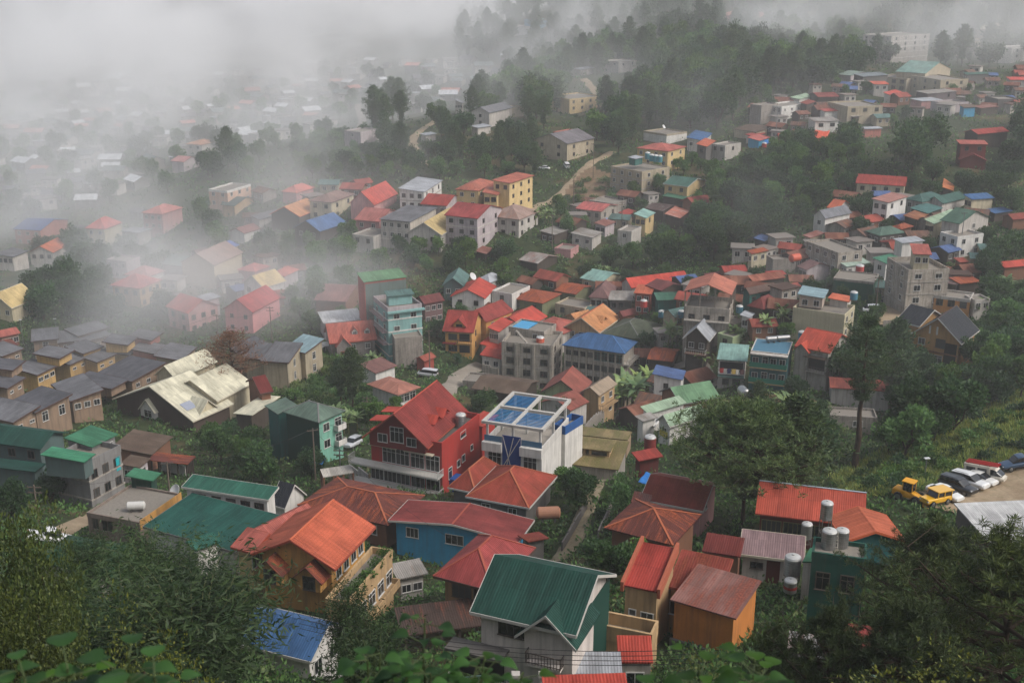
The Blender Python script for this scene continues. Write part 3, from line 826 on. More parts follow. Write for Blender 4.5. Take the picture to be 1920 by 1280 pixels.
def broad_leaf_plant(name, seed, mat, n_leaf=30, H=2.2, R=0.9, leaf=0.34, stems=4):
    """Tall weed with wide pointed leaves on stalks, each blade folded along its midrib."""
    rng = np.random.default_rng(seed); V = []; segs = []
    for sidx in range(stems):
        top = np.array((rng.normal() * R * 0.5, rng.normal() * R * 0.5, H * rng.uniform(0.86, 1.0))); segs += path_segs((rng.normal() * 0.1, rng.normal() * 0.1, -0.3), top, 0.025, 0.012, rng, 4, 0.03)
        for k in range(n_leaf // stems):
            u = 1 - (k / (n_leaf / stems)) * 0.26; b = top * np.array((u, u, u)); a = k * 2.4 + rng.normal() * 0.3; el = rng.uniform(-0.1, 0.6)
            st = 0.22 + 0.18 * (1 - u); d = np.array((math.cos(a), math.sin(a), 0)); e = b + d * st + np.array((0, 0, st * math.sin(el)))
            segs.append((b, e, 0.008, 0.006)); L = leaf * rng.uniform(0.7, 1.3); w = L * 0.46; side = np.array((-d[1], d[0], 0)); p = e.copy(); dd = d * 0.95 + np.array((0, 0, 0.25)); prev = None
            prof = [0.3, 0.8, 0.9, 0.74, 0.5, 0.24, 0.02]
            for j in range(7):
                ww = w * prof[j]; z = np.array((0, 0, 0.22 * ww)); cur = (p + side * ww + z, p.copy(), p - side * ww + z)
                if prev is not None: V += [prev[0], cur[0], cur[1], prev[1], prev[1], cur[1], cur[2], prev[2]]
                prev = cur; p = p + dd * L / 6; dd = dd + np.array((0, 0, -0.21)); dd /= np.linalg.norm(dd)
    return plant(name, np.array(V), mat, segs, plain('green_stem', (70, 84, 44), 0.7), crown_name='foliage', trunk_name='stem', weld=True)

SIZE = {}            # plant -> (height, crown radius, crown base fraction)
def hides(p, H_, R_, c0, lim=0.11):
    a = project(p); t = a[2]; s_ = FPX / t; top = project((p[0], p[1], p[2] + H_))[1]; bot = project((p[0], p[1], p[2] + H_ * c0))[1]
    x0, x1 = a[0] - R_ * s_ * 0.85, a[0] + R_ * s_ * 0.85
    for hx0, hy0, hx1, hy1, ht in HRECT:
        if ht < t - 4: continue
        w = min(x1, hx1) - max(x0, hx0); h_ = min(bot, hy1) - max(top, hy0)
        if w > 0 and h_ > 0 and w * h_ > lim * (hx1 - hx0) * (hy1 - hy0): return True
    return False

_used = {}
def put(proto, x, y, z=None, s=1.0, rz=None, label=None, cat='tree', group=None, tilt=0.0):
    """Stands a plant on the ground; the first call moves the first one, later calls copy it with its parts."""
    if _used.get(proto.name): o = copy_tree(proto)
    else: o = proto; _used[proto.name] = True
    o.location = (float(x), float(y), float(ground(x, y) if z is None else z)); o.scale = (s, s, s * random.uniform(0.92, 1.08))
    o.rotation_euler = (tilt * random.uniform(-1, 1), tilt * random.uniform(-1, 1), random.uniform(0, 6.283) if rz is None else rz)
    tag(o, label, cat, group)
    return o

def in_foot(x, y, m=0.5):
    for c, ex, ey, Lx, Ly in FOOT:
        dx, dy = x - c[0], y - c[1]
        if dx * dx + dy * dy > 2500: continue
        u = dx * ex[0] + dy * ex[1]; v = dx * ey[0] + dy * ey[1]
        if -m < u < Lx + m and -m < v < Ly + m: return True
    return False

PATHS = []           # centre lines of roads and paths with their half width
def in_path(x, y, m=0.3):
    for pl, hw in PATHS:
        for (ax_, ay_), (bx_, by_) in zip(pl, pl[1:]):
            dx, dy = bx_ - ax_, by_ - ay_; L2 = dx * dx + dy * dy + 1e-9
            u = min(1, max(0, ((x - ax_) * dx + (y - ay_) * dy) / L2))
            if (x - ax_ - u * dx) ** 2 + (y - ay_ - u * dy) ** 2 < (hw + m) ** 2: return True
    return False

def in_poly(px, py, poly):
    r = False; n = len(poly)
    for i in range(n):
        x1, y1 = poly[i]; x2, y2 = poly[(i + 1) % n]
        if (y1 > py) != (y2 > py) and px < (x2 - x1) * (py - y1) / (y2 - y1) + x1: r = not r
    return r
# ------------------------------------------------------------------ terrain mesh, roads, yards
def terrain_mat():
    m, nt, b, out = _new('hillside_soil'); s = N(nt)
    co = s.n('ShaderNodeTexCoord').outputs['Object']
    a = s.noise(co, 0.05, 5, 0.62); f = s.noise(co, 0.6, 5, 0.65); g = s.noise(co, 4.0, 4, 0.6)
    col = s.mix(s.mapr(f, 0.35, 0.65), srgb((38, 50, 30)), srgb((56, 68, 38)))
    col = s.mix(s.mapr(a, 0.54, 0.68, 0.0, 0.6), col, srgb((110, 88, 62)))
    col = s.mix(s.mapr(g, 0.35, 0.75, 0.0, 0.5), col, srgb((48, 44, 32)))
    s.set(b.inputs['Base Color'], col); b.inputs['Roughness'].default_value = 0.95; b.inputs['Specular IOR Level'].default_value = 0.1
    s.set(b.inputs['Normal'], s.bump(s.math('ADD', f, s.math('MULTIPLY', g, 0.3)), 0.5, 0.8))
    return m
_V = np.stack([_XX.ravel(), _YY.ravel(), HZ.ravel()], 1)
_idx = np.arange(GNX * GNY).reshape(GNY, GNX)
_F = np.stack([_idx[:-1, :-1].ravel(), _idx[:-1, 1:].ravel(), _idx[1:, 1:].ravel(), _idx[1:, :-1].ravel()], 1)
terrain = link('hillside_terrain', np_mesh('hillside_terrain', _V, _F, terrain_mat(), smooth=True))
tag(terrain, kind='structure')

def dirt_mat(name, c1, c2, grass=0.3):
    m, nt, b, out = _new(name); s = N(nt)
    co = s.n('ShaderNodeTexCoord').outputs['Object']
    f = s.noise(co, 0.35, 5, 0.65); g = s.noise(co, 3.0, 4, 0.65)
    col = s.mix(s.mapr(f, 0.3, 0.7), srgb(c1), srgb(c2))
    col = s.mix(s.mapr(g, 0.3, 0.75, 0.0, 0.4), col, tuple(q * 0.5 for q in srgb(c2)))
    if grass: col = s.mix(s.mapr(s.noise(co, 0.8, 4, 0.6), 0.55, 0.7, 0.0, grass), col, srgb((74, 82, 44)))
    s.set(b.inputs['Base Color'], col); b.inputs['Roughness'].default_value = 0.95; b.inputs['Specular IOR Level'].default_value = 0.15
    s.set(b.inputs['Normal'], s.bump(g, 0.05, 0.7))
    return m

def ribbon(name, px, width, mat, lift=0.16):
    pts = [hit(*p) for p in px]; line = []
    for a, b in zip(pts, pts[1:]):
        n = max(2, int(np.linalg.norm(b - a) / 1.5))
        for i in range(n): line.append((a + (b - a) * i / n)[:2])
    line.append(pts[-1][:2]); line = np.array(line)
    for _ in range(6): line[1:-1] = 0.25 * line[:-2] + 0.5 * line[1:-1] + 0.25 * line[2:]
    PATHS.append(([tuple(p) for p in line[::3]] + [tuple(line[-1])], width / 2))
    V, Q = [], []; m = 4
    for i, p in enumerate(line):
        d = line[min(i + 1, len(line) - 1)] - line[max(i - 1, 0)]; d = d / np.linalg.norm(d); s = np.array((-d[1], d[0]))
        for k in range(m + 1):
            q = p + s * width * (k / m - 0.5) * (1 + 0.12 * math.sin(i * 0.7 + k)); V.append((q[0], q[1], ground(*q) + lift - (0.25 if k in (0, m) else 0)))
    for i in range(len(line) - 1):
        for k in range(m): a = i * (m + 1) + k; Q.append((a, a + m + 1, a + m + 2, a + 1)[::-1])
    return tag(link(name, np_mesh(name, np.array(V), np.array(Q), mat, smooth=True)), kind='structure')

YARDS = []
def patch(name, px, mat, cell=1.0, lift=0.2):
    poly = [tuple(hit(*p)[:2]) for p in px]; YARDS.append(poly)
    xs, ys = [p[0] for p in poly], [p[1] for p in poly]; x0, y0 = min(xs), min(ys)
    nx, ny = int((max(xs) - x0) / cell) + 2, int((max(ys) - y0) / cell) + 2; V, Q, ix = [], [], {}
    def vid(i, j):
        if (i, j) not in ix:
            x, y = x0 + i * cell, y0 + j * cell; ix[(i, j)] = len(V); V.append((x, y, ground(x, y) + lift))
        return ix[(i, j)]
    for i in range(nx):
        for j in range(ny):
            if in_poly(x0 + (i + .5) * cell, y0 + (j + .5) * cell, poly): Q.append((vid(i, j), vid(i + 1, j), vid(i + 1, j + 1), vid(i, j + 1)))
    return tag(link(name, np_mesh(name, np.array(V), np.array(Q), mat, smooth=True)), kind='structure')

M_DIRT = dirt_mat('packed_dirt', (160, 144, 120), (132, 114, 92), 0.35)
M_LANE = dirt_mat('worn_concrete', (150, 142, 130), (120, 112, 102), 0.1)
M_TRACK = dirt_mat('garden_track', (150, 138, 116), (116, 104, 82), 0.75)
M_BARE = dirt_mat('bare_earth', (128, 106, 82), (104, 84, 64), 0.9)
ribbon('concrete_road', [(905, 684), (868, 697), (846, 722), (828, 760), (800, 800)], 4.5, M_LANE)
ribbon('garden_path', [(1150, 880), (1118, 905), (1100, 950), (1086, 1000), (1040, 1055)], 3.0, M_TRACK)
ribbon('lane', [(1190, 745), (1150, 770), (1118, 790), (1090, 815)], 3.0, M_DIRT)
ribbon('dirt_road', [(1150, 285), (1108, 305), (1082, 332), (1058, 358), (1020, 382), (975, 400), (930, 418)], 4.2, M_DIRT)
ribbon('hill_track', [(840, 215), (795, 240), (772, 262), (778, 292), (800, 310)], 5.0, M_DIRT)
ribbon('ridge_track', [(1020, 95), (1045, 108), (1064, 128)], 6.0, M_DIRT)
ribbon('stair_path', [(1095, 148), (1110, 165), (1130, 184)], 5.0, M_DIRT)
ribbon('foggy_road', [(670, 195), (680, 225), (668, 250)], 5.0, M_LANE)
ribbon('village_lane', [(80, 1012), (130, 990), (180, 965), (240, 945)], 3.2, M_DIRT)
ribbon('foot_path', [(1340, 725), (1325, 690), (1300, 675), (1255, 690)], 3.0, M_LANE)
patch('car_park', [(1700, 938), (1745, 915), (1800, 895), (1880, 880), (1990, 862), (2020, 960), (1940, 1000), (1850, 985), (1760, 955)], M_DIRT, 0.8)
patch('dirt_yard', [(1640, 578), (1690, 556), (1745, 560), (1740, 600), (1650, 610)], M_DIRT, 0.8)
patch('earth_bank', [(1060, 360), (1085, 330), (1110, 312), (1150, 330), (1150, 372), (1120, 385), (1080, 380)], M_BARE, 1.5)
patch('school_yard', [(1350, 800), (1440, 780), (1450, 760), (1350, 750), (1330, 770)], M_BARE, 1.0)
# ------------------------------------------------------------------ palettes
RM = roof_mat
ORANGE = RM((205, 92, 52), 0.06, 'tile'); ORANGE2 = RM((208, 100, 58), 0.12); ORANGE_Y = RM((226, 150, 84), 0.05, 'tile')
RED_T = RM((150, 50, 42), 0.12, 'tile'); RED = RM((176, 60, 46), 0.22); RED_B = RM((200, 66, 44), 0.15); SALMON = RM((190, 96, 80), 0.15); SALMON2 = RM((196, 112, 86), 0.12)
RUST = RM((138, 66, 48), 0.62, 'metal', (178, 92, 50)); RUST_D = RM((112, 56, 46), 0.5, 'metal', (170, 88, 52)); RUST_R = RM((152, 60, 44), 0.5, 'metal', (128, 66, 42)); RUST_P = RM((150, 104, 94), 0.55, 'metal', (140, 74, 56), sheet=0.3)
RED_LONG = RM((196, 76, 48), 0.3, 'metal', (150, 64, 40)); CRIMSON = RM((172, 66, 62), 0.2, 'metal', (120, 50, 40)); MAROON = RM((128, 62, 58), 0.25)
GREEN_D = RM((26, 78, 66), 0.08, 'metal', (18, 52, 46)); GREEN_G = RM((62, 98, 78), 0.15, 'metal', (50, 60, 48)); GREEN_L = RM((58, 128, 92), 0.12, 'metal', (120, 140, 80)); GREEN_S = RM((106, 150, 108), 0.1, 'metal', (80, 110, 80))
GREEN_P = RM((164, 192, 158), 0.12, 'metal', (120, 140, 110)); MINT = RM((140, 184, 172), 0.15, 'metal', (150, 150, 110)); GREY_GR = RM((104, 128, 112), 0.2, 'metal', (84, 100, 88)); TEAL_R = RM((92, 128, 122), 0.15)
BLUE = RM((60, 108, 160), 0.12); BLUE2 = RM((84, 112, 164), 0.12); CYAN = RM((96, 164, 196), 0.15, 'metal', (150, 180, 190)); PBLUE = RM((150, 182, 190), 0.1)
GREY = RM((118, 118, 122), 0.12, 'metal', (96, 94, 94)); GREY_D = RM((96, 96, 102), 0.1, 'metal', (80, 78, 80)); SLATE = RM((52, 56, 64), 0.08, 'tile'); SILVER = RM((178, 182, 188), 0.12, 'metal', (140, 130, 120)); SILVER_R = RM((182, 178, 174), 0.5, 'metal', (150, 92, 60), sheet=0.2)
CREAM = RM((226, 220, 190), 0.15, 'metal', (180, 168, 130)); CREAM2 = RM((214, 186, 120), 0.1); MAUVE = RM((152, 122, 122), 0.12, 'metal', (120, 96, 96)); MAUVE2 = RM((136, 98, 94), 0.25); BROWN = RM((112, 92, 76), 0.45, 'metal', (90, 70, 54)); MOSS = RM((150, 130, 84), 0.6, 'metal', (112, 108, 62), sheet=0.3); BROWN_G = RM((106, 96, 70), 0.25, 'metal', (80, 84, 60)); TIN = RM((160, 154, 146), 0.4, 'metal', (120, 96, 78), sheet=0.25); BROWN_R = RM((160, 84, 68), 0.12); TAN_R = RM((176, 146, 122), 0.2, 'metal', (150, 110, 90)); BEIGE_R = RM((178, 156, 130), 0.2)
TRIM_W = plain('trim_white', (196, 192, 184), 0.6); TRIM_D = plain('trim_dark', (84, 60, 52), 0.7); TRIM_R = plain('trim_red', (160, 74, 54), 0.6); TRIM_O = plain('trim_orange', (206, 104, 66), 0.6); TRIM_G = plain('trim_grey', (120, 118, 116), 0.6); TRIM_RU = plain('trim_rust', (168, 92, 60), 0.8); TRIM_CR = plain('trim_cream', (208, 198, 176), 0.6)
W_WHITE = wall_mat((226, 222, 214), 0.3); W_GREY = wall_mat((178, 170, 158), 0.55); W_CONC = wall_mat((196, 184, 168), 0.7, block=True); W_CONC2 = wall_mat((172, 162, 150), 0.6, block=True); W_TAN = wall_mat((204, 166, 112), 0.45); W_OCHRE = wall_mat((222, 160, 62), 0.4); W_ORANGE = wall_mat((214, 128, 26), 0.35); W_CREAM = wall_mat((210, 196, 160), 0.4); W_YEL = wall_mat((222, 190, 124), 0.3); W_PINK = wall_mat((204, 146, 142), 0.4); W_RED = wall_mat((186, 42, 30), 0.2); W_REDD = wall_mat((108, 32, 26), 0.4); W_BLUE = wall_mat((14, 158, 206), 0.25); W_TEAL = wall_mat((44, 116, 108), 0.4); W_DKG = wall_mat((18, 78, 66), 0.4); W_MINT = wall_mat((120, 190, 166), 0.3); W_MINT2 = wall_mat((136, 190, 186), 0.35); W_LGREY = wall_mat((202, 194, 184), 0.45); W_WOOD = wall_mat((78, 66, 56), 0.5); W_TGREY = wall_mat((88, 112, 110), 0.4); W_LIME = wall_mat((160, 180, 130), 0.4); W_BEIGE = wall_mat((186, 170, 140), 0.4); W_PGREY = wall_mat((192, 178, 180), 0.4); W_TAN2 = wall_mat((160, 132, 106), 0.55); W_SALM = wall_mat((190, 112, 96), 0.4); W_NAVY = wall_mat((14, 62, 122), 0.1); W_GOLD = wall_mat((190, 140, 72), 0.3); W_DGREY = wall_mat((110, 106, 102), 0.6); W_OLIVE = wall_mat((128, 132, 92), 0.5); W_BROWN = wall_mat((140, 92, 64), 0.4)

def H(name, label, *a, cat='house', group=None, **k):
    h = House(name, label, cat, group)
    if a: h.block(*a, **k)
    return h

# ================================================================== the nearest slope
# orange villa
h = H('villa', 'big orange tiled gable roof over ochre villa with planted terrace', (463, 1043), (628, 1067), (712, 988), 5.4, roof='gable', ax='x', rise=2.4, rc=ORANGE, wc=W_OCHRE, ov=0.9, fascia=TRIM_R, cap=TRIM_O, t=114, frame=FRAME_D())
b = h.blocks[0]
for f in (0.28, 0.74): h.dormer(b, 'L', f, 2.4, -2.6, 1.7, 1.1, -0.5, 1.6, RUST_D, W_OCHRE, win=(1.2, 1.4, 0.85), name='gable_window', ov=0.5)
for f in (0.2, 0.42, 0.64, 0.86): h.window(b, 'R', f, -1.6, 1.0, 1.3, frame=FRAME_W())
h.block((468, 995), (500, 1013), (590, 962), 4.6, roof='gable', ax='x', rise=0.9, rc=SALMON, wc=W_OCHRE, fascia=TRIM_R, ov=0.5, t=123)
h.block((429, 1027), (474, 1036), (510, 1000), 3.2, roof='shed', hi='x1', rise=0.9, rc=SALMON, wc=W_YEL, ov=0.5, t=118, fascia=TRIM_R, wR=(1, 2))
k = h.block(2.2, (652, 1128), (735, 1030), 1.5, roof='flat', wc=W_TAN, t=107, para=0.7, wR=(1, 5, 1.3, 1.4), wtop=2.6)
VILLA = k
h.balcony(k, 'R', 0.05, 0.95, -3.4, 1.0, W_TAN, 'solid', W_TAN, 0.6)
# blue roof under the bamboo
h = H('house', 'corrugated blue roof half hidden under the feathery bamboo', (462, 1180), (583, 1240), (612, 1162), 3.6, roof='gable', ax='y', rise=1.6, rc=BLUE, wc=W_WHITE, fascia=TRIM_W, t=92, fixt=True, wR=(1, 2))
# rusty roof in front of the red house
h = H('house', 'wide dark red roof streaked with rust below the balconied red house', (545, 955), (728, 985), (815, 932), 3.6, roof='hip', rise=1.5, rc=RUST_D, wc=W_BROWN, cap=TRIM_RU, t=143, ov=0.8, wL=(1, 3))
# blue walled house
h = H('house', 'turquoise walled house under a long maroon sheet roof', (726, 977), (972, 1016), (1006, 975), 5.6, roof='gable', ax='x', rise=0.9, rc=RM((148, 58, 52), 0.3, 'metal', (110, 50, 42)), wc=W_BLUE, ov=0.7, fascia=TRIM_W, cap=TRIM_R, t=137, fixt=True, frame=FRAME_W())
b = h.blocks[0]
for f, w in ((0.5, 2.2), (0.86, 1.5), (0.2, 1.3)): h.window(b, 'L', f, -1.5, w, 1.2, mull=3)
h.block((985, 1002), (990, 1015), (1022, 1003), 2.6, roof='shed', hi='x0', rise=0.5, rc=RUST_R, wc=W_DGREY, t=136)
h = H('shed', 'small grey concrete outhouse with flat tin lid beside turquoise house', (733, 1056), (745, 1086), (802, 1072), 2.6, roof='shed', hi='y1', rise=0.3, rc=TIN, wc=W_LGREY, t=124, cat='shed', wR=(1, 2, 0.9, 0.8))
h = H('shed', 'wide dark brown carport roof below the crimson hipped roof', (738, 1138), (752, 1192), (905, 1172), 2.4, roof='shed', hi='y1', rise=0.5, rc=RM((84, 66, 58), 0.4, 'metal', (120, 66, 46)), wc=W_WOOD, t=98, cat='shed', open_=4)
# crimson hip roof
h = H('house', 'crimson hipped roof on tan walls touching the dark green gable roof', (802, 1088), (925, 1108), (1022, 1031), 3.4, roof='hip', rise=2.1, rc=CRIMSON, wc=wall_mat((172, 132, 84), 0.4), cap=TRIM_R, fascia=TRIM_D, ov=0.8, t=107, frame=FRAME_D())
h.window(h.blocks[0], 'L', 0.62, -1.4, 1.9, 1.3, mull=3); h.window(h.blocks[0], 'L', 0.2, -1.4, 1.3, 1.3, mull=2)
# dark green roof house
h = H('house', 'dark green gabled roof on pale grey house with carport gate', (881, 1146), (1080, 1191), 9.0, 5.6, roof='gable', ax='y', rise=2.3, rc=GREEN_D, wc=wall_mat((222, 210, 200), 0.3), fascia=TRIM_W, ov=0.6, t=85, frame=FRAME_D())
b = h.blocks[0]
h.dormer(b, 'L', 0.27, 3.6, -5.2, 4.6, 1.7, 0.35, 4.6, GREEN_D, b['wc'], name='front_gable', fascia=TRIM_W, ov=0.5)
h.window(b, 'L', 0.27, -1.55, 1.5, 1.9, frame=plain('frame_ochre', (176, 140, 72), 0.6), mull=4); h.window(b, 'L', 0.63, -1.1, 2.2, 1.0, frame=FRAME_D(), mull=4)
h.balcony(b, 'L', 0.06, 0.44, -2.9, 0.9, b['wc'], 'bars', FRAME_D(), 0.9)
h.slabbox(b, 'L', 5.0, 8.6, -5.6, -3.0, 0.005, 0.03, 'carport_opening', plain('dark_opening', (22, 20, 20), 0.9))  # near-black panel on the wall, the carport's inner shade put into colour
h.slabbox(b, 'L', 4.6, 9.0, -2.95, -2.75, 0.0, 1.6, 'canopy', W_DGREY)
h.slabbox(b, 'R', 0.5, 8.5, -6.5, -0.4, 0.02, 0.08, 'side_cladding', plain('green_sheet', (20, 68, 58), 0.6))
# silver and red sheds at the bottom
h = H('shed', 'silver corrugated shed roof at the foot of the pale grey house', (1056, 1226), (1042, 1262), (1166, 1254), 2.4, roof='shed', hi='y1', rise=0.5, rc=SILVER, wc=W_DGREY, t=76, cat='shed', ov=0.2)
h = H('shed', 'red sheet roof below the silver corrugated shed', (1034, 1268), (1020, 1310), (1178, 1294), 2.2, roof='shed', hi='y1', rise=0.4, rc=RED_B, wc=W_DGREY, t=71, cat='shed', ov=0.2)
h = H('shed', 'little bright red lean-to roof under the tan balcony', (1164, 1190), (1159, 1240), (1224, 1236), 2.8, roof='shed', hi='y1', rise=0.9, rc=RED_B, wc=W_GREY, t=77, cat='shed', ov=0.15, wR=(1, 1, 1.2, 1.0))
# tan house with the red strip roof
h = H('house', 'tan rendered house with steep red strip roof between raised parapets', (1210, 1016), (1170, 1096), (1234, 1108), 6.0, roof='shed', hi='y1', rise=1.3, rc=RM((176, 54, 38), 0.35, 'metal', (120, 46, 34)), wc=W_TAN, ov=0.1, t=95, wt=2.0)
b = h.blocks[0]; g = b['g']
for xx in (-0.25, b['Lx'] - 0.02):
    q = MB(); q.slab([g(xx, -0.2, -0.5), g(xx, b['Ly'] + 0.2, 0.8), g(xx, b['Ly'] + 0.2, 1.75), g(xx, -0.2, 0.35)][::-1], b['ex'] * 0.27); q.build('parapet', plain('parapet_red', (170, 92, 66), 0.8), h.root, h._xf)
h.window(b, 'R', 0.72, -3.3, 0.95, 2.2, mull=2); h.window(b, 'R', 0.25, -2.4, 0.5, 0.5, mull=1)
h.block(2.0, (1126, 1170), (1222, 1189), 2.6, roof='flat', wc=W_TAN, t=90, para=1.0, wt=2)
h.block((1280, 1030), (1252, 1098), (1350, 1118), 5.2, roof='shed', hi='y1', rise=1.2, rc=RUST_R, wc=W_OCHRE, ov=0.2, t=98, wt=2, fascia=TRIM_R)
h.window(h.blocks[-1], 'R', 0.15, -2.0, 1.1, 1.2)
# orange tarp wall house
h = H('house', 'orange walled hut under a patched pink and rust sheet roof', (1296, 1052), (1256, 1123), (1375, 1166), 4.4, roof='shed', hi='y1', rise=0.5, rc=RUST_P, wc=W_ORANGE, ov=0.3, t=89)
b = h.blocks[0]; h.slabbox(b, 'R', -0.2, b['Lx'] - 0.4, -6.2, -3.6, 0.01, 0.25, 'plinth', W_DGREY)
# mauve roof house
h = H('house', 'small grey house with ribbed mauve roof and dark red door', (1402, 992), (1386, 1038), (1508, 1048), 3.0, roof='shed', hi='y1', rise=0.7, rc=MAUVE, wc=W_LGREY, ov=0.35, t=104, fascia=TRIM_CR)
b = h.blocks[0]; h.window(b, 'R', 0.25, -1.2, 1.1, 0.6, frame=FRAME_D()); h.slabbox(b, 'R', 2.3, 3.6, -2.9, -0.5, 0.01, 0.06, 'door', plain('door_red', (92, 34, 28), 0.6))
# green walled building with the tanks
h = H('building', 'dark green walled block with water tanks on its roof deck', (1531, 1006), (1523, 1034), (1624, 1046), 7.5, roof='flat', wc=wall_mat((14, 86, 72), 0.3), para=0.35, t=102, cat='building', frame=FRAME_D())
TANKDECK = h.blocks[0]; h.window(h.blocks[0], 'R', 0.24, -2.5, 1.0, 1.5); h.window(h.blocks[0], 'R', 0.7, -2.5, 1.0, 1.5)
k = h.block((1592, 966), (1584, 1014), (1682, 992), 9.0, roof='gable', ax='y', rise=0.9, rc=ORANGE2, wc=wall_mat((36, 120, 120), 0.3), ov=0.4, t=107, fascia=TRIM_O, base=2.6)
h = H('shed', 'narrow green lean-to roof beside the green walled block', (1508, 1024), (1504, 1052), (1522, 1056), 4.0, roof='shed', hi='x1', rise=0.3, rc=GREEN_L, wc=W_LGREY, t=101, cat='shed', ov=0.1, minx=1.2)
# long red roof
h = H('building', 'long orange red barrel roof over dark red hall with skylight strip', (1440, 903), (1416, 962), (1622, 984), 4.2, roof='gable', ax='x', rise=1.9, rc=RED_LONG, wc=W_REDD, ov=0.5, t=121, cap=plain('skylight', (160, 172, 180), 0.4), cat='building', frame=FRAME_D(), wt=2)
for f in (0.12, 0.34, 0.56): h.window(h.blocks[0], 'R', f, -1.5, 1.9, 1.3, mull=4, frame=plain('frame_olive', (110, 104, 60), 0.6))
# rusty cluster beside the pine
h = H('house', 'low rust brown hipped roof with orange streaked ridges beside garden path', (1119, 1002), (1262, 1022), (1345, 972), 3.0, roof='hip', rise=1.5, rc=RUST_D, wc=W_BROWN, cap=TRIM_RU, t=120, ov=0.6)
h = H('house', 'rust red gable roof with pink end wall under the big pine', (1196, 940), (1318, 958), (1362, 908), 3.4, roof='gable', ax='y', rise=1.5, rc=RUST_R, wc=W_PINK, t=129, fascia=TRIM_W, ov=0.5)
h.window(h.blocks[0], 'R', 0.4, -1.0, 0.6, 0.6, mull=1)
h.block((1190, 920), (1183, 940), (1218, 944), 2.6, roof='shed', hi='y1', rise=0.3, rc=RUST_P, wc=W_BROWN, t=131)
h = H('house', 'dark maroon sheet roof squeezed behind the mauve roofed house', (1324, 997), (1316, 1032), (1388, 1044), 3.4, roof='shed', hi='y1', rise=0.5, rc=RM((120, 44, 36), 0.3), wc=W_BROWN, t=112, ov=0.2)
# under the near pine
h = H('shed', 'white corrugated shelter roof streaked with rust under the pine boughs', (1500, 1190), (1475, 1226), (1620, 1236), 2.6, roof='shed', hi='y1', rise=0.7, rc=SILVER_R, wc=W_DGREY, t=82, cat='shed')
h = H('house', 'ribbed red roof with dark walls glimpsed under the near pine', (1590, 1180), (1578, 1206), (1722, 1216), 3.0, roof='shed', hi='y1', rise=0.5, rc=RM((160, 62, 54), 0.15), wc=W_DGREY, t=88)
h = H('shed', 'pale green metal shed roof below the rust streaked shelter', (1590, 1228), (1600, 1276), (1650, 1262), 2.0, roof='shed', hi='y1', rise=0.3, rc=RM((120, 150, 130), 0.15), wc=W_DGREY, t=76, cat='shed')
h = H('building', 'white and rust sheet roof along the edge of the car park', (1852, 940), (1886, 1052), (2010, 1010), 3.4, roof='shed', hi='y1', rise=0.6, rc=RM((206, 206, 204), 0.1, 'metal', (150, 110, 90)), wc=W_DGREY, t=110, cat='building', ov=0.3, fixt=True)
h = H('shed', 'rust brown lean-to roof below the parked sedan', (1806, 944), (1800, 966), (1868, 980), 2.4, roof='shed', hi='y1', rise=0.3, rc=RUST_D, wc=W_DGREY, t=124, cat='shed')

# ================================================================== left slope
h = H('house', 'grey flat roofed house with rooftop green shack and ochre side', (163, 960), (261, 979), (339, 925), 4.0, roof='flat', wc=wall_mat((150, 132, 118), 0.5), para=0.25, t=138, frame=FRAME_D())
b = h.blocks[0]; h.window(b, 'L', 0.2, -1.5, 1.5, 1.3, mull=3); h.window(b, 'L', 0.62, -1.3, 1.5, 1.3, mull=2); h.window(b, 'L', 0.85, -1.3, 0.8, 1.3)
h.slabbox(b, 'R', 0.05, b['Lx'] - 0.05, -1.0, 0.25, 0.045, 0.1, 'ochre_band', W_OCHRE)
h.block((232, 893), (286, 901), (307, 886), 6.6, roof='shed', hi='y1', rise=0.4, rc=GREEN_L, wc=wall_mat((28, 70, 58), 0.4), t=146, ov=0.5, base=2.4)
FLATGREY = b
h = H('house', 'wide dark green roof with a white windowed upper storey', (282, 978), (440, 1034), (512, 962), 3.4, roof='shed', hi='x1', rise=0.6, rc=RM((24, 92, 80), 0.06, 'metal', (20, 66, 58)), wc=W_WHITE, t=125, ov=0.4, fascia=TRIM_G)
k = h.block((342, 911), (503, 937), (520, 912), 7.0, roof='shed', hi='x1', rise=0.5, rc=RM((44, 112, 92), 0.06, 'metal', (30, 80, 66)), wc=W_WHITE, t=134, ov=0.4, fascia=TRIM_W, base=3.2, frame=FRAME_D())
for f in (0.1, 0.27, 0.45, 0.63, 0.82): h.window(k, 'L', f, -1.3, 1.1, 0.9)
h.block((357, 1012), (366, 1032), (412, 1010), 2.6, roof='shed', hi='y1', rise=0.3, rc=RM((40, 110, 92), 0.06), wc=W_WHITE, t=122)
h = H('house', 'slate roofed annexe with steep white gable behind green roof', (508, 944), (534, 953), (572, 926), 3.0, roof='gable', ax='y', rise=2.4, rc=SLATE, wc=W_WHITE, fascia=TRIM_W, t=142, ov=0.3)
h = H('house', 'dull green roof half buried in the dark trees at the slope foot', (75, 1040), (190, 1075), (235, 1020), 3.0, roof='hip', rise=1.2, rc=RM((34, 78, 52), 0.1), wc=W_GREY, t=112)
h = H('house', 'smaller moss green roof peeping between the bamboo and dark trees', (170, 1055), (220, 1085), (262, 1050), 2.6, roof='shed', hi='y1', rise=0.6, rc=RM((42, 96, 66), 0.1), wc=W_GREY, t=108)
h = H('house', 'teal grey house with broad dark green roof at the frame edge', (-110, 812), (76, 842), (122, 809), 6.6, roof='gable', ax='y', rise=1.4, rc=GREEN_D, wc=W_TGREY, t=176, ov=0.7, wL=(2, 5), frame=FRAME_D())
h.block((-60, 868), (66, 884), (84, 868), 3.4, roof='shed', hi='y1', rise=0.4, rc=GREEN_D, wc=W_TGREY, t=172)
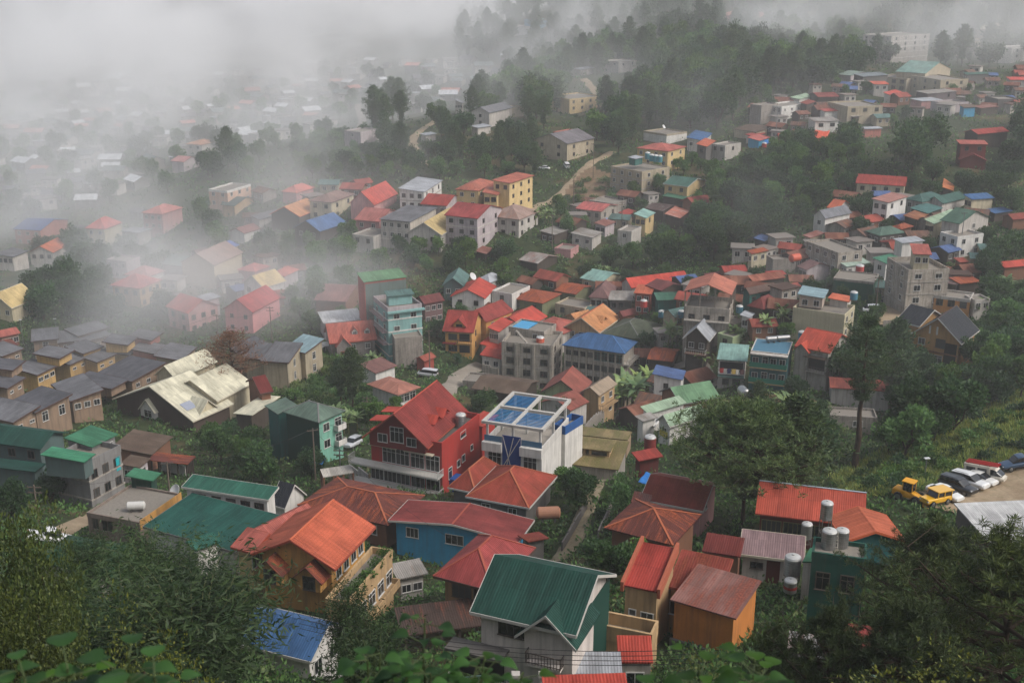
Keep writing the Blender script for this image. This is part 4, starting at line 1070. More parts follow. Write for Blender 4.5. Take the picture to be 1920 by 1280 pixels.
h = H('house', 'grey three storey house with two bright green lean-to roofs', (92, 856), (163, 866), (234, 836), 7.0, roof='flat', wc=wall_mat((140, 138, 136), 0.5), para=0.8, t=165, frame=FRAME_D(), bands=W_GREY, wR=(2, 3, 1.0, 1.2), wtop=2.2)
b = h.blocks[0]; h.slabbox(b, 'R', 5.3, 6.1, -3.6, -1.5, 0.01, 0.06, 'turquoise_door', plain('door_turquoise', (40, 170, 176), 0.5))
h.block((115, 822), (172, 838), (226, 814), 9.6, roof='shed', hi='y1', rise=0.5, rc=GREEN_L, wc=wall_mat((140, 138, 136), 0.5), t=170, ov=0.4, base=2.8, wL=(1, 1), wR=(1, 2))
h.block((76, 851), (158, 866), (178, 850), 6.3, roof='shed', hi='y1', rise=0.5, rc=RM((60, 150, 108), 0.1), wc=W_TGREY, t=162, ov=0.4, base=2.8)
h = H('house', 'low rust brown roof with weathered sheets behind bright green lean-tos', (205, 840), (285, 852), (330, 818), 3.0, roof='shed', hi='y1', rise=0.8, rc=BROWN, wc=W_BROWN, t=182)
h = H('house', 'pale pinkish gate house with tin roof between garden and grey house', (225, 868), (262, 876), (280, 858), 3.0, roof='shed', hi='y1', rise=0.3, rc=BROWN, wc=W_PGREY, t=168, wR=(1, 1), wL=(1, 2))
h = H('shed', 'long dark carport roof beside the garden wall', (276, 862), (352, 870), (368, 855), 2.6, roof='shed', hi='y1', rise=0.3, rc=RUST_D, wc=W_WOOD, t=172, cat='shed', open_=4)

# grey townhouses: skillion roofs in two tiers
TG = 'grey roofed townhouses stepping down the lower left slope'
def town(label, A, B, C, h, t, up=None, wall=W_TAN2, rc=GREY, hi='y1', rise=0.9, wR=(1, 2, 1.0, 0.5), wL=None, ax=None):
    q = H('townhouse', label, A, B, C, h, roof='shed', hi=hi, rise=rise, rc=rc, wc=wall, t=t, ov=0.5, fascia=TRIM_D, wR=wR, wL=wL, cat='townhouse', group=TG, frame=FRAME_W(), minx=6.5)
    if up: q.block(*up[:3], h + up[3], roof='shed', hi=up[4] if len(up) > 4 else hi, rise=0.7, rc=rc, wc=wall, t=up[5] if len(up) > 5 else t + 4, ov=0.6, fascia=TRIM_D, base=2.0, minx=6.0)
    return q
W_YEL2 = wall_mat((206, 164, 92), 0.45)
town('grey roofed townhouse cut by the frame edge, lowest of its row', (-40, 770), (24, 792), (60, 760), 4.2, 208, rc=GREY, hi='x1')
town('grey townhouse with orange tan end wall and barred window, second from frame edge', (22, 752), (66, 774), (124, 735), 4.8, 214, rc=GREY_D, hi='x1', wR=(1, 2, 1.2, 1.8))
town('wide pale grey townhouse roof above the rust brown sheet roof', (86, 722), (132, 752), (186, 735), 4.6, 222, rc=GREY, wR=(1, 3, 1.1, 1.1), hi='x1')
town('big two slope grey townhouse roof beside the cream church roof', (194, 694), (247, 715), (296, 676), 4.6, 232, up=((136, 711), (209, 729), (224, 718), -0.2, 'y1', 228), rc=GREY_D, hi='x1', wR=(1, 3, 1.0, 0.8))
town('grey townhouse with yellow wall and tall white window grid', (36, 696), (70, 703), (117, 686), 4.4, 250, up=((52, 667), (112, 672), (147, 660), 2.2), wall=W_YEL2, wR=(1, 3, 1.3, 0.9))
town('grey townhouse with golden yellow wall and strip windows', (96, 678), (131, 684), (172, 672), 4.4, 258, up=((126, 653), (156, 663), (195, 651), 2.2), wall=W_YEL2)
town('narrow grey townhouse with tan wall behind the lamp pole', (166, 672), (182, 679), (222, 665), 4.4, 262, up=((189, 643), (240, 647), (260, 637), 2.4), wall=W_YEL2)
town('grey townhouse with light tan wall at the uphill end of the row', (222, 660), (244, 666), (264, 650), 4.0, 268, wall=W_YEL)
town('dark grey twin level townhouse roof with little mast', (255, 655), (293, 664), (314, 650), 4.0, 274, up=((245, 632), (284, 638), (308, 625), 2.2), wall=W_SALM)
town('long steel grey hall roof at the back of the townhouses', (140, 638), (144, 644), (212, 628), 4.0, 296, up=((128, 622), (146, 630), (209, 614), 2.0, 'y1', 298), wall=W_TAN2, wR=(1, 4, 0.8, 0.6))
town('small grey townhouse with brown front and single dark door', (52, 632), (58, 640), (92, 638), 5.0, 292, wR=(1, 1, 1.2, 1.6), rise=1.2)
town('small grey townhouse with brown porch posts', (92, 640), (96, 645), (126, 642), 4.0, 290, wR=(1, 3, 0.6, 1.2), rise=1.2)
town('grey townhouse roof cut by frame edge in the upper row', (-40, 655), (4, 668), (44, 655), 4.4, 272)
town('dark shaded townhouse with pale posts by the frame edge', (-50, 720), (14, 728), (52, 712), 5.2, 236, up=((-40, 690), (24, 694), (50, 680), 2.2), rc=GREY_D)
town('flat grey roof wing in the fog between townhouses and cream roof', (300, 668), (340, 676), (372, 650), 4.4, 262, wall=W_BEIGE)
# the row in the fog
for lab, A, B, C, t in (('grey skillion townhouse on the fog side behind the bare pine', (440, 656), (447, 664), (480, 644), 262), ('pale skillion townhouse second along the foggy row', (478, 672), (500, 676), (528, 648), 256), ('pale skillion townhouse third along the foggy row', (528, 676), (541, 680), (560, 642), 255), ('tall pale skillion townhouse with slit windows ending the foggy row', (556, 655), (572, 662), (597, 636), 260)):
    town(lab, A, B, C, 6.4, t, wall=W_BEIGE, rc=PBLUE if 'tall' in lab else GREY, hi='x1', rise=1.6, wR=(2, 1, 0.9, 1.6))
h = H('house', 'red roofed house at the frame edge above the grey townhouses', (-40, 628), (0, 632), (48, 630), 3.0, roof='gable', ax='x', rise=1.0, rc=SALMON, wc=W_BROWN, t=303, wR=(1, 3))
h.block((-40, 640), (-5, 655), (40, 648), 1.6, roof='shed', hi='y1', rise=0.6, rc=RUST_D, wc=W_BROWN, t=298)
# cream church roof
h = H('church', 'big cream folded roof with skylight and dark glazed gable', (238, 737), (362, 790), (412, 750), 2.6, roof='gable', ax='x', rise=5.0, rc=CREAM, wc=wall_mat((92, 74, 64), 0.4), ov=0.6, t=224, fascia=TRIM_CR, cat='church')
b = h.blocks[0]; h.dormer(b, 'L', 0.55, 4.2, -1.8, 1.6, 2.2, 0.0, 2.0, CREAM, W_WHITE, name='porch', fascia=TRIM_CR, win=(2.0, 1.4, 0.8))
h.dormer(b, 'R', 0.45, 5.0, -1.0, 1.2, 2.4, 1.0, 4.0, CREAM, W_CREAM, name='side_gable', fascia=TRIM_CR)
s = MB(); g = b['g']; sl = np.array((0, 0, 5.0)) + b['ey'] * b['Ly'] / 2; sl = sl / np.linalg.norm(sl); p0 = g(1.2, 1.2, 1.2 * 5.0 / (b['Ly'] / 2) + 0.05) + sl * 1.6; nn = np.cross(b['ex'], sl)
s.box(p0, b['ex'] * 2.6, sl * 2.2, nn * 0.05); s.build('skylight', plain('skylight', (150, 156, 170), 0.3), b['roof_o'], h._xf)
h.block((330, 724), (408, 752), (452, 714), 4.4, roof='gable', ax='x', rise=3.4, rc=CREAM, wc=W_CREAM, ov=0.5, t=230, fascia=TRIM_CR); h.block((296, 700), (330, 712), (400, 676), 5.0, roof='gable', ax='x', rise=2.6, rc=CREAM, wc=W_CREAM, ov=0.4, t=244)
h = H('house', 'cream flat pitched roof beside the bare brown pine', (441, 771), (473, 778), (518, 742), 3.2, roof='shed', hi='x0', rise=0.9, rc=CREAM, wc=W_WOOD, t=222)
h.block((452, 716), (488, 738), (516, 736), 4.6, roof='gable', ax='x', rise=2.2, rc=RM((124, 44, 38), 0.1), wc=W_BROWN, t=230, fascia=TRIM_D)

# ================================================================== middle valley
# green house with balconies
h = H('house', 'green house with grey green hip roof and stacked white balconies', (527, 772), (598, 792), (650, 770), 7.4, roof='hip', rise=1.6, rc=GREY_GR, wc=W_MINT, t=190, ov=0.5, cap=TRIM_G)
b = h.blocks[0]; h.slabbox(b, 'L', 0.0, b['Ly'] - 1.0, -9.0, -0.15, 0.01, 0.06, 'side_cladding', plain('green_cladding', (16, 62, 50), 0.7))
for r in (0, 1): h.window(b, 'R', 0.3, -1.6 - 2.9 * r, 1.3, 1.3); h.balcony(b, 'R', 0.62, 1.0, -2.6 - 2.7 * r, 1.0, W_WHITE, 'solid', W_WHITE, 0.8)
h.window(b, 'R', 0.82, -1.6, 1.4, 1.5); h.window(b, 'R', 0.82, -4.4, 1.4, 1.5)
h.block((495, 760), (520, 776), (560, 760), 6.6, roof='shed', hi='x1', rise=0.6, rc=GREY_GR, wc=W_TEAL, t=196)
# big red house
h = H('house', 'big red house with steep red gable and two white balconies', (693, 806), (828, 830), (901, 776), 7.8, roof='flat', wc=W_RED, t=168, para=0.9, pmat=W_RED, rc=plain('deck', (96, 90, 84), 0.9, 0, 0.4))
b = h.blocks[0]; BIGRED = b
b['frame'] = FRAME_W(); span = b['Ly']
for i, f in enumerate((0.13, 0.34, 0.55, 0.74)): h.window(b, 'L', f, -3.4, 2.1, 2.3, mull=3)
for i, f in enumerate((0.13, 0.34, 0.55, 0.74, 0.92)): h.window(b, 'L', f, -6.5, 2.1, 2.2, mull=3)
h.balcony(b, 'L', -0.02, 1.24, -4.8, 1.9, TRIM_W, 'bars', FRAME_W(), 1.0); h.balcony(b, 'L', -0.02, 1.24, -7.8, 1.9, TRIM_W, 'bars', FRAME_W(), 1.0)
for f0, f1 in ((0.6, 1.0), (0.1, 0.5)): h.slabbox(b, 'L', span * f0, span * f1, -2.05, -1.9, 0.0, 0.8, 'canopy', TRIM_CR)
for f, zz, w, hh in ((0.55, -1.2, 1.6, 0.9), (0.42, -5.2, 0.9, 1.0), (0.55, -5.0, 0.9, 1.0), (0.78, -4.4, 0.7, 0.8), (0.2, -5.6, 1.0, 1.6)): h.window(b, 'R', f, zz, w, hh, mull=1)
k = h.block((676, 822), (802, 840), (884, 773), 7.1, roof='gable', ax='x', rise=4.4, rc=RED_T, wc=wall_mat((128, 30, 24), 0.2), t=167, ov=0.8, cap=plain('ridge_red', (186, 74, 52), 0.6), fascia=TRIM_R, base=1.3)
h.window(k, 'L', 0.5, 0.9, 2.0, 2.2, mull=3); h.window(k, 'L', 0.24, 0.1, 1.4, 1.2); h.window(k, 'L', 0.76, 0.1, 1.4, 1.2)
for f in (0.42, 0.62): h.dormer(k, 'R', f, 1.9, 0.4, 1.3, 0.7, 1.5, 2.2, RED_B, W_RED, name='dormer', ov=0.35)
for yy in (0.25, 0.5):
    q = MB(); g = k['g']; c = g(k['Lx'] * yy, k['Ly'] - 1.7, 1.5); q.slab([c, c + k['ex'] * 2.2, c + k['ex'] * 2.2 + k['ey'] * 2.4 + np.array((0, 0, -0.3)), c + k['ey'] * 2.4 + np.array((0, 0, -0.3))], (0, 0, -0.12), 0, (c, k['ex'], k['ey'])); q.build('dormer_roof', RED_B, h.root, h._xf)
h.slabbox(b, 'R', 2.0, 4.2, -9.0, -6.4, 0.02, 1.2, 'blue_gate', plain('blue_paint', (20, 78, 150), 0.5))
h.block((880, 790), (905, 800), (930, 776), 5.0, roof='shed', hi='x1', rise=0.6, rc=RED_B, wc=W_RED, t=186)
# white house with blue pergola
h = H('house', 'white house with blue slatted pergola and crossed blue front panel', (905, 826), (1016, 839), (1074, 784), 6.2, roof='flat', wc=W_WHITE, t=174, para=1.0, rc=plain('deck_pale', (168, 160, 148), 0.9, 0, 0.4))
b = h.blocks[0]; g = b['g']; Lx, Ly = b['Lx'], b['Ly']
mblue = plain('slat_blue', (30, 118, 176), 0.5); navy = plain('navy_panel', (12, 58, 128), 0.4)
for x in (0.25, Lx / 2, Lx - 0.45):
    for y in (0.25, Ly / 2, Ly - 0.45): q = MB(); q.box(g(x, y, -0.9), b['ex'] * 0.3, b['ey'] * 0.3, (0, 0, 3.4)); q.build('post', W_WHITE, h.root, h._xf)
q = MB(); zt = 2.5
for y in (-0.3, Ly / 2 - 0.15, Ly - 0.1): q.box(g(-0.3, y, zt), b['ex'] * (Lx + 0.6), b['ey'] * 0.45, (0, 0, 0.4))
for x in (-0.3, Lx * 0.5, Lx - 0.1): q.box(g(x, -0.29, zt + 0.003), b['ex'] * 0.45, b['ey'] * (Ly + 0.6), (0, 0, 0.402))
q.build('pergola_frame', plain('pergola_white', (190, 186, 178), 0.7, 0, 0.4), h.root, h._xf)
q = MB(); m = 11
for i in range(m): q.box(g(0.25 + (Lx * 0.5 - 0.5) * i / m, 0.2, zt + 0.1), b['ex'] * 0.17, b['ey'] * (Ly - 0.4), (0, 0, 0.08))
q.build('pergola_slat', mblue, h.root, h._xf)
q = MB()
for i in range(m): q.box(g(Lx * 0.5 + 0.25 + (Lx * 0.5 - 0.5) * i / m, Ly * 0.5, zt + 0.1), b['ex'] * 0.17, b['ey'] * (Ly * 0.5 - 0.3), (0, 0, 0.08))
q.build('pergola_slat', mblue, h.root, h._xf)
sp = Ly
h.slabbox(b, 'L', sp * 0.36, sp * 0.68, -6.5, 1.1, 0.06, 0.16, 'front_panel', navy)
p, du, n = h.facept(b, 'L', 0, 0, 0.19); q = MB(); u0, u1 = sp * 0.37, sp * 0.67; um = (u0 + u1) / 2; Z = lambda v: np.array((0, 0, v))
for a1, z1, a2, z2 in ((u1, 1.0, u0 + 0.8, -6), (u0, 0.9, u1 - 0.1, -3.6), (u0 + 1.0, 0.9, u1, -6)): q.bar(p + du * a1 + Z(z1), p + du * a2 + Z(z2), 0.06, 5)
q.build('panel_lines', TRIM_W, h.root, h._xf)
for f in (0.2, 0.82): h.window(b, 'L', f, -2.9, 1.9, 2.2, mull=3, frame=FRAME_W())
h.slabbox(b, 'L', 0.0, sp * 0.35, -0.1, 0.75, 0.01, 0.08, 'parapet_glass', plain('blue_glass', (70, 110, 140), 0.15)); h.slabbox(b, 'L', sp * 0.69, sp, -0.1, 0.75, 0.01, 0.08, 'parapet_glass', plain('blue_glass', (70, 110, 140), 0.15))
for f0, f1 in ((-0.02, 0.36), (0.68, 1.02)): h.slabbox(b, 'L', sp * f0, sp * f1, -1.5, -0.15, 0.02, 0.7, 'balcony', W_WHITE)
k = h.block((1052, 790), (1060, 800), (1078, 776), 6.0, roof='flat', wc=W_WHITE, pmat=wall_mat((20, 96, 170), 0.3), t=182, para=1.0)
# mossy flat house
h = H('house', 'mossy yellow brown sheet roof with clerestory and two low dormers', (1064, 814), (1016, 864), (1162, 876), 3.6, roof='shed', hi='y1', rise=0.9, rc=MOSS, wc=W_GREY, t=168, ov=0.5, wt=2)
b = h.blocks[0]; h.block((1066, 796), (1062, 812), (1176, 826), 6.2, roof='shed', hi='y0', rise=0.25, rc=MOSS, wc=wall_mat((168, 140, 108), 0.4), t=180, ov=0.15, base=3.0, wt=2, wR=(1, 4, 1.4, 0.7), wtop=0.9)
for f in (0.36, 0.68): 
    q = MB(); g = b['g']; c = g(b['Lx'] * f - 1.5, b['Ly'] * 0.38, 0.1); ex, ey = b['ex'], b['ey']
    q.box(c, ex * 3.2, ey * 3.0, (0, 0, 1.3)); do = q.build('dormer', W_TAN, h.root, h._xf)
    q = MB(); c2 = c - ex * 0.3 - ey * 0.5 + np.array((0, 0, 1.31)); q.slab([c2, c2 + ex * 3.8, c2 + ex * 3.8 + ey * 3.7 + np.array((0, 0, 0.15)), c2 + ey * 3.7 + np.array((0, 0, 0.15))], (0, 0, 0.12), 0, (c2, ex, ey)); q.build('dormer_roof', MOSS, do, h._xf)
    q = MB(); q.box(c + ex * 0.4 - ey * 0.04 + np.array((0, 0, 0.35)), ex * 2.4, ey * 0.03, (0, 0, 0.65)); q.build('pane', glass_mat(), do, h._xf)
# rusty hip in front
h = H('house', 'rust red double hipped roof in front of the white pergola house', (872, 931), (992, 952), (1047, 892), 3.8, roof='hip', rise=2.6, rc=RM((164, 62, 40), 0.45, 'metal', (136, 70, 40)), wc=W_DGREY, fascia=TRIM_W, cap=TRIM_RU, t=150, ov=0.7, wL=(1, 2), frame=FRAME_W())
h.block((837, 915), (892, 924), (950, 878), 3.9, roof='hip', rise=2.2, rc=RM((164, 62, 40), 0.45, 'metal', (136, 70, 40)), wc=W_DGREY, fascia=TRIM_W, cap=TRIM_RU, t=156, ov=0.6)
h = H('house', 'grey brown weathered roof under the unfinished concrete block', (888, 724), (981, 742), (1002, 712), 2.8, roof='gable', ax='y', rise=1.2, rc=BROWN, wc=W_WOOD, t=236, ov=0.5)
# yellow balcony house
h = H('house', 'yellow three storey house with red roof and arched loggia', (828, 622), (888, 624), (912, 597), 7.4, roof='gable', ax='y', rise=3.6, rc=RM((178, 56, 42), 0.12, 'tile'), wc=W_OCHRE, t=279, ov=0.6, cap=TRIM_R, frame=FRAME_D())
b = h.blocks[0]; h.dormer(b, 'L', 0.5, 2.8, 0.3, 1.2, 1.4, 1.4, 3.5, RM((178, 56, 42), 0.12, 'tile'), W_OCHRE, win=(1.4, 0.7, 0.8), ov=0.5)
for r in (0, 1): h.slabbox(b, 'L', 0.5, b['Ly'] * 0.4, -2.5 - 2.9 * r, -0.6 - 2.9 * r, 0.006, 0.03, 'loggia', plain('dark_opening', (22, 20, 20), 0.9)); h.window(b, 'L', 0.72, -1.5 - 2.9 * r, 2.0, 1.4, mull=3); h.window(b, 'R', 0.4, -1.5 - 2.9 * r, 1.0, 1.3)  # loggias are flat dark sheets, their inner shade painted on the wall
h.balcony(b, 'L', 0.0, 0.5, -2.7, 1.2, W_OCHRE, 'bars', FRAME_D(), 1.0); h.slabbox(b, 'L', b['Ly'] * 0.5, b['Ly'] * 0.95, -7.4, -5.9, 0.006, 0.03, 'garage_opening', plain('dark_opening', (22, 20, 20), 0.9))  # garage mouth is a flat panel painted dark for its shade
h.slabbox(b, 'L', b['Ly'] * 0.5, b['Ly'] * 0.92, -3.1, -2.9, 0.0, 1.0, 'canopy', RM((178, 56, 42), 0.12, 'tile'))
h = H('house', 'red tiled roof tucked behind the yellow balcony house', (878, 590), (912, 604), (950, 580), 6.0, roof='gable', ax='x', rise=2.4, rc=RM((156, 56, 46), 0.15, 'tile'), wc=W_OCHRE, t=290, cap=TRIM_R, wR=(2, 2))
h = H('house', 'orange red gabled roof house left of the rooftop pool', (928, 604), (985, 616), (1022, 592), 5.6, roof='gable', ax='x', rise=2.2, rc=RED_B, wc=W_LGREY, t=292, cap=TRIM_R, ov=0.6, wL=(1, 2))
h.block((912, 614), (936, 622), (966, 603), 4.8, roof='shed', hi='y1', rise=0.8, rc=RED_B, wc=W_LGREY, t=285, wL=(1, 2))
h = H('house', 'flat salmon hipped roof behind the rooftop pool', (1002, 608), (1052, 628), (1080, 602), 6.0, roof='hip', rise=1.4, rc=SALMON, wc=W_LGREY, t=291, cap=TRIM_R)
# unfinished concrete block with blue pool roof
h = H('building', 'grey four storey concrete block with turquoise rooftop pool and stair', (938, 643), (1036, 648), (1064, 622), 11.6, roof='flat', wc=W_CONC, t=274, para=0.8, cat='building', bands=W_GREY, wL=(4, 3, 1.6, 1.4), wR=(3, 2, 1.2, 1.3), frame=FRAME_D())
b = h.blocks[0]
for f in (0.0, 0.33, 0.67): h.slabbox(b, 'L', b['Ly'] * f + 0.2, b['Ly'] * f + 0.7, -12.5, -0.2, 0.0, 0.35, 'pier', W_CONC)
k = h.block((957, 610), (1020, 622), (1036, 606), 15.0, roof='flat', wc=W_CONC, t=280, para=0.5, base=3.4, wL=(1, 2), minx=3)
q = MB(); g = k['g']; q.box(g(0.5, k['Ly'] * 0.5, -0.35), k['ex'] * (k['Lx'] - 1.0), k['ey'] * (k['Ly'] * 0.45), (0, 0, 0.15)); q.build('pool_water', plain('pool_water', (40, 150, 200), 0.15), h.root, h._xf)
q = MB()
for i in range(10): p = b['g'](1.2, b['Ly'] * 0.52 - 0.0, -0.6) + b['ey'] * (0.28 * i) + np.array((0, 0, 0.3 * i)); q.box(p, b['ex'] * 1.0, b['ey'] * 0.3, (0, 0, 0.3))
q.build('stair', W_GREY, h.root, h._xf)
CONCRETE = b
h = H('house', 'small house with two bright red awning roofs beside the concrete block', (900, 664), (941, 673), (952, 655), 4.4, roof='shed', hi='y1', rise=0.7, rc=RED_B, wc=W_LGREY, t=268, wL=(1, 2))
h.block((900, 643), (940, 654), (952, 640), 7.4, roof='shed', hi='y1', rise=0.7, rc=RED_B, wc=W_LGREY, t=274)
h = H('wall', 'old stone retaining wall by the concrete road', (868, 712), (905, 716), (915, 700), 2.6, roof='flat', wc=W_CONC2, t=252, para=0.4, cat='wall')
# blue roof building
h = H('building', 'three storey grey concrete building under a blue hip roof', (1051, 649), (1172, 663), (1203, 642), 9.6, roof='hip', rise=2.3, rc=BLUE, wc=W_CONC, t=268, ov=0.6, cat='building', bands=W_GREY, frame=FRAME_D(), cap=plain('ridge_blue', (70, 120, 176), 0.6))
b = h.blocks[0]
for i in range(8):
    f = (i + 0.5) / 8
    h.window(b, 'L', f, -1.7, 1.9 if i < 4 else 1.2, 1.9 if i < 4 else 1.1, frame=plain('frame_teal', (60, 110, 110), 0.6) if i < 4 else FRAME_D()); h.window(b, 'L', f, -4.6, 1.8, 1.2); h.window(b, 'L', f, -7.5, 1.7, 1.2)
for i in range(9): h.slabbox(b, 'L', (b['Ly'] - 1.2) * i / 8 - 0.1, (b['Ly'] - 1.2) * i / 8 + 0.2, -10.5, -0.1, 0.0, 0.3, 'pier', W_CONC)
h.balcony(b, 'R', 0.0, 1.0, -3.0, 1.5, W_GREY, 'bars', FRAME_D(), 1.0); h.balcony(b, 'R', 0.0, 1.0, -6.0, 1.5, W_GREY, 'bars', FRAME_D(), 1.0)
h = H('house', 'apricot orange tiled gable house with arched veranda', (1054, 614), (1124, 624), (1166, 596), 5.4, roof='gable', ax='x', rise=3.2, rc=ORANGE_Y, wc=W_TAN, t=288, ov=0.7, cap=TRIM_O, fascia=TRIM_CR, wL=(1, 3, 1.6, 1.4), frame=FRAME_W())
h.dormer(h.blocks[0], 'R', 0.45, 2.6, 0.5, 0.9, 0.9, 1.6, 3.0, ORANGE_Y, W_TAN, ov=0.4); h.block((1070, 590), (1082, 602), (1104, 590), 5.0, roof='gable', ax='x', rise=1.4, rc=ORANGE_Y, wc=W_TAN, t=299)
h = H('house', 'half brown half green hip roof with teal walls', (1129, 623), (1201, 637), (1236, 608), 4.6, roof='hip', rise=2.4, rc=RM((84, 92, 70), 0.2, 'metal', (104, 88, 64)), wc=W_TEAL, t=273, ov=0.6, cap=TRIM_G)
h = H('house', 'reddish brown gable house with lime green wall by the lane', (1012, 736), (1090, 743), (1116, 716), 5.6, roof='gable', ax='x', rise=3.0, rc=BROWN_R, wc=W_LIME, t=240, ov=0.7, cap=TRIM_R, fascia=TRIM_D, wR=(1, 2))
h.block((1018, 750), (1070, 770), (1096, 750), 3.0, roof='gable', ax='x', rise=1.6, rc=BROWN_R, wc=W_LGREY, t=233, ov=0.4)
h = H('house', 'beige tan roofed house with wooden balcony beside brown gable', (1098, 728), (1124, 742), (1140, 716), 6.0, roof='gable', ax='x', rise=1.4, rc=BEIGE_R, wc=W_TAN, t=245, wR=(2, 2)); h.balcony(h.blocks[0], 'R', 0.0, 1.0, -3.2, 1.0, W_TAN, 'bars', FRAME_D())
h = H('shed', 'low dark red shed roof behind the banana clump', (1128, 744), (1150, 752), (1178, 738), 2.6, roof='shed', hi='y1', rise=0.3, rc=RUST_D, wc=W_WOOD, t=250, cat='shed')
# small white house with blue roof, green roofs
h = H('house', 'small white two storey house with plain blue roof', (1222, 702), (1280, 712), (1292, 695), 5.6, roof='shed', hi='y1', rise=0.8, rc=BLUE2, wc=W_WHITE, t=243, ov=0.4, frame=FRAME_D()); h.window(h.blocks[0], 'L', 0.55, -1.8, 0.9, 1.0); h.window(h.blocks[0], 'L', 0.4, -4.6, 0.9, 0.9)
h = H('house', 'bright green gable roof house with brown side wall', (1237, 733), (1276, 758), (1350, 744), 3.8, roof='gable', ax='x', rise=2.2, rc=GREEN_S, wc=W_BROWN, t=225, fascia=TRIM_G, wR=(1, 3))
h = H('house', 'pale green ridged roof house with white wall and yellow sign', (1222, 790), (1256, 800), (1333, 782), 3.8, roof='gable', ax='x', rise=1.7, rc=GREEN_P, wc=W_WHITE, t=208, fascia=TRIM_W, wL=(1, 1)); 
b = h.blocks[0]; h.slabbox(b, 'L', 0.5, b['Ly'] - 1.2, -2.6, -1.5, 0.02, 0.12, 'sign_board', plain('sign_yellow', (196, 176, 70), 0.5))
h.block((1192, 764), (1216, 776), (1296, 758), 3.4, roof='shed', hi='y1', rise=0.8, rc=GREEN_P, wc=W_WHITE, t=219); h.block((1195, 778), (1205, 790), (1230, 780), 2.6, roof='shed', hi='y1', rise=0.3, rc=TIN, wc=W_WHITE, t=212)
h = H('shed', 'red shed with round red tank under the pale green roof', (1190, 846), (1198, 864), (1240, 852), 2.6, roof='shed', hi='y1', rise=0.5, rc=RED, wc=W_REDD, t=184, cat='shed')
# grey white gabled house
h = H('house', 'dark timber house with white trimmed silver gable and balcony', (1280, 634), (1330, 640), (1352, 612), 6.4, roof='gable', ax='x', rise=3.0, rc=SILVER, wc=W_WOOD, t=260, fascia=TRIM_W, ov=0.7, wL=(1, 2), frame=FRAME_W()); h.balcony(h.blocks[0], 'L', 0.0, 1.0, -3.2, 1.3, W_BROWN, 'bars', FRAME_W())
h.block((1298, 604), (1320, 614), (1352, 600), 6.8, roof='shed', hi='y1', rise=1.0, rc=SILVER, wc=W_LGREY, t=276)
h = H('house', 'low shack with rust red patched roof below the timber gable house', (1212, 674), (1262, 678), (1280, 655), 3.2, roof='gable', ax='y', rise=1.0, rc=RUST, wc=W_WOOD, t=253)
# terrace row on the right
h = H('house', 'mint roofed house with washing on its open balcony', (1346, 642), (1344, 673), (1401, 678), 7.0, roof='shed', hi='y1', rise=0.4, rc=MINT, wc=W_LGREY, t=219, ov=0.4, frame=FRAME_D(), wt=2); b = h.blocks[0]
h.slabbox(b, 'R', 0.3, b['Lx'] - 1.2, -2.6, -0.6, 0.006, 0.03, 'loggia', plain('dark_opening', (22, 20, 20), 0.9)); h.balcony(b, 'R', 0, 1, -2.8, 1.0, W_WHITE, 'bars', FRAME_W()); h.window(b, 'R', 0.3, -5.0, 1.2, 1.2); h.window(b, 'R', 0.7, -5.0, 1.4, 1.2); h.slabbox(b, 'R', 0.0, b['Lx'] - 0.8, -3.6, -3.4, 0.0, 1.2, 'canopy', MINT)  # loggia is a flat dark sheet with the recess shade in its colour
h = H('house', 'teal house with two long green balconies and pale blue roof deck', (1420, 634), (1408, 657), (1478, 664), 9.0, roof='flat', wc=wall_mat((52, 112, 118), 0.3), t=215, para=0.1, pmat=W_LGREY, rc=CYAN, frame=FRAME_D(), wt=2); b = h.blocks[0]; TEALDECK = b
for r in (0, 1):
    for f in (0.14, 0.4, 0.62, 0.86): h.window(b, 'R', f, -1.9 - 3.2 * r, 1.1, 1.6 if f == 0.4 else 1.2, frame=FRAME_W())
    h.balcony(b, 'R', 0, 1, -3.0 - 3.2 * r, 1.2, W_TAN, 'solid', plain('green_rail', (18, 108, 88), 0.5), 1.0)
h.slabbox(b, 'R', 0, b['Lx'], -0.45, -0.2, 0.0, 1.2, 'canopy', W_LGREY)
h = H('house', 'grey house with bright orange red crossed gable roof', (1492, 647), (1556, 662), (1592, 634), 8.4, roof='gable', ax='y', rise=2.5, rc=RM((214, 76, 44), 0.05, 'tile'), wc=W_GREY, t=214, cap=TRIM_R, fascia=TRIM_R, ov=0.5, frame=FRAME_D()); b = h.blocks[0]
h.dormer(b, 'L', 0.78, 2.8, -8.0, 7.6, 1.3, -0.2, 4.0, RM((214, 76, 44), 0.05, 'tile'), W_GREY, name='front_gable', ov=0.4); h.window(b, 'L', 0.78, -2.2, 1.8, 1.3, mull=3); h.slabbox(b, 'L', 0.5, b['Ly'] * 0.6, -4.2, -1.8, 0.006, 0.03, 'loggia', plain('dark_opening', (22, 20, 20), 0.9)); h.balcony(b, 'L', 0.0, 0.62, -4.4, 1.0, W_GREY, 'bars', FRAME_D()); h.slabbox(b, 'L', 0.3, b['Ly'] * 0.62, -1.6, -1.4, 0.0, 1.2, 'canopy', BROWN)  # flat sheet painted near-black for the shade inside the loggia
h.window(b, 'L', 0.78, -5.2, 1.8, 1.2, mull=3)
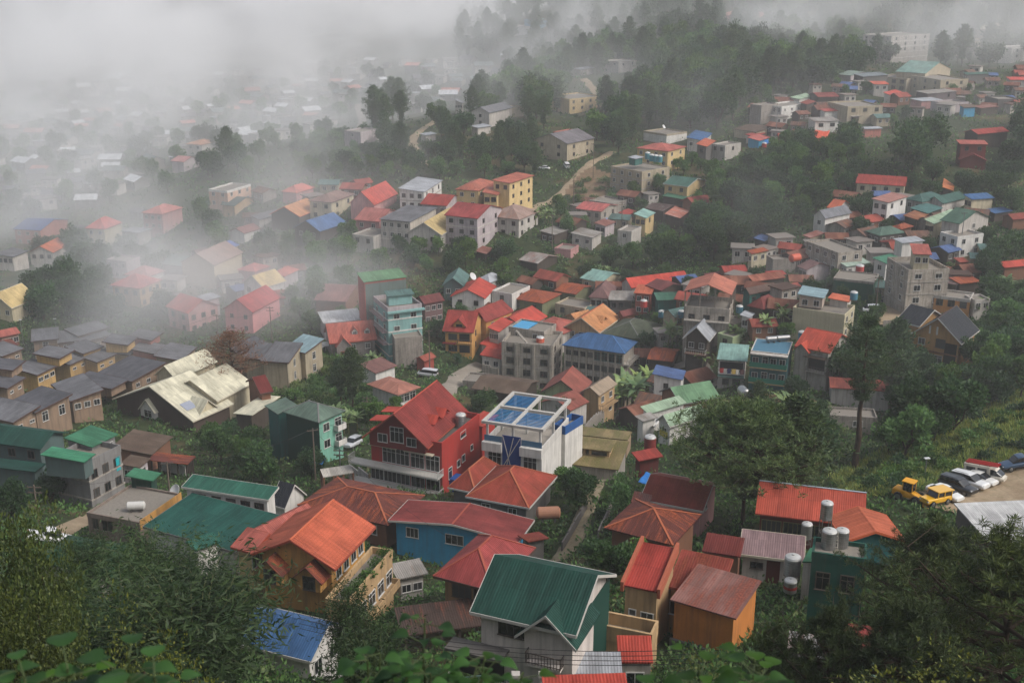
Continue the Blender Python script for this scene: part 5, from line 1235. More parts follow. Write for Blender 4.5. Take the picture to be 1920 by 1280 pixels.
# beige blank wall building
h = H('building', 'beige building with a big blank wall and pale blue rooftop room', (1488, 575), (1584, 590), (1601, 572), 9.4, roof='flat', wc=wall_mat((206, 194, 156), 0.2), t=253, para=0.7, cat='building', wR=(2, 2), bands=None); KB = h.blocks[0]
h.block((1495, 551), (1546, 559), (1556, 543), 12.4, roof='shed', hi='y1', rise=0.4, rc=PBLUE, wc=wall_mat((196, 176, 158), 0.4), t=257, base=2.6, wL=(1, 2)); h.block((1552, 558), (1592, 566), (1600, 556), 11.6, roof='shed', hi='y1', rise=0.3, rc=ORANGE2, wc=W_LGREY, t=259, base=2.0)
# unfinished house with salmon gable
h = H('building', 'unfinished grey block house with open top storey and salmon gable', (1284, 543), (1372, 553), (1372, 529), 10.0, roof='gable', ax='x', rise=2.0, rc=SALMON2, wc=plain('raw_post', (132, 122, 110), 0.9), t=250, ov=0.3, cat='building', open_=3); b = h.blocks[0]; k = b
h.block((1285, 571), (1368, 580), (1368, 558), 6.4, roof='flat', wc=W_CONC, t=250, para=0.9, bands=W_GREY, wL=(1, 3, 1.3, 1.2), wtop=2.4, frame=FRAME_D()); h.slabbox(h.blocks[-1], 'L', 0, h.blocks[-1]['Ly'], -3.2, -2.98, 0.1, 1.1, 'ledge', W_GREY)

# ================================================================== the valley floor rows
rows = [
 # label, A, B, C, h, roof, ax/hi, rise, roof mat, wall mat, t, extra
 ('red roof with white gable and side dormers behind the palms', (845, 554), (910, 560), (926, 536), 4.6, 'gable', 'x', 2.2, RED_B, W_WHITE, 306, dict(wL=(1, 2), cap=TRIM_R)),
 ('sea green gabled roof house at the fog edge with silver tank', (828, 536), (870, 537), (882, 516), 4.6, 'gable', 'x', 2.2, TEAL_R, W_TGREY, 318, dict(wL=(1, 2))),
 ('grey white faceted roof beside the sea green gable', (898, 522), (918, 530), (938, 518), 3.6, 'hip', '', 1.6, SILVER, W_LGREY, 322, {}),
 ('white flat roofed block with one small window', (928, 542), (960, 551), (984, 534), 5.0, 'flat', '', 0, None, W_WHITE, 314, dict(wR=(1, 1), wL=(1, 1))),
 ('olive house under a broad rust and wine hipped roof', (960, 554), (1018, 569), (1040, 548), 4.4, 'hip', '', 1.6, RUST, W_OLIVE, 306, dict(wL=(1, 2))),
 ('tan flat roofed house crowded with junk below rust sheets', (1046, 566), (1096, 578), (1112, 564), 3.8, 'flat', '', 0, None, W_BEIGE, 303, dict(wL=(1, 2))),
 ('rust striped low roof behind the tan flat house', (1040, 544), (1080, 552), (1110, 536), 4.2, 'gable', 'y', 1.0, RUST, W_OLIVE, 314, dict()),
 ('pale mint crooked roof at the back of the valley row', (1090, 520), (1128, 530), (1168, 514), 4.2, 'gable', 'y', 1.6, MINT, W_CREAM, 322, dict(wL=(1, 2))),
 ('dusty mauve hipped roof in the valley row', (1098, 563), (1142, 560), (1180, 540), 5.0, 'hip', '', 2.6, MAUVE2, W_LGREY, 302, dict(wL=(1, 3))),
 ('grey sheet roofed house beside the dusty mauve roof', (1143, 544), (1141, 562), (1187, 563), 5.2, 'shed', 'y1', 0.6, TIN, W_DGREY, 294, dict(wR=(1, 3))),
 ('long bright red roof across the back of the valley row', (1172, 528), (1184, 540), (1288, 523), 4.4, 'gable', 'x', 2.0, RM((210, 66, 42), 0.1), W_LGREY, 302, {}),
 ('narrow red house with orange roof and red balcony tank', (1191, 532), (1188, 549), (1221, 553), 6.4, 'shed', 'y1', 0.7, ORANGE2, wall_mat((176, 84, 64), 0.4), 290, dict(wR=(2, 2))),
 ('dark brown roof with white ridge strip behind the green sheets', (1222, 532), (1240, 545), (1272, 532), 5.0, 'gable', 'y', 1.2, MAROON, W_WOOD, 292, {}),
 ('dark green and white sheet roof with blue barrels', (1224, 548), (1232, 563), (1284, 562), 4.6, 'shed', 'y1', 0.9, RM((60, 110, 88), 0.2, 'metal', (150, 160, 150), sheet=0.3), W_TEAL, 282, {}),
 ('small red hut with two grey tanks below the mauve roof', (1160, 588), (1168, 594), (1190, 586), 3.0, 'gable', 'x', 1.2, MAROON, W_BROWN, 290, {}),
 ('wine red hipped roof house among banana plants', (1402, 572), (1432, 580), (1462, 566), 3.6, 'hip', '', 2.0, RM((132, 52, 46), 0.25), W_WOOD, 262, {}),
 ('brown roof with green patch beside the unfinished block house', (1390, 546), (1406, 552), (1458, 541), 4.0, 'gable', 'x', 1.2, RM((110, 84, 74), 0.3, 'metal', (84, 128, 84)), W_TEAL, 272, dict(wR=(1, 3))),
 ('long rust and orange patchwork shack roof', (1400, 516), (1412, 528), (1474, 520), 3.4, 'shed', 'y1', 1.0, RM((170, 100, 76), 0.6, 'metal', (120, 58, 40), sheet=0.35), W_WOOD, 284, {}),
 ('red roofed row hut with dark porch at the gully edge', (1352, 500), (1358, 510), (1400, 506), 3.8, 'gable', 'x', 1.0, RED, W_BROWN, 298, dict(wR=(1, 2))),
 ('maroon lean-to roofs stepping down beside the gully', (1325, 512), (1332, 522), (1362, 514), 3.0, 'shed', 'y1', 0.6, MAROON, W_BROWN, 294, {}),
 ('tan house with rust sheet awning above the red row hut', (1398, 470), (1410, 476), (1444, 470), 5.0, 'shed', 'y1', 0.5, RUST, W_CREAM, 308, dict(wL=(1, 1), wR=(1, 2))),
 ('grey windowless block beside the round orange tank', (1444, 478), (1450, 486), (1490, 482), 4.6, 'flat', '', 0, None, W_CONC2, 300, {}),
 ('mauve roof house veiled by thin mist near the green block', (1500, 498), (1512, 506), (1555, 498), 4.0, 'gable', 'y', 1.4, MAUVE2, W_PGREY, 296, dict(wL=(1, 2))),
 ('salmon roof strip beside the beige blank wall', (1462, 534), (1468, 541), (1504, 537), 3.4, 'shed', 'y1', 0.5, SALMON, W_PGREY, 270, {}),
 ('red tin shelter with wire posts beside the gully path', (1440, 508), (1442, 516), (1472, 512), 3.0, 'shed', 'y1', 0.4, RED, W_WOOD, 290, {}),
 ('white and lime small house with rooftop rubble by banana plants', (1352, 622), (1374, 632), (1394, 620), 3.6, 'flat', '', 0, None, W_LIME, 256, dict(wL=(1, 1))),
 ('tiny white tank house with blue barrels on the terrace', (1384, 592), (1406, 596), (1424, 588), 3.6, 'shed', 'y1', 0.4, SILVER, W_WHITE, 262, dict(wL=(1, 1))),
 ('concrete terrace with blue green water tanks beside white tank house', (1350, 600), (1376, 608), (1402, 598), 2.6, 'flat', '', 0, None, W_CONC2, 262, {}),
 ('mint tower of four floors with red fire wall', None, None, None, 0, '', '', 0, None, None, 0, {}),
]
def row(r, name='house', cat='house', grp=None):
    lab, A, B, C, hh, roof, ax, rise, rc, wc, t, ex = r
    if A is None: return None
    kw = dict(ex); kw.setdefault('frame', FRAME_D() if len(lab) % 2 else FRAME_W())
    if roof == 'flat': kw.setdefault('para', 0.5)
    return H(name, lab, A, B, C, hh, roof=roof, ax=ax if roof == 'gable' else 'x', hi=ax if roof == 'shed' else 'y1', rise=rise, rc=rc, wc=wc, t=t, cat=cat, group=grp, **kw)
for r in rows: row(r)

# mint tower
h = H('building', 'mint green tower house with tall red fire wall', (655, 513), (682, 529), (765, 521), 16.0, roof='shed', hi='y1', rise=1.0, rc=GREEN_S, wc=wall_mat((186, 78, 66), 0.3), t=276, ov=0.2, cat='building', wt=2); b = h.blocks[0]
h.slabbox(b, 'R', 0.2, b['Lx'] - 0.4, -16, -0.6, 0.01, 0.06, 'cladding', wall_mat((110, 128, 122), 0.4))
k = h.block((692, 556), (727, 577), (792, 570), 12.0, roof='flat', wc=W_MINT2, t=267, para=0.9, pmat=W_PGREY, bands=W_WHITE, frame=FRAME_W(), wR=(3, 2, 1.3, 1.2), wL=(3, 2, 1.2, 1.2), wtop=2.4, wt=2)
for r in (0, 1, 2): h.balcony(k, 'L', 0.1, 1.0, -3.3 - 2.9 * r, 1.1, W_PGREY, 'bars', plain('rail_rust', (150, 110, 100), 0.7))
h.slabbox(k, 'R', -0.3, k['Lx'] + 0.5, -1.35, -0.95, 0.02, 0.9, 'canopy', W_MINT2); h.block((712, 546), (726, 556), (778, 552), 14.4, roof='shed', hi='y1', rise=0.5, rc=TEAL_R, wc=W_MINT2, t=270, base=2.4, wt=2)
h.block((730, 618), (740, 634), (792, 630), 4.0, roof='flat', wc=W_CONC2, t=266, para=0.3)
h = H('house', 'white sheet roof wedged against the mint tower', (598, 584), (606, 606), (682, 598), 5.0, roof='shed', hi='y1', rise=0.5, rc=RM((214, 214, 214), 0.05), wc=W_PGREY, t=276)
h = H('church', 'salmon roofed chapel with two little dormers and stone front', (606, 622), (618, 644), (707, 636), 4.2, roof='gable', ax='x', rise=3.4, rc=RM((206, 102, 80), 0.05, 'tile'), wc=wall_mat((150, 140, 134), 0.5, block=True), t=262, cat='church', fascia=TRIM_R, wR=(1, 3)); b = h.blocks[0]
for f in (0.56, 0.82): h.dormer(b, 'R', f, 1.3, 0.8, 1.2, 0.7, 1.6, 2.6, RM((206, 102, 80), 0.05, 'tile'), W_WHITE, win=(0.8, 0.9, 0.6), ov=0.2, frame=FRAME_W())
h.dormer(b, 'R', 0.28, 3.2, -4.5, 4.0, 1.9, -0.8, 3.5, RM((206, 102, 80), 0.05, 'tile'), b['wc'], win=(1.4, 2.0, 1.5), name='porch', ov=0.3, frame=TRIM_R)
h = H('house', 'brown lean roof with white end wall beside dark tree', (698, 674), (704, 700), (722, 678), 3.6, roof='shed', hi='y1', rise=0.9, rc=RM((140, 96, 88), 0.15), wc=W_WHITE, t=243)
h = H('house', 'flat salmon hipped roof with white porch by the hedge', (694, 717), (746, 741), (783, 723), 3.0, roof='hip', rise=0.9, rc=RM((190, 122, 100), 0.15), wc=W_WHITE, t=226, wR=(1, 3, 1.6, 1.6), ov=0.9)
h = H('house', 'small brick red hut beside the concrete road', (778, 672), (796, 678), (816, 668), 2.8, roof='gable', ax='x', rise=0.9, rc=RM((176, 84, 62), 0.2), wc=wall_mat((176, 74, 54), 0.3), t=262)
h = H('house', 'misty brown gable roof behind the mint tower', (596, 556), (650, 566), (664, 534), 4.0, roof='gable', ax='y', rise=2.2, rc=RM((150, 100, 92), 0.15), wc=W_BROWN, t=298)
h = H('house', 'dim maroon house at the fog edge beside the dirt terrace', (780, 560), (795, 570), (832, 562), 5.0, roof='gable', ax='x', rise=1.4, rc=MAROON, wc=wall_mat((130, 96, 96), 0.4), t=298, wR=(2, 3))
# garage canopy by the big red house
h = H('shed', 'white canvas canopy on posts beside the big red house', (598, 880), (606, 894), (664, 886), 3.0, roof='shed', hi='y1', rise=0.4, rc=RM((212, 204, 190), 0.05), wc=W_BROWN, t=172, cat='canopy', open_=3, ov=0.1)
# ================================================================== right slope and far side
h = H('house', 'gold timber house with black sweeping gable roof and white trim', (1712, 622), (1803, 645), (1820, 616), 7.4, roof='gable', ax='x', rise=4.4, rc=SLATE, wc=W_GOLD, t=234, fixt=True, ov=0.7, fascia=TRIM_W, cap=TRIM_D, wL=None, frame=FRAME_W()); b = h.blocks[0]
h.window(b, 'L', 0.4, -1.0, 1.8, 1.8, mull=2, frame=FRAME_D()); h.window(b, 'L', 0.42, -4.4, 1.6, 1.6); h.window(b, 'L', 0.82, -1.2, 1.3, 1.3); h.slabbox(b, 'L', 0.3, b['Ly'] * 0.26, -6.5, -0.6, 0.006, 0.04, 'loggia', plain('dark_opening', (22, 20, 20), 0.9))  # loggia is a thin panel on the wall, coloured as its own shade
for f in (0.42, 0.56): h.slabbox(b, 'L', b['Ly'] * f, b['Ly'] * f + 0.35, 0.7, 2.4, 0.01, 0.05, 'slit', TRIM_W)
h.slabbox(b, 'L', 0.0, b['Ly'] - 1.4, -3.1, -2.8, 0.0, 0.12, 'floor_band', W_BROWN)
h.block((1692, 596), (1724, 612), (1756, 590), 6.6, roof='gable', ax='y', rise=2.6, rc=SLATE, wc=W_GOLD, t=240, fascia=TRIM_W)
h = H('house', 'plain grey house with louvred windows half hidden by tall pine', (1562, 762), (1557, 778), (1644, 781), 6.4, roof='flat', wc=W_CONC2, t=213, fixt=True, para=0.4, frame=FRAME_W(), wt=2); b = h.blocks[0]
h.window(b, 'R', 0.3, -4.6, 2.6, 0.8, mull=5); h.window(b, 'R', 0.75, -4.4, 1.8, 1.3, mull=3); h.window(b, 'R', 0.6, -1.4, 1.6, 1.0, mull=3)
h.block((1566, 706), (1556, 726), (1680, 732), 7.6, roof='gable', ax='x', rise=0.9, rc=RM((206, 104, 82), 0.15), wc=W_LGREY, t=226, wt=2)
far = [
 ('building', 'dark green flat block with concrete roof and big red tank', (1576, 506), (1563, 521), (1638, 529), 5.0, 'flat', '', 0, None, wall_mat((20, 92, 68), 0.3), 288, dict(wt=2, pmat=W_CONC2, para=0.3)),
 ('building', 'grey three storey block with pink balconies and planted roof terrace', (1674, 482), (1704, 506), (1776, 501), 11.0, 'flat', '', 0, None, W_CONC, 287, dict(wR=(3, 2, 1.5, 1.3), wL=(3, 2), bands=W_GREY, para=0.9)),
 ('house', 'long brown sheet roof sheltering the lane by the grey block', (1743, 511), (1733, 525), (1795, 534), 4.0, 'shed', 'y1', 0.6, RM((120, 94, 90), 0.2), W_WOOD, 284, dict(wt=2)),
 ('house', 'rust patch roof hut at the end of the brown sheet roof', (1796, 518), (1800, 532), (1826, 522), 4.0, 'shed', 'y1', 0.5, RUST, W_WOOD, 284, {}),
 ('house', 'small yellow house with flat roof and blue base', (1764, 541), (1752, 553), (1819, 561), 4.6, 'flat', '', 0, None, wall_mat((206, 138, 56), 0.3), 270, dict(wR=(1, 3, 1.4, 1.4), wt=2, pmat=W_LGREY, frame=FRAME_D())),
 ('house', 'white and grey rooftop hut with steel tank beside yellow house', (1822, 552), (1828, 562), (1848, 556), 5.0, 'flat', '', 0, None, W_LGREY, 276, dict(wR=(1, 2))),
 ('house', 'long red roof with white walls below the dark trees', (1614, 330), (1604, 343), (1698, 349), 4.6, 'gable', 'x', 1.8, RED, W_CREAM, 366, dict(wR=(1, 4), wt=2)),
 ('house', 'white three storey house with pinkish canopy roof', (1640, 370), (1666, 380), (1692, 366), 8.0, 'shed', 'y1', 0.5, RM((190, 130, 116), 0.2), W_WHITE, 344, dict(wL=(2, 2), wR=(1, 2))),
 ('house', 'dark green hipped roof house with grey walls above teal shed', (1708, 370), (1730, 379), (1754, 366), 5.0, 'hip', '', 1.6, RM((60, 104, 96), 0.08), W_LGREY, 336, dict(wL=(1, 2), wR=(1, 2))),
 ('house', 'teal sheet roof in the right hand cluster', (1704, 390), (1740, 400), (1772, 390), 4.0, 'shed', 'y1', 0.8, RM((72, 120, 116), 0.1), W_WOOD, 332, dict(wL=(1, 3))),
 ('house', 'teal gable roof beyond the green hipped house', (1752, 372), (1768, 382), (1786, 366), 4.0, 'gable', 'x', 1.6, RM((62, 106, 96), 0.1), W_LGREY, 342, {}),
 ('house', 'rusty orange roof between teal shed and pale green roof', (1692, 404), (1720, 412), (1750, 400), 3.6, 'shed', 'y1', 0.7, RM((170, 110, 70), 0.5), W_WOOD, 326, {}),
 ('house', 'small tan roofed hut above the green hipped house', (1674, 424), (1690, 430), (1704, 422), 3.4, 'hip', '', 0.9, RUST, W_BROWN, 322, {}),
 ('house', 'grey white stepped house with green gable roof', (1772, 410), (1800, 420), (1843, 404), 7.0, 'gable', 'y', 2.6, RM((74, 112, 92), 0.1), W_LGREY, 314, dict(wR=(1, 1))),
 ('house', 'white terrace house front below the green gable roof', (1770, 434), (1796, 444), (1838, 436), 6.0, 'flat', '', 0, None, W_WHITE, 309, dict(wR=(2, 2), wL=(1, 2))),
 ('house', 'pale green long roof leaning on the green gable house', (1740, 408), (1752, 420), (1786, 398), 5.0, 'shed', 'y1', 0.9, GREEN_P, W_CREAM, 318, dict(wL=(1, 2))),
 ('house', 'dull green hip roof house with maroon awning strip', (1628, 432), (1650, 442), (1694, 434), 5.0, 'hip', '', 1.5, RM((84, 116, 100), 0.12), W_DGREY, 318, dict(wL=(1, 2), wR=(1, 3))),
 ('shed', 'maroon awning roof below the dull green hip roof', (1644, 446), (1652, 454), (1698, 449), 3.4, 'shed', 'y1', 0.4, RM((124, 52, 44), 0.2), W_DGREY, 312, {}),
 ('house', 'orange roofed house with grey gables above the gully mist', (1552, 388), (1572, 392), (1592, 382), 5.0, 'gable', 'y', 1.8, ORANGE2, W_LGREY, 338, {}),
 ('house', 'two small slate gables in front of the orange roofed house', (1534, 402), (1548, 410), (1582, 396), 5.0, 'gable', 'x', 2.0, RM((130, 132, 138), 0.1), W_WHITE, 330, dict(wL=(1, 1))),
 ('house', 'tan ruinous terrace with rust awning near the gully mist', (1506, 440), (1520, 446), (1544, 436), 4.0, 'shed', 'y1', 0.4, RUST_P, W_BEIGE, 320, dict(wL=(1, 1))),
 ('house', 'open sided pavilion with bright blue roof under the trees', (1806, 364), (1822, 374), (1866, 371), 5.0, 'shed', 'y1', 0.8, BLUE, W_CREAM, 338, dict(wL=(1, 2))),
 ('shed', 'sagging blue sheet roof by the frame edge trees', (1850, 392), (1866, 400), (1896, 394), 3.0, 'shed', 'y1', 0.5, BLUE, W_WOOD, 330, {}),
 ('house', 'red brown tin roofs at the frame edge below blue sheet', (1890, 404), (1900, 412), (1935, 404), 3.6, 'gable', 'x', 1.2, RUST_R, W_BROWN, 326, {}),
 ('house', 'single bright orange roof in the bushes above teal gable', (1766, 352), (1788, 358), (1800, 342), 3.0, 'shed', 'y1', 1.0, RM((214, 120, 54), 0.05), W_WOOD, 350, {}),
 ('building', 'roofless grey block walls with grassy top in thin mist', (1530, 450), (1572, 474), (1604, 464), 8.0, 'flat', '', 0, None, W_CONC, 305, dict(wL=(2, 4), wR=(1, 2))),
 ('house', 'white and green sheet roofed house behind the green flat block', (1572, 490), (1588, 500), (1632, 492), 5.0, 'shed', 'y1', 0.7, RM((170, 194, 176), 0.15), W_WHITE, 296, dict(wL=(1, 2), wR=(1, 3))),
 ('house', 'narrow white and green house with washing line beside pink balconies', (1648, 480), (1662, 494), (1680, 482), 7.0, 'shed', 'y1', 0.6, RM((60, 130, 100), 0.1), W_WHITE, 292, dict(wL=(2, 1), wR=(2, 1))),
 ('house', 'cream flats with red roof box on the planted terrace', (1704, 456), (1712, 476), (1748, 478), 14.0, 'shed', 'y1', 0.9, SALMON, W_CREAM, 290, dict(wR=(1, 2))),
 ('house', 'white sheet roof tucked behind the red roof box', (1684, 446), (1692, 456), (1726, 448), 10.0, 'shed', 'y1', 0.4, SILVER, W_WHITE, 300, {}),
 ('house', 'small bright red roof low in the leaves at the slope edge', (1876, 492), (1884, 502), (1925, 492), 3.4, 'gable', 'x', 1.0, RED_B, W_BROWN, 302, {}),
 ('house', 'long red brown roof stepping down through bushes', (1776, 484), (1800, 492), (1826, 494), 3.0, 'shed', 'y1', 0.5, RM((160, 66, 46), 0.25), W_BROWN, 300, {}),
 ('house', 'dark red timber house with salmon roof and gabled porch', (1798, 262), (1800, 270), (1852, 270), 7.0, 'shed', 'y1', 0.6, SALMON, wall_mat((120, 40, 34), 0.3), 377, dict(wR=(1, 2))),
 ('shed', 'dark red gabled porch roof below the salmon roof', (1798, 300), (1852, 302), 4.0, 3.4, 'gable', 'x', 2.0, RM((132, 46, 40), 0.1), wall_mat((120, 40, 34), 0.3), 373, {}),
 ('house', 'flared red roof house above the dark red timber house', (1820, 246), (1834, 252), (1878, 244), 4.6, 'gable', 'x', 1.2, RED, W_WOOD, 400, {}),
 # centre cluster
 ('house', 'white box house with flat tan roof before the forest', (1216, 244), (1250, 252), (1278, 245), 4.0, 'flat', '', 0, None, W_WHITE, 448, dict(pmat=W_BEIGE)),
 ('house', 'cream two storey house with salmon hipped roof above water tanks', (1201, 275), (1253, 284), (1272, 273), 7.6, 'hip', '', 1.6, SALMON, W_YEL, 405, dict(wL=(2, 4), wR=(2, 2))),
 ('building', 'grey three tier flat block with long balconies on dirt slope', (1154, 310), (1204, 322), (1246, 311), 8.6, 'flat', '', 0, None, W_BEIGE, 394, dict(wL=(3, 4), wR=(3, 2), bands=W_GREY, para=0.4)),
 ('shed', 'small white rooftop hut beside turquoise tanks', (1178, 294), (1192, 298), (1206, 294), 11.0, 'shed', 'y1', 0.3, SILVER, W_TEAL, 398, dict(base=2.4)),
 ('house', 'yellow gabled house with sea green roof on the gully edge', (1250, 342), (1290, 350), (1312, 336), 5.2, 'gable', 'y', 1.7, RM((66, 112, 98), 0.1), W_YEL, 386, dict(wL=(1, 2), fascia=TRIM_W)),
 ('shed', 'sea green lean-to roof below the yellow gabled house', (1243, 366), (1284, 374), (1296, 364), 3.0, 'shed', 'y1', 0.6, RM((64, 120, 90), 0.1), W_WOOD, 382, {}),
 ('house', 'blue tarpaulin roofed house beside tall pole', (1286, 258), (1320, 264), (1340, 250), 4.4, 'shed', 'y1', 1.0, BLUE, W_LGREY, 438, dict(wL=(1, 2))),
 ('house', 'light orange roofed grey house before the blue tarpaulin roof', (1304, 270), (1326, 275), (1346, 264), 6.0, 'shed', 'y1', 0.8, ORANGE2, W_DGREY, 428, dict(wL=(1, 1))),
 ('house', 'white and grey flats beside the light orange roof', (1344, 268), (1360, 273), (1378, 266), 5.4, 'flat', '', 0, None, W_LGREY, 430, dict(wL=(1, 2), wR=(1, 1))),
 ('house', 'grey block house patched with red and pink sheets', (1080, 390), (1128, 397), (1156, 384), 6.0, 'gable', 'y', 1.3, RM((196, 92, 84), 0.35, 'metal', (210, 160, 150), sheet=0.35), W_CONC, 376, dict(wL=(1, 3), wR=(1, 2))),
 ('house', 'flat roofed bare block house behind the red patched roof', (1110, 374), (1150, 382), (1170, 372), 4.6, 'flat', '', 0, None, W_CONC2, 384, dict(wL=(1, 2))),
 ('house', 'lemon house with mint lean-to roof in the shack cluster', (1186, 402), (1212, 409), (1236, 399), 6.0, 'shed', 'y1', 1.0, MINT, W_YEL, 372, dict(wL=(1, 2), wR=(1, 1))),
 ('house', 'dark brown roof shack with white sheet patches', (1214, 388), (1244, 396), (1264, 384), 4.0, 'gable', 'y', 0.9, RM((96, 72, 66), 0.4, 'metal', (170, 166, 160), sheet=0.35), W_WOOD, 382, {}),
 ('house', 'orange and white striped shack roof at the cluster end', (1244, 402), (1276, 409), (1302, 395), 3.6, 'shed', 'y1', 1.0, RM((206, 112, 84), 0.45, 'metal', (210, 196, 186), sheet=0.35), W_WOOD, 376, {}),
 ('house', 'brown red shack with open porch below patched house', (1112, 418), (1136, 424), (1158, 416), 3.6, 'shed', 'y1', 0.6, RUST_P, W_PGREY, 368, dict(wL=(1, 2))),
 ('house', 'rust lean-to row between patched house and lemon house', (1160, 398), (1176, 404), (1192, 396), 3.6, 'shed', 'y1', 0.6, RED, W_BROWN, 372, {}),
 ('house', 'pale grey cube house below the lemon house', (1160, 430), (1184, 434), (1198, 424), 5.0, 'flat', '', 0, None, W_LGREY, 364, dict(wL=(1, 1))),
 ('shed', 'tan tin roofed shed on the slope below patched house', (1074, 434), (1112, 446), (1120, 434), 4.2, 'shed', 'y1', 0.8, TIN, W_LGREY, 358, dict(wL=(1, 2))),
 ('house', 'dark slatted shack with low tin roof above the gully', (1012, 432), (1040, 440), (1066, 430), 3.6, 'shed', 'y1', 0.5, TIN, W_WOOD, 360, dict(wL=(1, 2))),
 ('shed', 'pale pink plank shed beside the tan tin roofed shed', (1044, 462), (1070, 468), (1074, 458), 3.0, 'flat', '', 0, None, W_PINK, 348, {}),
 ('house', 'shack with tin and rust sheet roof alone in the gully', (974, 486), (1008, 494), (1046, 480), 3.4, 'gable', 'y', 1.3, RM((176, 168, 160), 0.5, 'metal', (146, 70, 52), sheet=0.35), W_WOOD, 342, {}),
 ('shed', 'tiny rust roof almost lost in gully bushes', (890, 470), (912, 476), (926, 466), 2.6, 'shed', 'y1', 0.6, RUST_P, W_WOOD, 345, {}),
 ('house', 'blue roofed hut low in the shaded gully', (1412, 446), (1434, 452), (1450, 444), 3.0, 'shed', 'y1', 0.5, BLUE2, W_WOOD, 330, {}),
 # mid left of centre
 ('building', 'white and grey two storey building with pale shed roofs at fog edge', (744, 354), (796, 360), (836, 338), 6.4, 'shed', 'y1', 0.8, SILVER, W_WHITE, 386, dict(wL=(2, 3), wR=(1, 3), bands=W_GREY)),
 ('house', 'red roofed house with arched dormer beside white grey building', (796, 378), (838, 386), (848, 368), 5.0, 'gable', 'y', 2.0, RED, W_PGREY, 376, dict(wL=(1, 3))),
 ('house', 'cream house with balcony and salmon tiled hip roof', (858, 352), (898, 358), (916, 340), 6.4, 'hip', '', 1.6, RM((190, 100, 72), 0.1, 'tile'), W_YEL, 372, dict(wL=(2, 2), wR=(1, 3))),
 ('building', 'tall yellow house with roof terrace under salmon roof', (932, 334), (956, 344), (985, 327), 9.6, 'shed', 'y1', 0.5, RM((196, 104, 78), 0.1, 'tile'), W_YEL, 358, dict(wR=(3, 3, 1.0, 1.1), wL=(1, 2))),
 ('house', 'lower yellow house front with small salmon roof', (904, 360), (934, 366), (946, 350), 6.4, 'shed', 'y1', 0.9, RM((196, 104, 78), 0.1, 'tile'), W_YEL, 358, dict(wL=(2, 2, 1.4, 1.3))),
 ('building', 'lilac grey four storey house with curved red roof', (840, 400), (896, 410), (930, 388), 10.6, 'gable', 'y', 2.4, CRIMSON, W_PGREY, 349, dict(wL=(3, 3, 1.2, 1.1), wR=(3, 2), bands=W_LGREY)),
 ('house', 'broad tan rust hipped roof on white walls with tall windows', (912, 404), (974, 412), (1010, 396), 6.0, 'hip', '', 2.8, RM((178, 148, 134), 0.4, 'metal', (170, 110, 84)), W_LGREY, 352, dict(wL=(2, 3), wR=(2, 3))),
 ('house', 'grey gabled house with butter yellow roof in thin fog', (772, 430), (828, 441), (850, 408), 5.4, 'gable', 'x', 3.4, CREAM2, W_LGREY, 344, dict(wL=(2, 2), fascia=TRIM_W)),
 ('building', 'long grey flat fronted flats fading into fog', (716, 408), (770, 416), (810, 388), 8.4, 'shed', 'x1', 0.6, GREY, W_LGREY, 362, dict(wL=(2, 4), bands=W_LGREY)),
 ('house', 'red barn roofed house fading into the fog', (662, 378), (702, 385), (730, 362), 5.0, 'gable', 'x', 4.0, RM((214, 80, 60), 0.05), W_PINK, 376, {}),
 ('house', 'pink gabled house just below the foggy red barn roof', (672, 408), (712, 416), (736, 396), 4.6, 'gable', 'y', 2.4, RM((190, 110, 100), 0.1), W_PINK, 364, dict(wL=(1, 2))),
 ('house', 'misty cream house with broken white wall beside flats', (668, 436), (700, 444), (722, 430), 5.0, 'flat', '', 0, None, W_LGREY, 352, dict(wL=(1, 2))),
 ('house', 'tan cream house with brown hip roof in the mist', (588, 372), (622, 380), (648, 362), 6.4, 'hip', '', 1.8, RM((150, 116, 104), 0.1), W_CREAM, 380, dict(wL=(2, 2), wR=(2, 2))),
 ('house', 'apricot gable roof house in the mist with pale garden', (514, 398), (562, 406), (588, 388), 4.4, 'gable', 'x', 2.8, ORANGE_Y, W_WOOD, 374, dict(fascia=TRIM_O)),
 ('house', 'blue hipped roof over timber house in the mist', (558, 424), (600, 434), (640, 416), 4.8, 'gable', 'x', 2.8, RM((80, 118, 170), 0.05), W_WOOD, 360, dict(wL=(1, 2))),
 ('house', 'salmon hip roof dim in fog above the apricot gable', (536, 356), (556, 362), (578, 350), 4.0, 'hip', '', 1.8, RM((214, 110, 90), 0.05), W_PINK, 410, {}),
 ('building', 'pale peach house with red terrace roof standing clear of fog', (400, 352), (426, 358), (458, 344), 8.0, 'flat', '', 0, None, wall_mat((222, 178, 148), 0.2), 396, dict(wL=(2, 2), wR=(2, 3), pmat=W_WHITE)),
 ('house', 'dark domed roof house under the peach house', (424, 380), (440, 386), (470, 370), 3.6, 'gable', 'y', 1.6, RM((86, 104, 98), 0.05), W_TAN, 388, {}),
 ('house', 'grey shed roof house at the edge of the dark foggy tree', (476, 402), (486, 412), (528, 398), 3.6, 'shed', 'y1', 0.9, GREY, W_LGREY, 372, {}),
 ('house', 'white walled cottage with red brown roof below dark foggy tree', (440, 430), (458, 438), (476, 426), 3.6, 'gable', 'x', 1.4, RM((160, 92, 80), 0.1), W_WHITE, 362, {}),
 # fogged left
 ('house', 'blue roofed house dim in the fog at frame edge', (38, 424), (76, 432), (108, 410), 6.0, 'gable', 'y', 2.0, RM((70, 100, 160), 0.05), W_SALM, 420, dict(wL=(2, 3))),
 ('house', 'orange roofed house glowing through the fog', (62, 468), (100, 474), (114, 456), 5.4, 'gable', 'x', 2.2, RM((220, 110, 60), 0.05), W_LGREY, 396, dict(wL=(1, 3))),
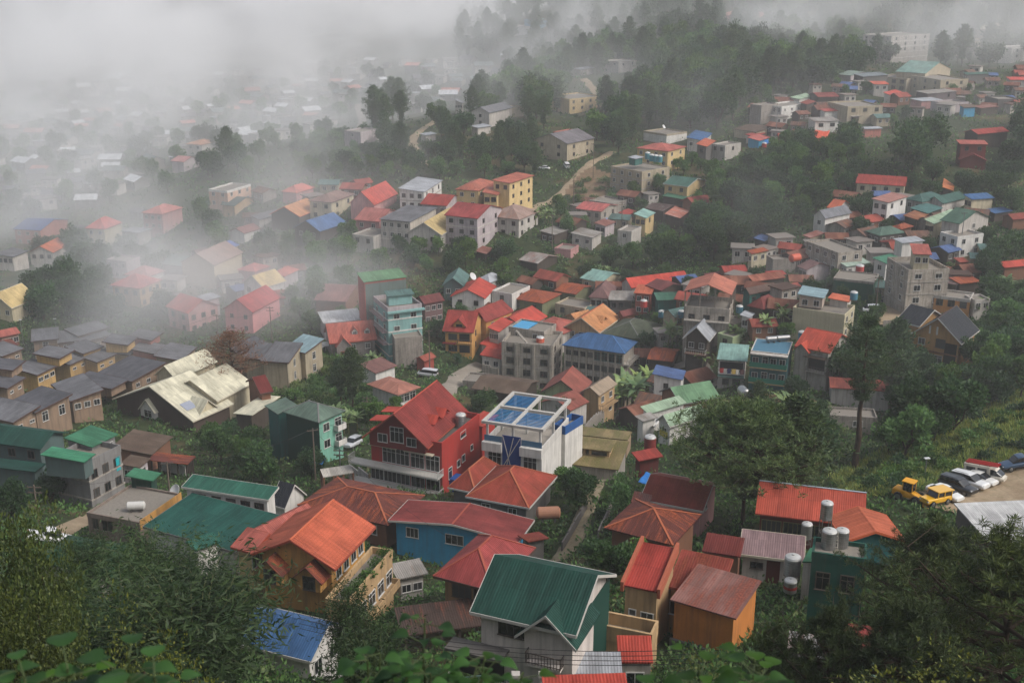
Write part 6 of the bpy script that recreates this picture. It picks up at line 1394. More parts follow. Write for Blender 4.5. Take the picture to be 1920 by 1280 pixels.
 ('house', 'red hipped roof tower house in the fog', (168, 424), (196, 430), (216, 416), 8.0, 'hip', '', 3.0, RM((206, 100, 90), 0.05), W_CREAM, 415, dict(wL=(2, 2))),
 ('house', 'large salmon hip roof over tan walls in fog by dark trees', (206, 534), (262, 541), (304, 524), 5.6, 'hip', '', 2.6, RM((202, 92, 84), 0.05), wall_mat((200, 160, 110), 0.3), 318, dict(wL=(1, 3), wR=(2, 3))),
 ('house', 'coral red hip roofed house with metal awning above townhouses', (310, 574), (352, 588), (412, 572), 5.0, 'gable', 'y', 2.6, RM((206, 84, 70), 0.05), W_PINK, 292, dict(wL=(2, 2), wR=(2, 3))),
 ('shed', 'flat pale metal roof behind the coral red roof', (366, 556), (386, 564), (416, 556), 6.0, 'shed', 'y1', 0.5, SILVER, W_PGREY, 304, {}),
 ('house', 'pink gabled house with red roof in drifting fog', (424, 576), (474, 586), (516, 556), 5.6, 'gable', 'x', 3.0, RM((190, 72, 70), 0.05), wall_mat((226, 140, 140), 0.2), 288, dict(wL=(2, 2, 0.8, 0.9))),
 ('house', 'cream gable roof house with white eaves in drifting fog', (456, 530), (494, 540), (534, 526), 4.6, 'gable', 'x', 2.8, CREAM2, W_WHITE, 314, dict(fascia=TRIM_W, wL=(1, 2))),
 ('house', 'red roofed house half hidden behind foggy cream gable', (512, 512), (534, 518), (552, 504), 4.6, 'hip', '', 1.4, RM((214, 104, 84), 0.05), W_PGREY, 326, dict(wL=(1, 2))),
 ('house', 'dim salmon roof in fog beside the foggy cream gable', (446, 504), (478, 510), (504, 498), 4.0, 'hip', '', 1.4, RM((206, 104, 96), 0.05), W_PINK, 330, {}),
 ('house', 'pale yellow tall gable wall in dense fog', (360, 482), (402, 498), (420, 470), 7.4, 'gable', 'x', 3.2, RM((170, 140, 126), 0.05), wall_mat((214, 196, 160), 0.2), 338, {}),
 ('house', 'faint blue roof behind the pale yellow gable in fog', (404, 466), (424, 470), (442, 458), 6.0, 'hip', '', 1.8, RM((90, 120, 190), 0.05), W_CREAM, 352, {}),
 ('house', 'cream hipped roof house with dormers at the frame edge', (-24, 568), (22, 578), (58, 556), 4.4, 'gable', 'x', 3.6, CREAM2, W_CREAM, 306, dict(cap=TRIM_CR, fascia=TRIM_CR, wL=(1, 3))),
 ('house', 'pink hip roof house in fog above salmon hip roof', (238, 512), (276, 520), (302, 506), 5.0, 'hip', '', 2.2, RM((206, 128, 118), 0.05), W_WHITE, 334, dict(wL=(1, 2))),
 ('house', 'faint grey blue flats in thick fog beside dark foliage', (204, 484), (236, 490), (256, 480), 7.0, 'flat', '', 0, None, W_PGREY, 348, dict(wL=(2, 3))),
 ('house', 'faint rose roofed house in thick fog', (272, 396), (304, 402), (334, 388), 7.0, 'hip', '', 2.0, RM((206, 120, 108), 0.05), W_PINK, 400, dict(wL=(2, 3))),
 ('house', 'grey green barn roof almost dissolved in fog', (310, 492), (346, 500), (372, 486), 5.0, 'gable', 'y', 2.0, RM((130, 150, 140), 0.05), W_LGREY, 340, {}),
 ('house', 'dark shed row under the orange foggy roof', (-10, 476), (24, 482), (56, 470), 5.0, 'shed', 'y1', 0.8, GREY, W_LGREY, 388, dict(wL=(1, 3))),
 ('house', 'tan roofed house on the far foggy slope with pale front', (354, 268), (378, 272), (402, 264), 5.0, 'hip', '', 1.6, RM((214, 150, 110), 0.05), W_LGREY, 560, dict(wL=(1, 2))),
 ('house', 'rose roof house below the tan foggy roof', (326, 300), (344, 304), (368, 296), 4.6, 'gable', 'y', 1.6, RM((200, 130, 124), 0.05), W_PGREY, 520, {}),
 # centre far hill
 ('house', 'grey roofed gable house alone above the dirt road', (1018, 258), (1064, 270), (1090, 256), 6.6, 'gable', 'x', 3.0, RM((130, 124, 128), 0.08, 'tile'), W_BEIGE, 436, dict(wL=(2, 2), wR=(2, 2))),
 ('house', 'salmon flat roofed house behind the grey gable house', (1042, 246), (1062, 250), (1086, 244), 7.0, 'flat', '', 0, None, W_SALM, 452, {}),
 ('building', 'cream two storey building high on the wooded hill', (1056, 176), (1068, 186), (1116, 178), 7.0, 'flat', '', 0, None, W_YEL, 556, dict(wR=(2, 4), wt=2)),
 ('house', 'grey roofed house with blue front on the misty hill', (896, 206), (918, 212), (938, 200), 6.4, 'gable', 'x', 2.2, RM((130, 130, 134), 0.05), W_LGREY, 520, dict(wL=(2, 1))),
 ('house', 'pale grey panelled house on the misty hill', (850, 190), (868, 194), (892, 190), 5.0, 'shed', 'y1', 1.6, RM((160, 160, 164), 0.05), W_LGREY, 540, dict(wL=(1, 3))),
 ('house', 'small tan house beside the grey blue fronted house', (944, 200), (954, 204), (968, 198), 4.0, 'flat', '', 0, None, W_BEIGE, 530, {}),
 ('shed', 'white roofed sheds among pines beside the hill track', (880, 236), (896, 240), (924, 236), 3.6, 'shed', 'y1', 0.5, SILVER, W_LGREY, 486, {}),
 ('shed', 'low white roof at the bend of the hill track', (790, 250), (798, 254), (816, 250), 3.0, 'shed', 'y1', 0.4, SILVER, W_LGREY, 478, {}),
 ('house', 'steel blue flats beside dark foggy pines', (660, 242), (676, 248), (694, 240), 7.0, 'flat', '', 0, None, W_PGREY, 490, dict(wL=(2, 1))),
 ('house', 'white balconied house deep in the hillside woods', (1146, 112), (1160, 116), (1182, 112), 6.0, 'flat', '', 0, None, W_LGREY, 640, dict(wL=(1, 2), wR=(1, 2))),
 ('shed', 'white roof strip along the hilltop stair path', (1076, 128), (1088, 131), (1112, 127), 3.4, 'shed', 'y1', 0.5, SILVER, W_LGREY, 620, {}),
 ('house', 'pale blue walled house on the foggy hilltop', (1002, 36), (1012, 39), (1040, 36), 6.0, 'flat', '', 0, None, wall_mat((130, 176, 200), 0.2), 780, {}),
 ('house', 'white block under the pale blue hilltop house', (992, 46), (998, 50), (1010, 46), 5.0, 'flat', '', 0, None, W_WHITE, 760, dict(wR=(1, 1))),
 ('house', 'brick pink house among the hilltop pines', (1378, 26), (1386, 30), (1408, 24), 8.0, 'gable', 'y', 2.4, RM((190, 116, 96), 0.05), W_SALM, 800, {}),
 # right ridge village
 ('building', 'white house with four tall windows on the ridge corner', (1442, 194), (1466, 200), (1502, 192), 6.0, 'flat', '', 0, None, W_WHITE, 468, dict(wL=(1, 4, 0.8, 1.9), wR=(2, 4, 0.9, 0.9))),
 ('building', 'weathered grey tower block beside the four windowed white house', (1418, 194), (1428, 198), (1444, 192), 8.0, 'flat', '', 0, None, W_CONC2, 472, {}),
 ('house', 'pale green lean roof behind the four windowed white house', (1482, 182), (1500, 186), (1526, 178), 4.0, 'shed', 'y1', 0.5, GREEN_P, W_LGREY, 488, {}),
 ('house', 'brown timber house below the pale green lean roof', (1500, 192), (1514, 196), (1528, 190), 5.0, 'shed', 'y1', 0.6, RUST_R, W_WOOD, 474, {}),
 ('house', 'maroon roofed house on the ridge above brown timber house', (1524, 176), (1534, 182), (1570, 180), 4.0, 'gable', 'x', 1.2, RM((150, 60, 50), 0.2), W_WOOD, 484, {}),
 ('house', 'cream block with two dark square windows on the ridge', (1576, 190), (1590, 200), (1648, 196), 7.0, 'flat', '', 0, None, W_BEIGE, 474, dict(wR=(1, 3, 1.6, 1.3), wt=2)),
 ('house', 'white and tin roofed house with blue windows above orange tarps', (1518, 220), (1528, 228), (1574, 226), 5.4, 'shed', 'y1', 0.7, TIN, W_WHITE, 452, dict(wR=(1, 2, 1.8, 1.2), wt=2)),
 ('house', 'red roof strip house between the ridge cream block and tin roof', (1540, 204), (1546, 209), (1576, 207), 3.6, 'shed', 'y1', 0.5, RED, W_WHITE, 462, {}),
 ('house', 'brown low roof with white boundary wall on the ridge slope', (1386, 240), (1418, 248), (1456, 238), 3.0, 'gable', 'y', 1.0, BROWN, W_BEIGE, 452, {}),
 ('house', 'cluster of red and pink shack roofs above the gully trees', (1398, 258), (1424, 264), (1450, 258), 3.0, 'shed', 'y1', 0.9, RM((196, 96, 84), 0.3, 'metal', (210, 160, 150), sheet=0.35), W_BLUE, 444, {}),
 ('house', 'pink shack roof behind the red shack roofs', (1396, 252), (1412, 256), (1438, 250), 3.0, 'shed', 'y1', 0.5, RED, W_LGREY, 450, {}),
 ('house', 'red wall shed with grey lid in the ridge slope scrub', (1616, 238), (1622, 242), (1654, 240), 3.4, 'shed', 'y1', 0.3, SILVER, W_SALM, 446, {}),
 ('house', 'orange roofed house with white awning on the upper ridge', (1630, 152), (1638, 158), (1668, 158), 5.0, 'shed', 'y1', 0.6, RM((214, 92, 58), 0.05), W_LGREY, 500, dict(wR=(1, 2))),
 ('house', 'small red roof below the orange roofed ridge house', (1660, 172), (1668, 178), (1682, 172), 4.0, 'shed', 'y1', 0.9, RED_B, W_LGREY, 490, {}),
 ('building', 'grey concrete flats with blue windows wrapped in ridge mist', (1660, 140), (1700, 148), (1730, 138), 8.0, 'flat', '', 0, None, W_BEIGE, 516, dict(wL=(2, 4, 2.0, 1.6))),
 ('building', 'big sea green gable roof rising out of ridge mist', (1690, 132), (1736, 138), (1756, 126), 9.0, 'gable', 'y', 4.0, RM((120, 160, 148), 0.05), W_BEIGE, 530, {}),
 ('building', 'pale stepped flats to the east of the sea green gable', (1740, 140), (1764, 150), (1790, 144), 8.0, 'flat', '', 0, None, W_BEIGE, 520, dict(wL=(2, 3), wR=(2, 2))),
 ('building', 'long grey roofed house on the misty ridge top', (1602, 138), (1618, 144), (1664, 140), 5.0, 'shed', 'y1', 0.8, RM((130, 140, 144), 0.1), W_DGREY, 520, dict(wL=(1, 3))),
 ('house', 'pale grey green roof at the ridge end above forest', (1584, 138), (1596, 142), (1618, 136), 4.6, 'gable', 'y', 1.4, RM((150, 172, 160), 0.1), W_PGREY, 530, {}),
 ('house', 'white canopy roof house beside purple fronted block', (1724, 170), (1740, 176), (1786, 170), 5.0, 'shed', 'y1', 0.5, TIN, wall_mat((110, 96, 100), 0.4), 488, dict(wR=(1, 2))),
 ('house', 'white awning shack below the purple fronted block', (1714, 184), (1728, 190), (1760, 186), 3.4, 'shed', 'y1', 0.4, SILVER, W_PINK, 478, {}),
 ('house', 'dark green roofed grey house high at the ridge', (1808, 136), (1814, 140), (1854, 138), 5.4, 'shed', 'y1', 0.6, RM((58, 104, 88), 0.08), W_DGREY, 536, dict(wL=(1, 2))),
 ('house', 'bright red roof house at the top edge of the ridge', (1888, 144), (1894, 150), (1940, 150), 4.6, 'shed', 'y1', 0.8, RM((210, 66, 50), 0.05), W_LGREY, 524, {}),
 ('house', 'flat grey terrace with white tank below the bright red roof', (1858, 180), (1872, 186), (1906, 184), 5.0, 'flat', '', 0, None, W_DGREY, 490, {}),
 ('house', 'brown roof shack with blue barrel wall on the ridge', (1802, 196), (1808, 202), (1828, 200), 4.0, 'shed', 'y1', 0.8, BROWN, W_BLUE, 470, {}),
 ('house', 'junk strewn tin roof shack under the brown roof shack', (1830, 198), (1840, 203), (1862, 198), 3.0, 'shed', 'y1', 0.3, RUST_P, W_WOOD, 468, {}),
 ('building', 'tall white gridded block dissolving into top fog', (1656, 62), (1672, 68), (1694, 60), 14.0, 'flat', '', 0, None, W_LGREY, 690, dict(wL=(3, 4, 1.4, 1.6), wR=(3, 4, 1.4, 1.6), bands=W_WHITE)),
 ('building', 'blue roofed hall below the tall white gridded block', (1656, 76), (1668, 80), (1700, 74), 5.0, 'gable', 'y', 1.6, RM((80, 110, 150), 0.05), W_LGREY, 670, {}),
 ('building', 'tan block house in the fog at the upper edge', (1812, 74), (1826, 78), (1856, 72), 8.0, 'flat', '', 0, None, W_BEIGE, 680, dict(wR=(1, 3))),
 ('building', 'cream pagoda tiered house in the upper fog', (1850, 52), (1862, 56), (1882, 50), 8.0, 'hip', '', 3.0, RM((200, 190, 160), 0.05), W_CREAM, 700, {}),
 ('building', 'white framed house in the upper fog by frame edge', (1886, 86), (1898, 90), (1930, 84), 8.0, 'flat', '', 0, None, W_WHITE, 650, dict(wR=(2, 3), wL=(1, 2))),
 ('house', 'twin steel tank roofed hut on the junk terrace', (1590, 214), (1600, 219), (1626, 215), 3.4, 'shed', 'y1', 0.4, TIN, W_WOOD, 458, {}),
 ('house', 'rubble topped grey hut beneath the ridge cream block', (1602, 206), (1612, 212), (1646, 208), 4.0, 'flat', '', 0, None, W_CONC, 464, dict(wR=(1, 2))),
 ('house', 'pale shed by the dark trees beyond the pink awning shack', (1766, 188), (1776, 194), (1796, 188), 4.0, 'flat', '', 0, None, W_PGREY, 486, {}),
]
for r in far: row(r[1:], r[0], r[0] if r[0] != 'building' else 'building')

# ------------------------------------------------------------------ houses dim in the fog on the far slope: one kind, many copies
def mini_house(i, w, d, hh, rise, rc, wc, nm='foggy_house'):
    """Small far house: walls with two windows and a gable or flat roof, all parts of one root."""
    root = empty(nm, (0, 0, 0)); b = MB()
    b.box((-w/2, -d/2, -4), (w, 0, 0), (0, d, 0), (0, 0, 4 + hh))
    if rise: 
        for s_ in (-1, 1): b.face([(s_*w/2, -d/2, hh), (s_*w/2, d/2, hh), (s_*w/2, 0, hh + rise)][::s_])
    b.build('wall', wc, root)
    r = MB(); o = 0.5
    if rise:
        for s_ in (-1, 1):
            k = rise / (d / 2); pts = [(-w/2-o, s_*(d/2+o), hh - k*o), (w/2+o, s_*(d/2+o), hh - k*o), (w/2+o, 0, hh+rise), (-w/2-o, 0, hh+rise)]
            r.slab([np.array(p) for p in (pts if s_ < 0 else pts[::-1])], (0, 0, 0.14), 0, (np.zeros(3), np.array((1.0, 0, 0)), np.array((0, 1.0, 0))))
    else: r.box((-w/2-o, -d/2-o, hh), (w+2*o, 0, 0), (0, d+2*o, 0), (0, 0, 0.25))
    r.build('roof', rc, root)
    for x in (-w/4, w/4):
        me, mp, m2 = window_mesh(1.2, 1.2, 'frame_white', 2, FRAME_W()); q = link('window', m2, root); q.location = (x, -d/2, hh - 1.4); q.rotation_euler = (0, 0, math.pi)
    return root
_mk = [mini_house(0, 9, 7, 4.0, 1.6, RM((232, 236, 240), 0.05), W_DGREY), mini_house(1, 8, 7, 4.5, 0, TIN, W_LGREY), mini_house(2, 10, 7, 4, 1.6, RM((206, 130, 112), 0.05), W_DGREY), mini_house(3, 8, 6, 3.6, 1.5, GREY_D, W_DGREY), mini_house(4, 11, 8, 4.6, 1.8, RM((110, 124, 120), 0.05), W_CONC2), mini_house(5, 7, 6, 5.5, 0, SILVER, W_CONC2)]
_lab = ['small gabled house with silvery roof dim in fog on the far slope', 'small grey flat roofed house dim in fog on the far slope', 'small rose roofed house dim in fog on the far slope', 'small grey roofed cottage dim in fog on the far slope', 'larger grey green roofed house dim in fog on the far slope', 'tall narrow pale house dim in fog on the far slope']
_cnt = [0] * 6
FOGPOLY = [[(40, 190), (200, 150), (420, 140), (620, 120), (840, 120), (900, 160), (820, 210), (640, 230), (560, 260), (350, 290), (300, 350), (180, 390), (60, 400), (-20, 330)], [(820, 120), (960, 60), (1010, 90), (930, 190), (860, 180)], [(120, 420), (240, 370), (350, 400), (330, 470), (250, 470), (140, 480)]]
_try = 0; _pl = []
while len(_pl) < 230 and _try < 9000:
    _try += 1; poly = FOGPOLY[0] if random.random() < 0.82 else FOGPOLY[random.choice((1, 2))]
    px, py = random.uniform(-20, 1010), random.uniform(60, 480)
    if not in_poly(px, py, poly): continue
    p = hit(px, py)
    if p[1] > 1050 or any((p[0]-q[0])**2 + (p[1]-q[1])**2 < 11**2 for q in _pl) or in_foot(p[0], p[1], 6) or in_path(p[0], p[1], 5): continue
    _pl.append(p); i = random.choice((0, 0, 1, 1, 2, 3, 3, 4, 5)); o = _mk[i] if _cnt[i] == 0 else copy_tree(_mk[i]); _cnt[i] += 1
    a = random.uniform(-0.9, 0.9); o.location = tuple(map(float, p)); o.rotation_euler = (0, 0, a); s_ = random.uniform(0.7, 1.1); o.scale = (s_, s_, s_)
    tag(o, _lab[i], 'house', _lab[i].replace('small ', '').replace(' dim in', 's in').replace('larger ', '').replace('tall ', '')); FOOT.append((np.array((p[0]-6*math.cos(a)+5*math.sin(a), p[1]-6*math.sin(a)-5*math.cos(a))), np.array((math.cos(a), math.sin(a))), np.array((-math.sin(a), math.cos(a))), 12, 10))
for i in range(6):
    if _cnt[i] == 0:
        for c in list(_mk[i].children): bpy.data.objects.remove(c)
        bpy.data.objects.remove(_mk[i])

# ------------------------------------------------------------------ shacks and lean-tos squeezed in between
RK = RM((150, 96, 72), 0.6, 'metal', (112, 62, 46), sheet=0.35); SK = RM((170, 160, 150), 0.45, 'metal', (140, 92, 66), sheet=0.3); BK = RM((110, 84, 72), 0.5, 'metal', (150, 96, 66), sheet=0.3); RDK = RM((178, 78, 60), 0.4, 'metal', (120, 60, 44), sheet=0.25)
_sk = [(mini_house(0, 6, 5, 3.0, 1.1, RK, W_WOOD, 'shack'), 'rust roofed shack'), (mini_house(1, 5, 4.5, 3.4, 0, SK, W_LGREY, 'shack'), 'flat tin roofed shack'), (mini_house(2, 6.5, 5, 3.2, 1.2, RDK, W_BROWN, 'shack'), 'faded red roofed shack'), (mini_house(3, 5.5, 5, 3.0, 1.0, BK, W_CONC2, 'shack'), 'brown roofed block shack'), (mini_house(4, 5, 4, 4.6, 0, BK, W_CONC, 'shack'), 'tall bare block shack'), (mini_house(5, 6, 4.5, 3.2, 1.0, TEAL_R, W_BEIGE, 'shack'), 'sea green roofed shack'), (mini_house(6, 5, 5, 3.0, 0.9, BLUE2, W_WOOD, 'shack'), 'blue roofed shack')]
_su = [0] * 7
for poly, where, n_, sp in (([(1600, 345), (1900, 400), (1900, 470), (1800, 560), (1640, 560), (1480, 540), (1400, 560), (1390, 480), (1560, 440)], 'on the upper right terraces', 64, 5.8), ([(1390, 250), (1440, 190), (1600, 150), (1800, 135), (1930, 140), (1930, 215), (1800, 215), (1660, 235), (1560, 235), (1480, 275)], 'along the ridge village', 85, 6.4), ([(830, 560), (960, 540), (1120, 530), (1320, 520), (1480, 560), (1480, 620), (1340, 640), (1240, 660), (1200, 690), (1050, 600), (900, 600)], 'in the valley floor rows', 34, 6.0), ([(1030, 450), (1080, 385), (1240, 375), (1310, 395), (1200, 440)], 'in the gully edge cluster', 22, 6.5), ([(380, 380), (700, 350), (720, 440), (560, 440), (420, 430)], 'at the fog edge', 14, 9), ([(130, 520), (330, 480), (560, 500), (560, 600), (330, 600)], 'in the drifting fog', 12, 9), ([(1180, 800), (1290, 690), (1330, 690), (1300, 790), (1190, 830)], 'below the terrace houses', 6, 5.5)):
    m_ = 0; loc_ = []
    for _ in range(2600):
        if m_ >= n_: break
        px, py = random.uniform(380 if 'fog' in where else 830, 1930) if 'drifting' not in where else random.uniform(130, 560), random.uniform(130, 800)
        if not in_poly(px, py, poly): continue
        p = hit(px, py)
        if in_foot(p[0], p[1], 1.6) or in_path(p[0], p[1], 1.5) or any(in_poly(p[0], p[1], y) for y in YARDS) or any((p[0] - q[0]) ** 2 + (p[1] - q[1]) ** 2 < sp * sp for q in loc_): continue
        t = project(p)[2]; s_ = FPX / t; top = py - 4.2 * s_
        if any(h4 < t + 60 and False for *_q, h4 in HRECT) or any(hx0 < px < hx1 and min(hy1, py) - max(hy0, top) > 0.45 * (hy1 - hy0) and ht > t + 3 for hx0, hy0, hx1, hy1, ht in HRECT): continue
        i = random.choice((0, 0, 1, 1, 2, 2, 3, 3, 4, 5, 6)); pr, nm_ = _sk[i]; o = pr if not _su[i] else copy_tree(pr); _su[i] += 1; a = random.uniform(-0.8, 0.8); loc_.append(p); m_ += 1
        o.location = tuple(map(float, p)); o.rotation_euler = (0, 0, a); q = random.uniform(0.8, 1.15); o.scale = (q, q, q); tag(o, nm_ + ' squeezed between houses ' + where, 'shack', nm_ + 's ' + where)
        ca, sa = math.cos(a), math.sin(a); FOOT.append((np.array((p[0] - 3 * ca + 2.5 * sa, p[1] - 3 * sa - 2.5 * ca)), np.array((ca, sa)), np.array((-sa, ca)), 6, 5))
# ================================================================== foliage
L_DARK = leaf_mat('leaf_dark', (34, 62, 36), (64, 94, 46)); L_MID = leaf_mat('leaf_mid', (54, 90, 42), (90, 122, 52)); L_PINE = leaf_mat('needle', (38, 62, 40), (74, 96, 52), 0.2); L_PINE2 = leaf_mat('needle_near', (30, 50, 28), (84, 96, 42), 0.2)
L_YEL = leaf_mat('leaf_yellowish', (84, 98, 40), (146, 142, 62)); L_BAMB = leaf_mat('leaf_bamboo', (62, 84, 46), (104, 118, 62)); L_BAN = leaf_mat('leaf_banana', (84, 112, 66), (136, 156, 92), 0.3, 0.4, 1.2); L_BROWN = leaf_mat('leaf_brown', (104, 78, 58), (138, 106, 78)); L_FORE = leaf_mat('leaf_wide', (20, 46, 14), (54, 90, 24), 0.3, 0.6, 2.0); L_GRASS = leaf_mat('grass_blade', (106, 136, 50), (170, 176, 84)); L_RED = leaf_mat('leaf_red', (112, 60, 52), (150, 84, 70)); L_PALE = leaf_mat('leaf_pale', (70, 96, 54), (112, 128, 74))

def P_(o, H_, R_, c0): SIZE[o.name] = (H_, R_, c0); return o
PINES = [P_(pine('pine_tree', 18, 5.2, 21 + i, L_PINE, levels=11, per_level=7, tufts=6, needles=13, nl=0.9, nw=0.24, tr=1.3, crown0=(0.18, 0.26, 0.14)[i], dome=(0.45, 0.35, 0.6)[i]), 18, 5.0, 0.2) for i in range(3)]
BROAD = [P_(broadleaf(('broadleaf_tree', 'spreading_tree', 'broadleaf_tree', 'spreading_tree')[i], 12, (5.4, 4.8, 6.0, 4.4)[i], 31 + i, (L_DARK, L_MID, L_DARK, L_MID)[i], nclump=(110, 90, 120, 80)[i], per=44, leaf=0.8, crown0=(0.16, 0.2, 0.14, 0.24)[i], flat=0.85), 12, 5.0, 0.18) for i in range(4)]  # all four are broadleaf trees, in dark and mid green leaves
BAMBOO_M = P_(bamboo('bamboo_clump', 10, 4.2, 41, L_BAMB, culms=34, per=80, leaf=0.9), 10, 4, 0.1)
SHRUBS = [P_(shrub('shrub', 2.4, 2.0, 51 + i, (L_MID, L_DARK, L_PALE)[i], 16, 34, 0.5), 2.4, 2.0, 0.0) for i in range(3)]
BANANA = [P_(banana('banana_plant', 61 + i, L_BAN, (3, 4)[i]), 4, 2, 0.2) for i in range(2)]

LAB = {
 'hillF': ('dark pine in the dense wood on the far hill', 'pines of the wood on the far hill'), 'hillB': ('round leafy tree in the dense wood on the far hill', 'leafy trees of the wood on the far hill'),
 'gulB': ('leafy tree filling the green gully between the house rows', 'leafy trees in the gully'), 'gulM': ('feathery bamboo clump in the green gully', 'bamboo clumps in the gully'),
 'midP': ('pine standing among houses at the fog edge', 'pines at the fog edge'), 'midB': ('leafy tree among houses at the fog edge', 'leafy trees at the fog edge'),
 'bigR': ('big spreading dark tree below the ridge village', 'big trees below the ridge village'), 'sloB': ('dark leafy tree on the slope beside the gold timber house', 'leafy trees beside the gold house'),
 'fogB': ('leafy tree greyed by drifting fog', 'leafy trees greyed by fog'), 'fogP': ('pine greyed by drifting fog', 'pines greyed by fog'), 'garB': ('leafy garden tree between the roofs', 'garden trees between the roofs'),
 'shG': ('leafy garden shrub between the houses', 'garden shrubs'), 'shS': ('shrub on the scrubby slope', 'shrubs on the scrubby slope'), 'ban': ('banana plant clump with long arching leaves between houses', 'banana plants between the houses'),
}
PLACED = []
def scatter(poly, spacing, protos, key, cat, size, n_max=999, jitter=0.22, t_max=900, m=1.2, tries=3000, clear=0.0):
    """Stands plants over the ground that the photo shows inside a polygon."""
    xs, ys = [p[0] for p in poly], [p[1] for p in poly]; n = 0
    for _ in range(tries):
        if n >= n_max: break
        px, py = random.uniform(min(xs), max(xs)), random.uniform(min(ys), max(ys))
        if not in_poly(px, py, poly): continue
        p = hit(px, py)
        if project(p)[2] > t_max or any((p[0] - q[0]) ** 2 + (p[1] - q[1]) ** 2 < (0.5 * (spacing + q[2])) ** 2 for q in PLACED): continue
        if in_foot(p[0], p[1], m) or in_path(p[0], p[1], 0.8) or (spacing != 5 and any(in_poly(p[0], p[1], y) for y in YARDS)): continue
        lab, grp = LAB[key]; pr = random.choice(protos); sz = size * random.uniform(1 - jitter, 1 + jitter); q = SIZE[pr.name]
        if hides(p, q[0] * sz, q[1] * sz, q[2]): continue
        put(pr, p[0], p[1], p[2] - 0.2, sz, label=lab, cat=cat, group=grp); PLACED.append((p[0], p[1], spacing)); n += 1
    return n

def tree_at(proto, H0, base, top_y, label, cat='tree', group=None, rz=None, wide=1.0):
    """A single tree whose foot stands at a photo pixel and whose top reaches a photo row."""
    p = hit(*base); t = project(p)[2]; hgt = (base[1] - top_y) * t / FPX / 0.95
    o = put(proto, p[0], p[1], p[2] - 0.1, hgt / H0, rz, label, cat, group); o.scale = (hgt / H0 * wide, hgt / H0 * wide, hgt / H0); PLACED.append((p[0], p[1], 3.0))
    return o
def tree_xy(proto, H0, px, py, t, top_y, label, cat='tree', group=None, rz=0.0, wide=1.0, z=None):
    c = P(px, py, t); zg = ground(c[0], c[1]); top = P(px, top_y, t)[2]; s = (top - zg) / H0
    o = put(proto, c[0], c[1], zg, s, rz, label, cat, group); o.scale = (s * wide, s * wide, s); PLACED.append((c[0], c[1], 3.0))
    return o

# ---- single trees
BIGPINE = pine('pine_tree', 15, 9.6, 71, leaf_mat('needle_sunny', (46, 72, 40), (96, 114, 54), 0.2), crown0=0.3, levels=13, per_level=14, tufts=14, needles=22, nl=0.55, nw=0.1, tr=0.6, dome=0.4)  # this pine has lighter green needles of its own
tree_at(BIGPINE, 15, (1392, 985), 762, 'huge round crowned pine rising beside the long orange red roof', rz=0.4)
TALLPINE = pine('pine_tree', 26, 6.0, 72, L_PINE, crown0=0.5, levels=7, per_level=6, tufts=9, needles=22, nl=0.6, nw=0.1, tr=0.75, dome=0.8)
tree_at(TALLPINE, 26, (1602, 884), 590, 'tall pine with long bare trunk in front of the plain grey house', rz=1.0, wide=1.15)
tree_at(PINES[0], 18, (1668, 772), 604, 'flat topped pine between the orange crossed roof and gold house', rz=0.3, wide=1.0)
tree_at(PINES[1], 18, (1480, 960), 745, 'pine standing close behind the huge round crowned pine', wide=1.3)
tree_at(PINES[2], 18, (1500, 925), 790, 'dark pine below the plain grey house', wide=1.2)
DEADPINE = pine('pine_tree', 16, 5.6, 73, L_BROWN, crown0=0.35, levels=10, per_level=7, tufts=8, needles=12, nl=0.5, nw=0.09, tr=1.0, dome=0.4, bare=0.2)
tree_at(DEADPINE, 16, (441, 762), 622, 'browning half bare pine beside the cream folded roof', rz=0.2, wide=1.45)
CONI = pine('pine_tree', 15, 4.2, 74, L_PINE, crown0=0.22, levels=14, per_level=9, tufts=8, needles=16, nl=0.6, nw=0.16, tr=1.0, dome=0.35)
tree_at(CONI, 15, (662, 764), 655, 'dense dark twin trunk conifer above the bamboo green slope', rz=0.9, wide=0.95); tree_at(CONI, 15, (640, 756), 672, 'smaller dense conifer leaning on the dark twin trunk conifer', rz=2.1)
# near pines, lower right
NEARP = [pine('pine_tree', 13, 6.4, 81 + i, L_PINE2, crown0=0.3, levels=11, per_level=8, tufts=(15, 13, 13)[i], needles=44, nl=0.36, nw=0.036, tr=0.22, dome=(0.4, 0.5, 0.35)[i], droop=0.1) for i in range(3)]
tree_xy(NEARP[0], 13, 1745, 1130, 74, 962, 'near pine with spreading boughs over the white sheet roof', rz=0.2, wide=0.85)
tree_xy(NEARP[1], 13, 1555, 1230, 60, 1135, 'near pine with knotted branches before the dark green block', rz=1.7, wide=0.62)
tree_xy(NEARP[2], 13, 1890, 1180, 62, 1010, 'near pine at the frame corner below the car park', rz=2.9, wide=1.0)
tree_xy(NEARP[0], 13, 1690, 1220, 58, 1130, 'low dark near pine beneath the spreading boughs', rz=4.0, wide=0.8)
tree_xy(NEARP[2], 13, 1445, 1230, 64, 1170, 'small near pine beside the orange walled hut', rz=0.7, wide=0.4)
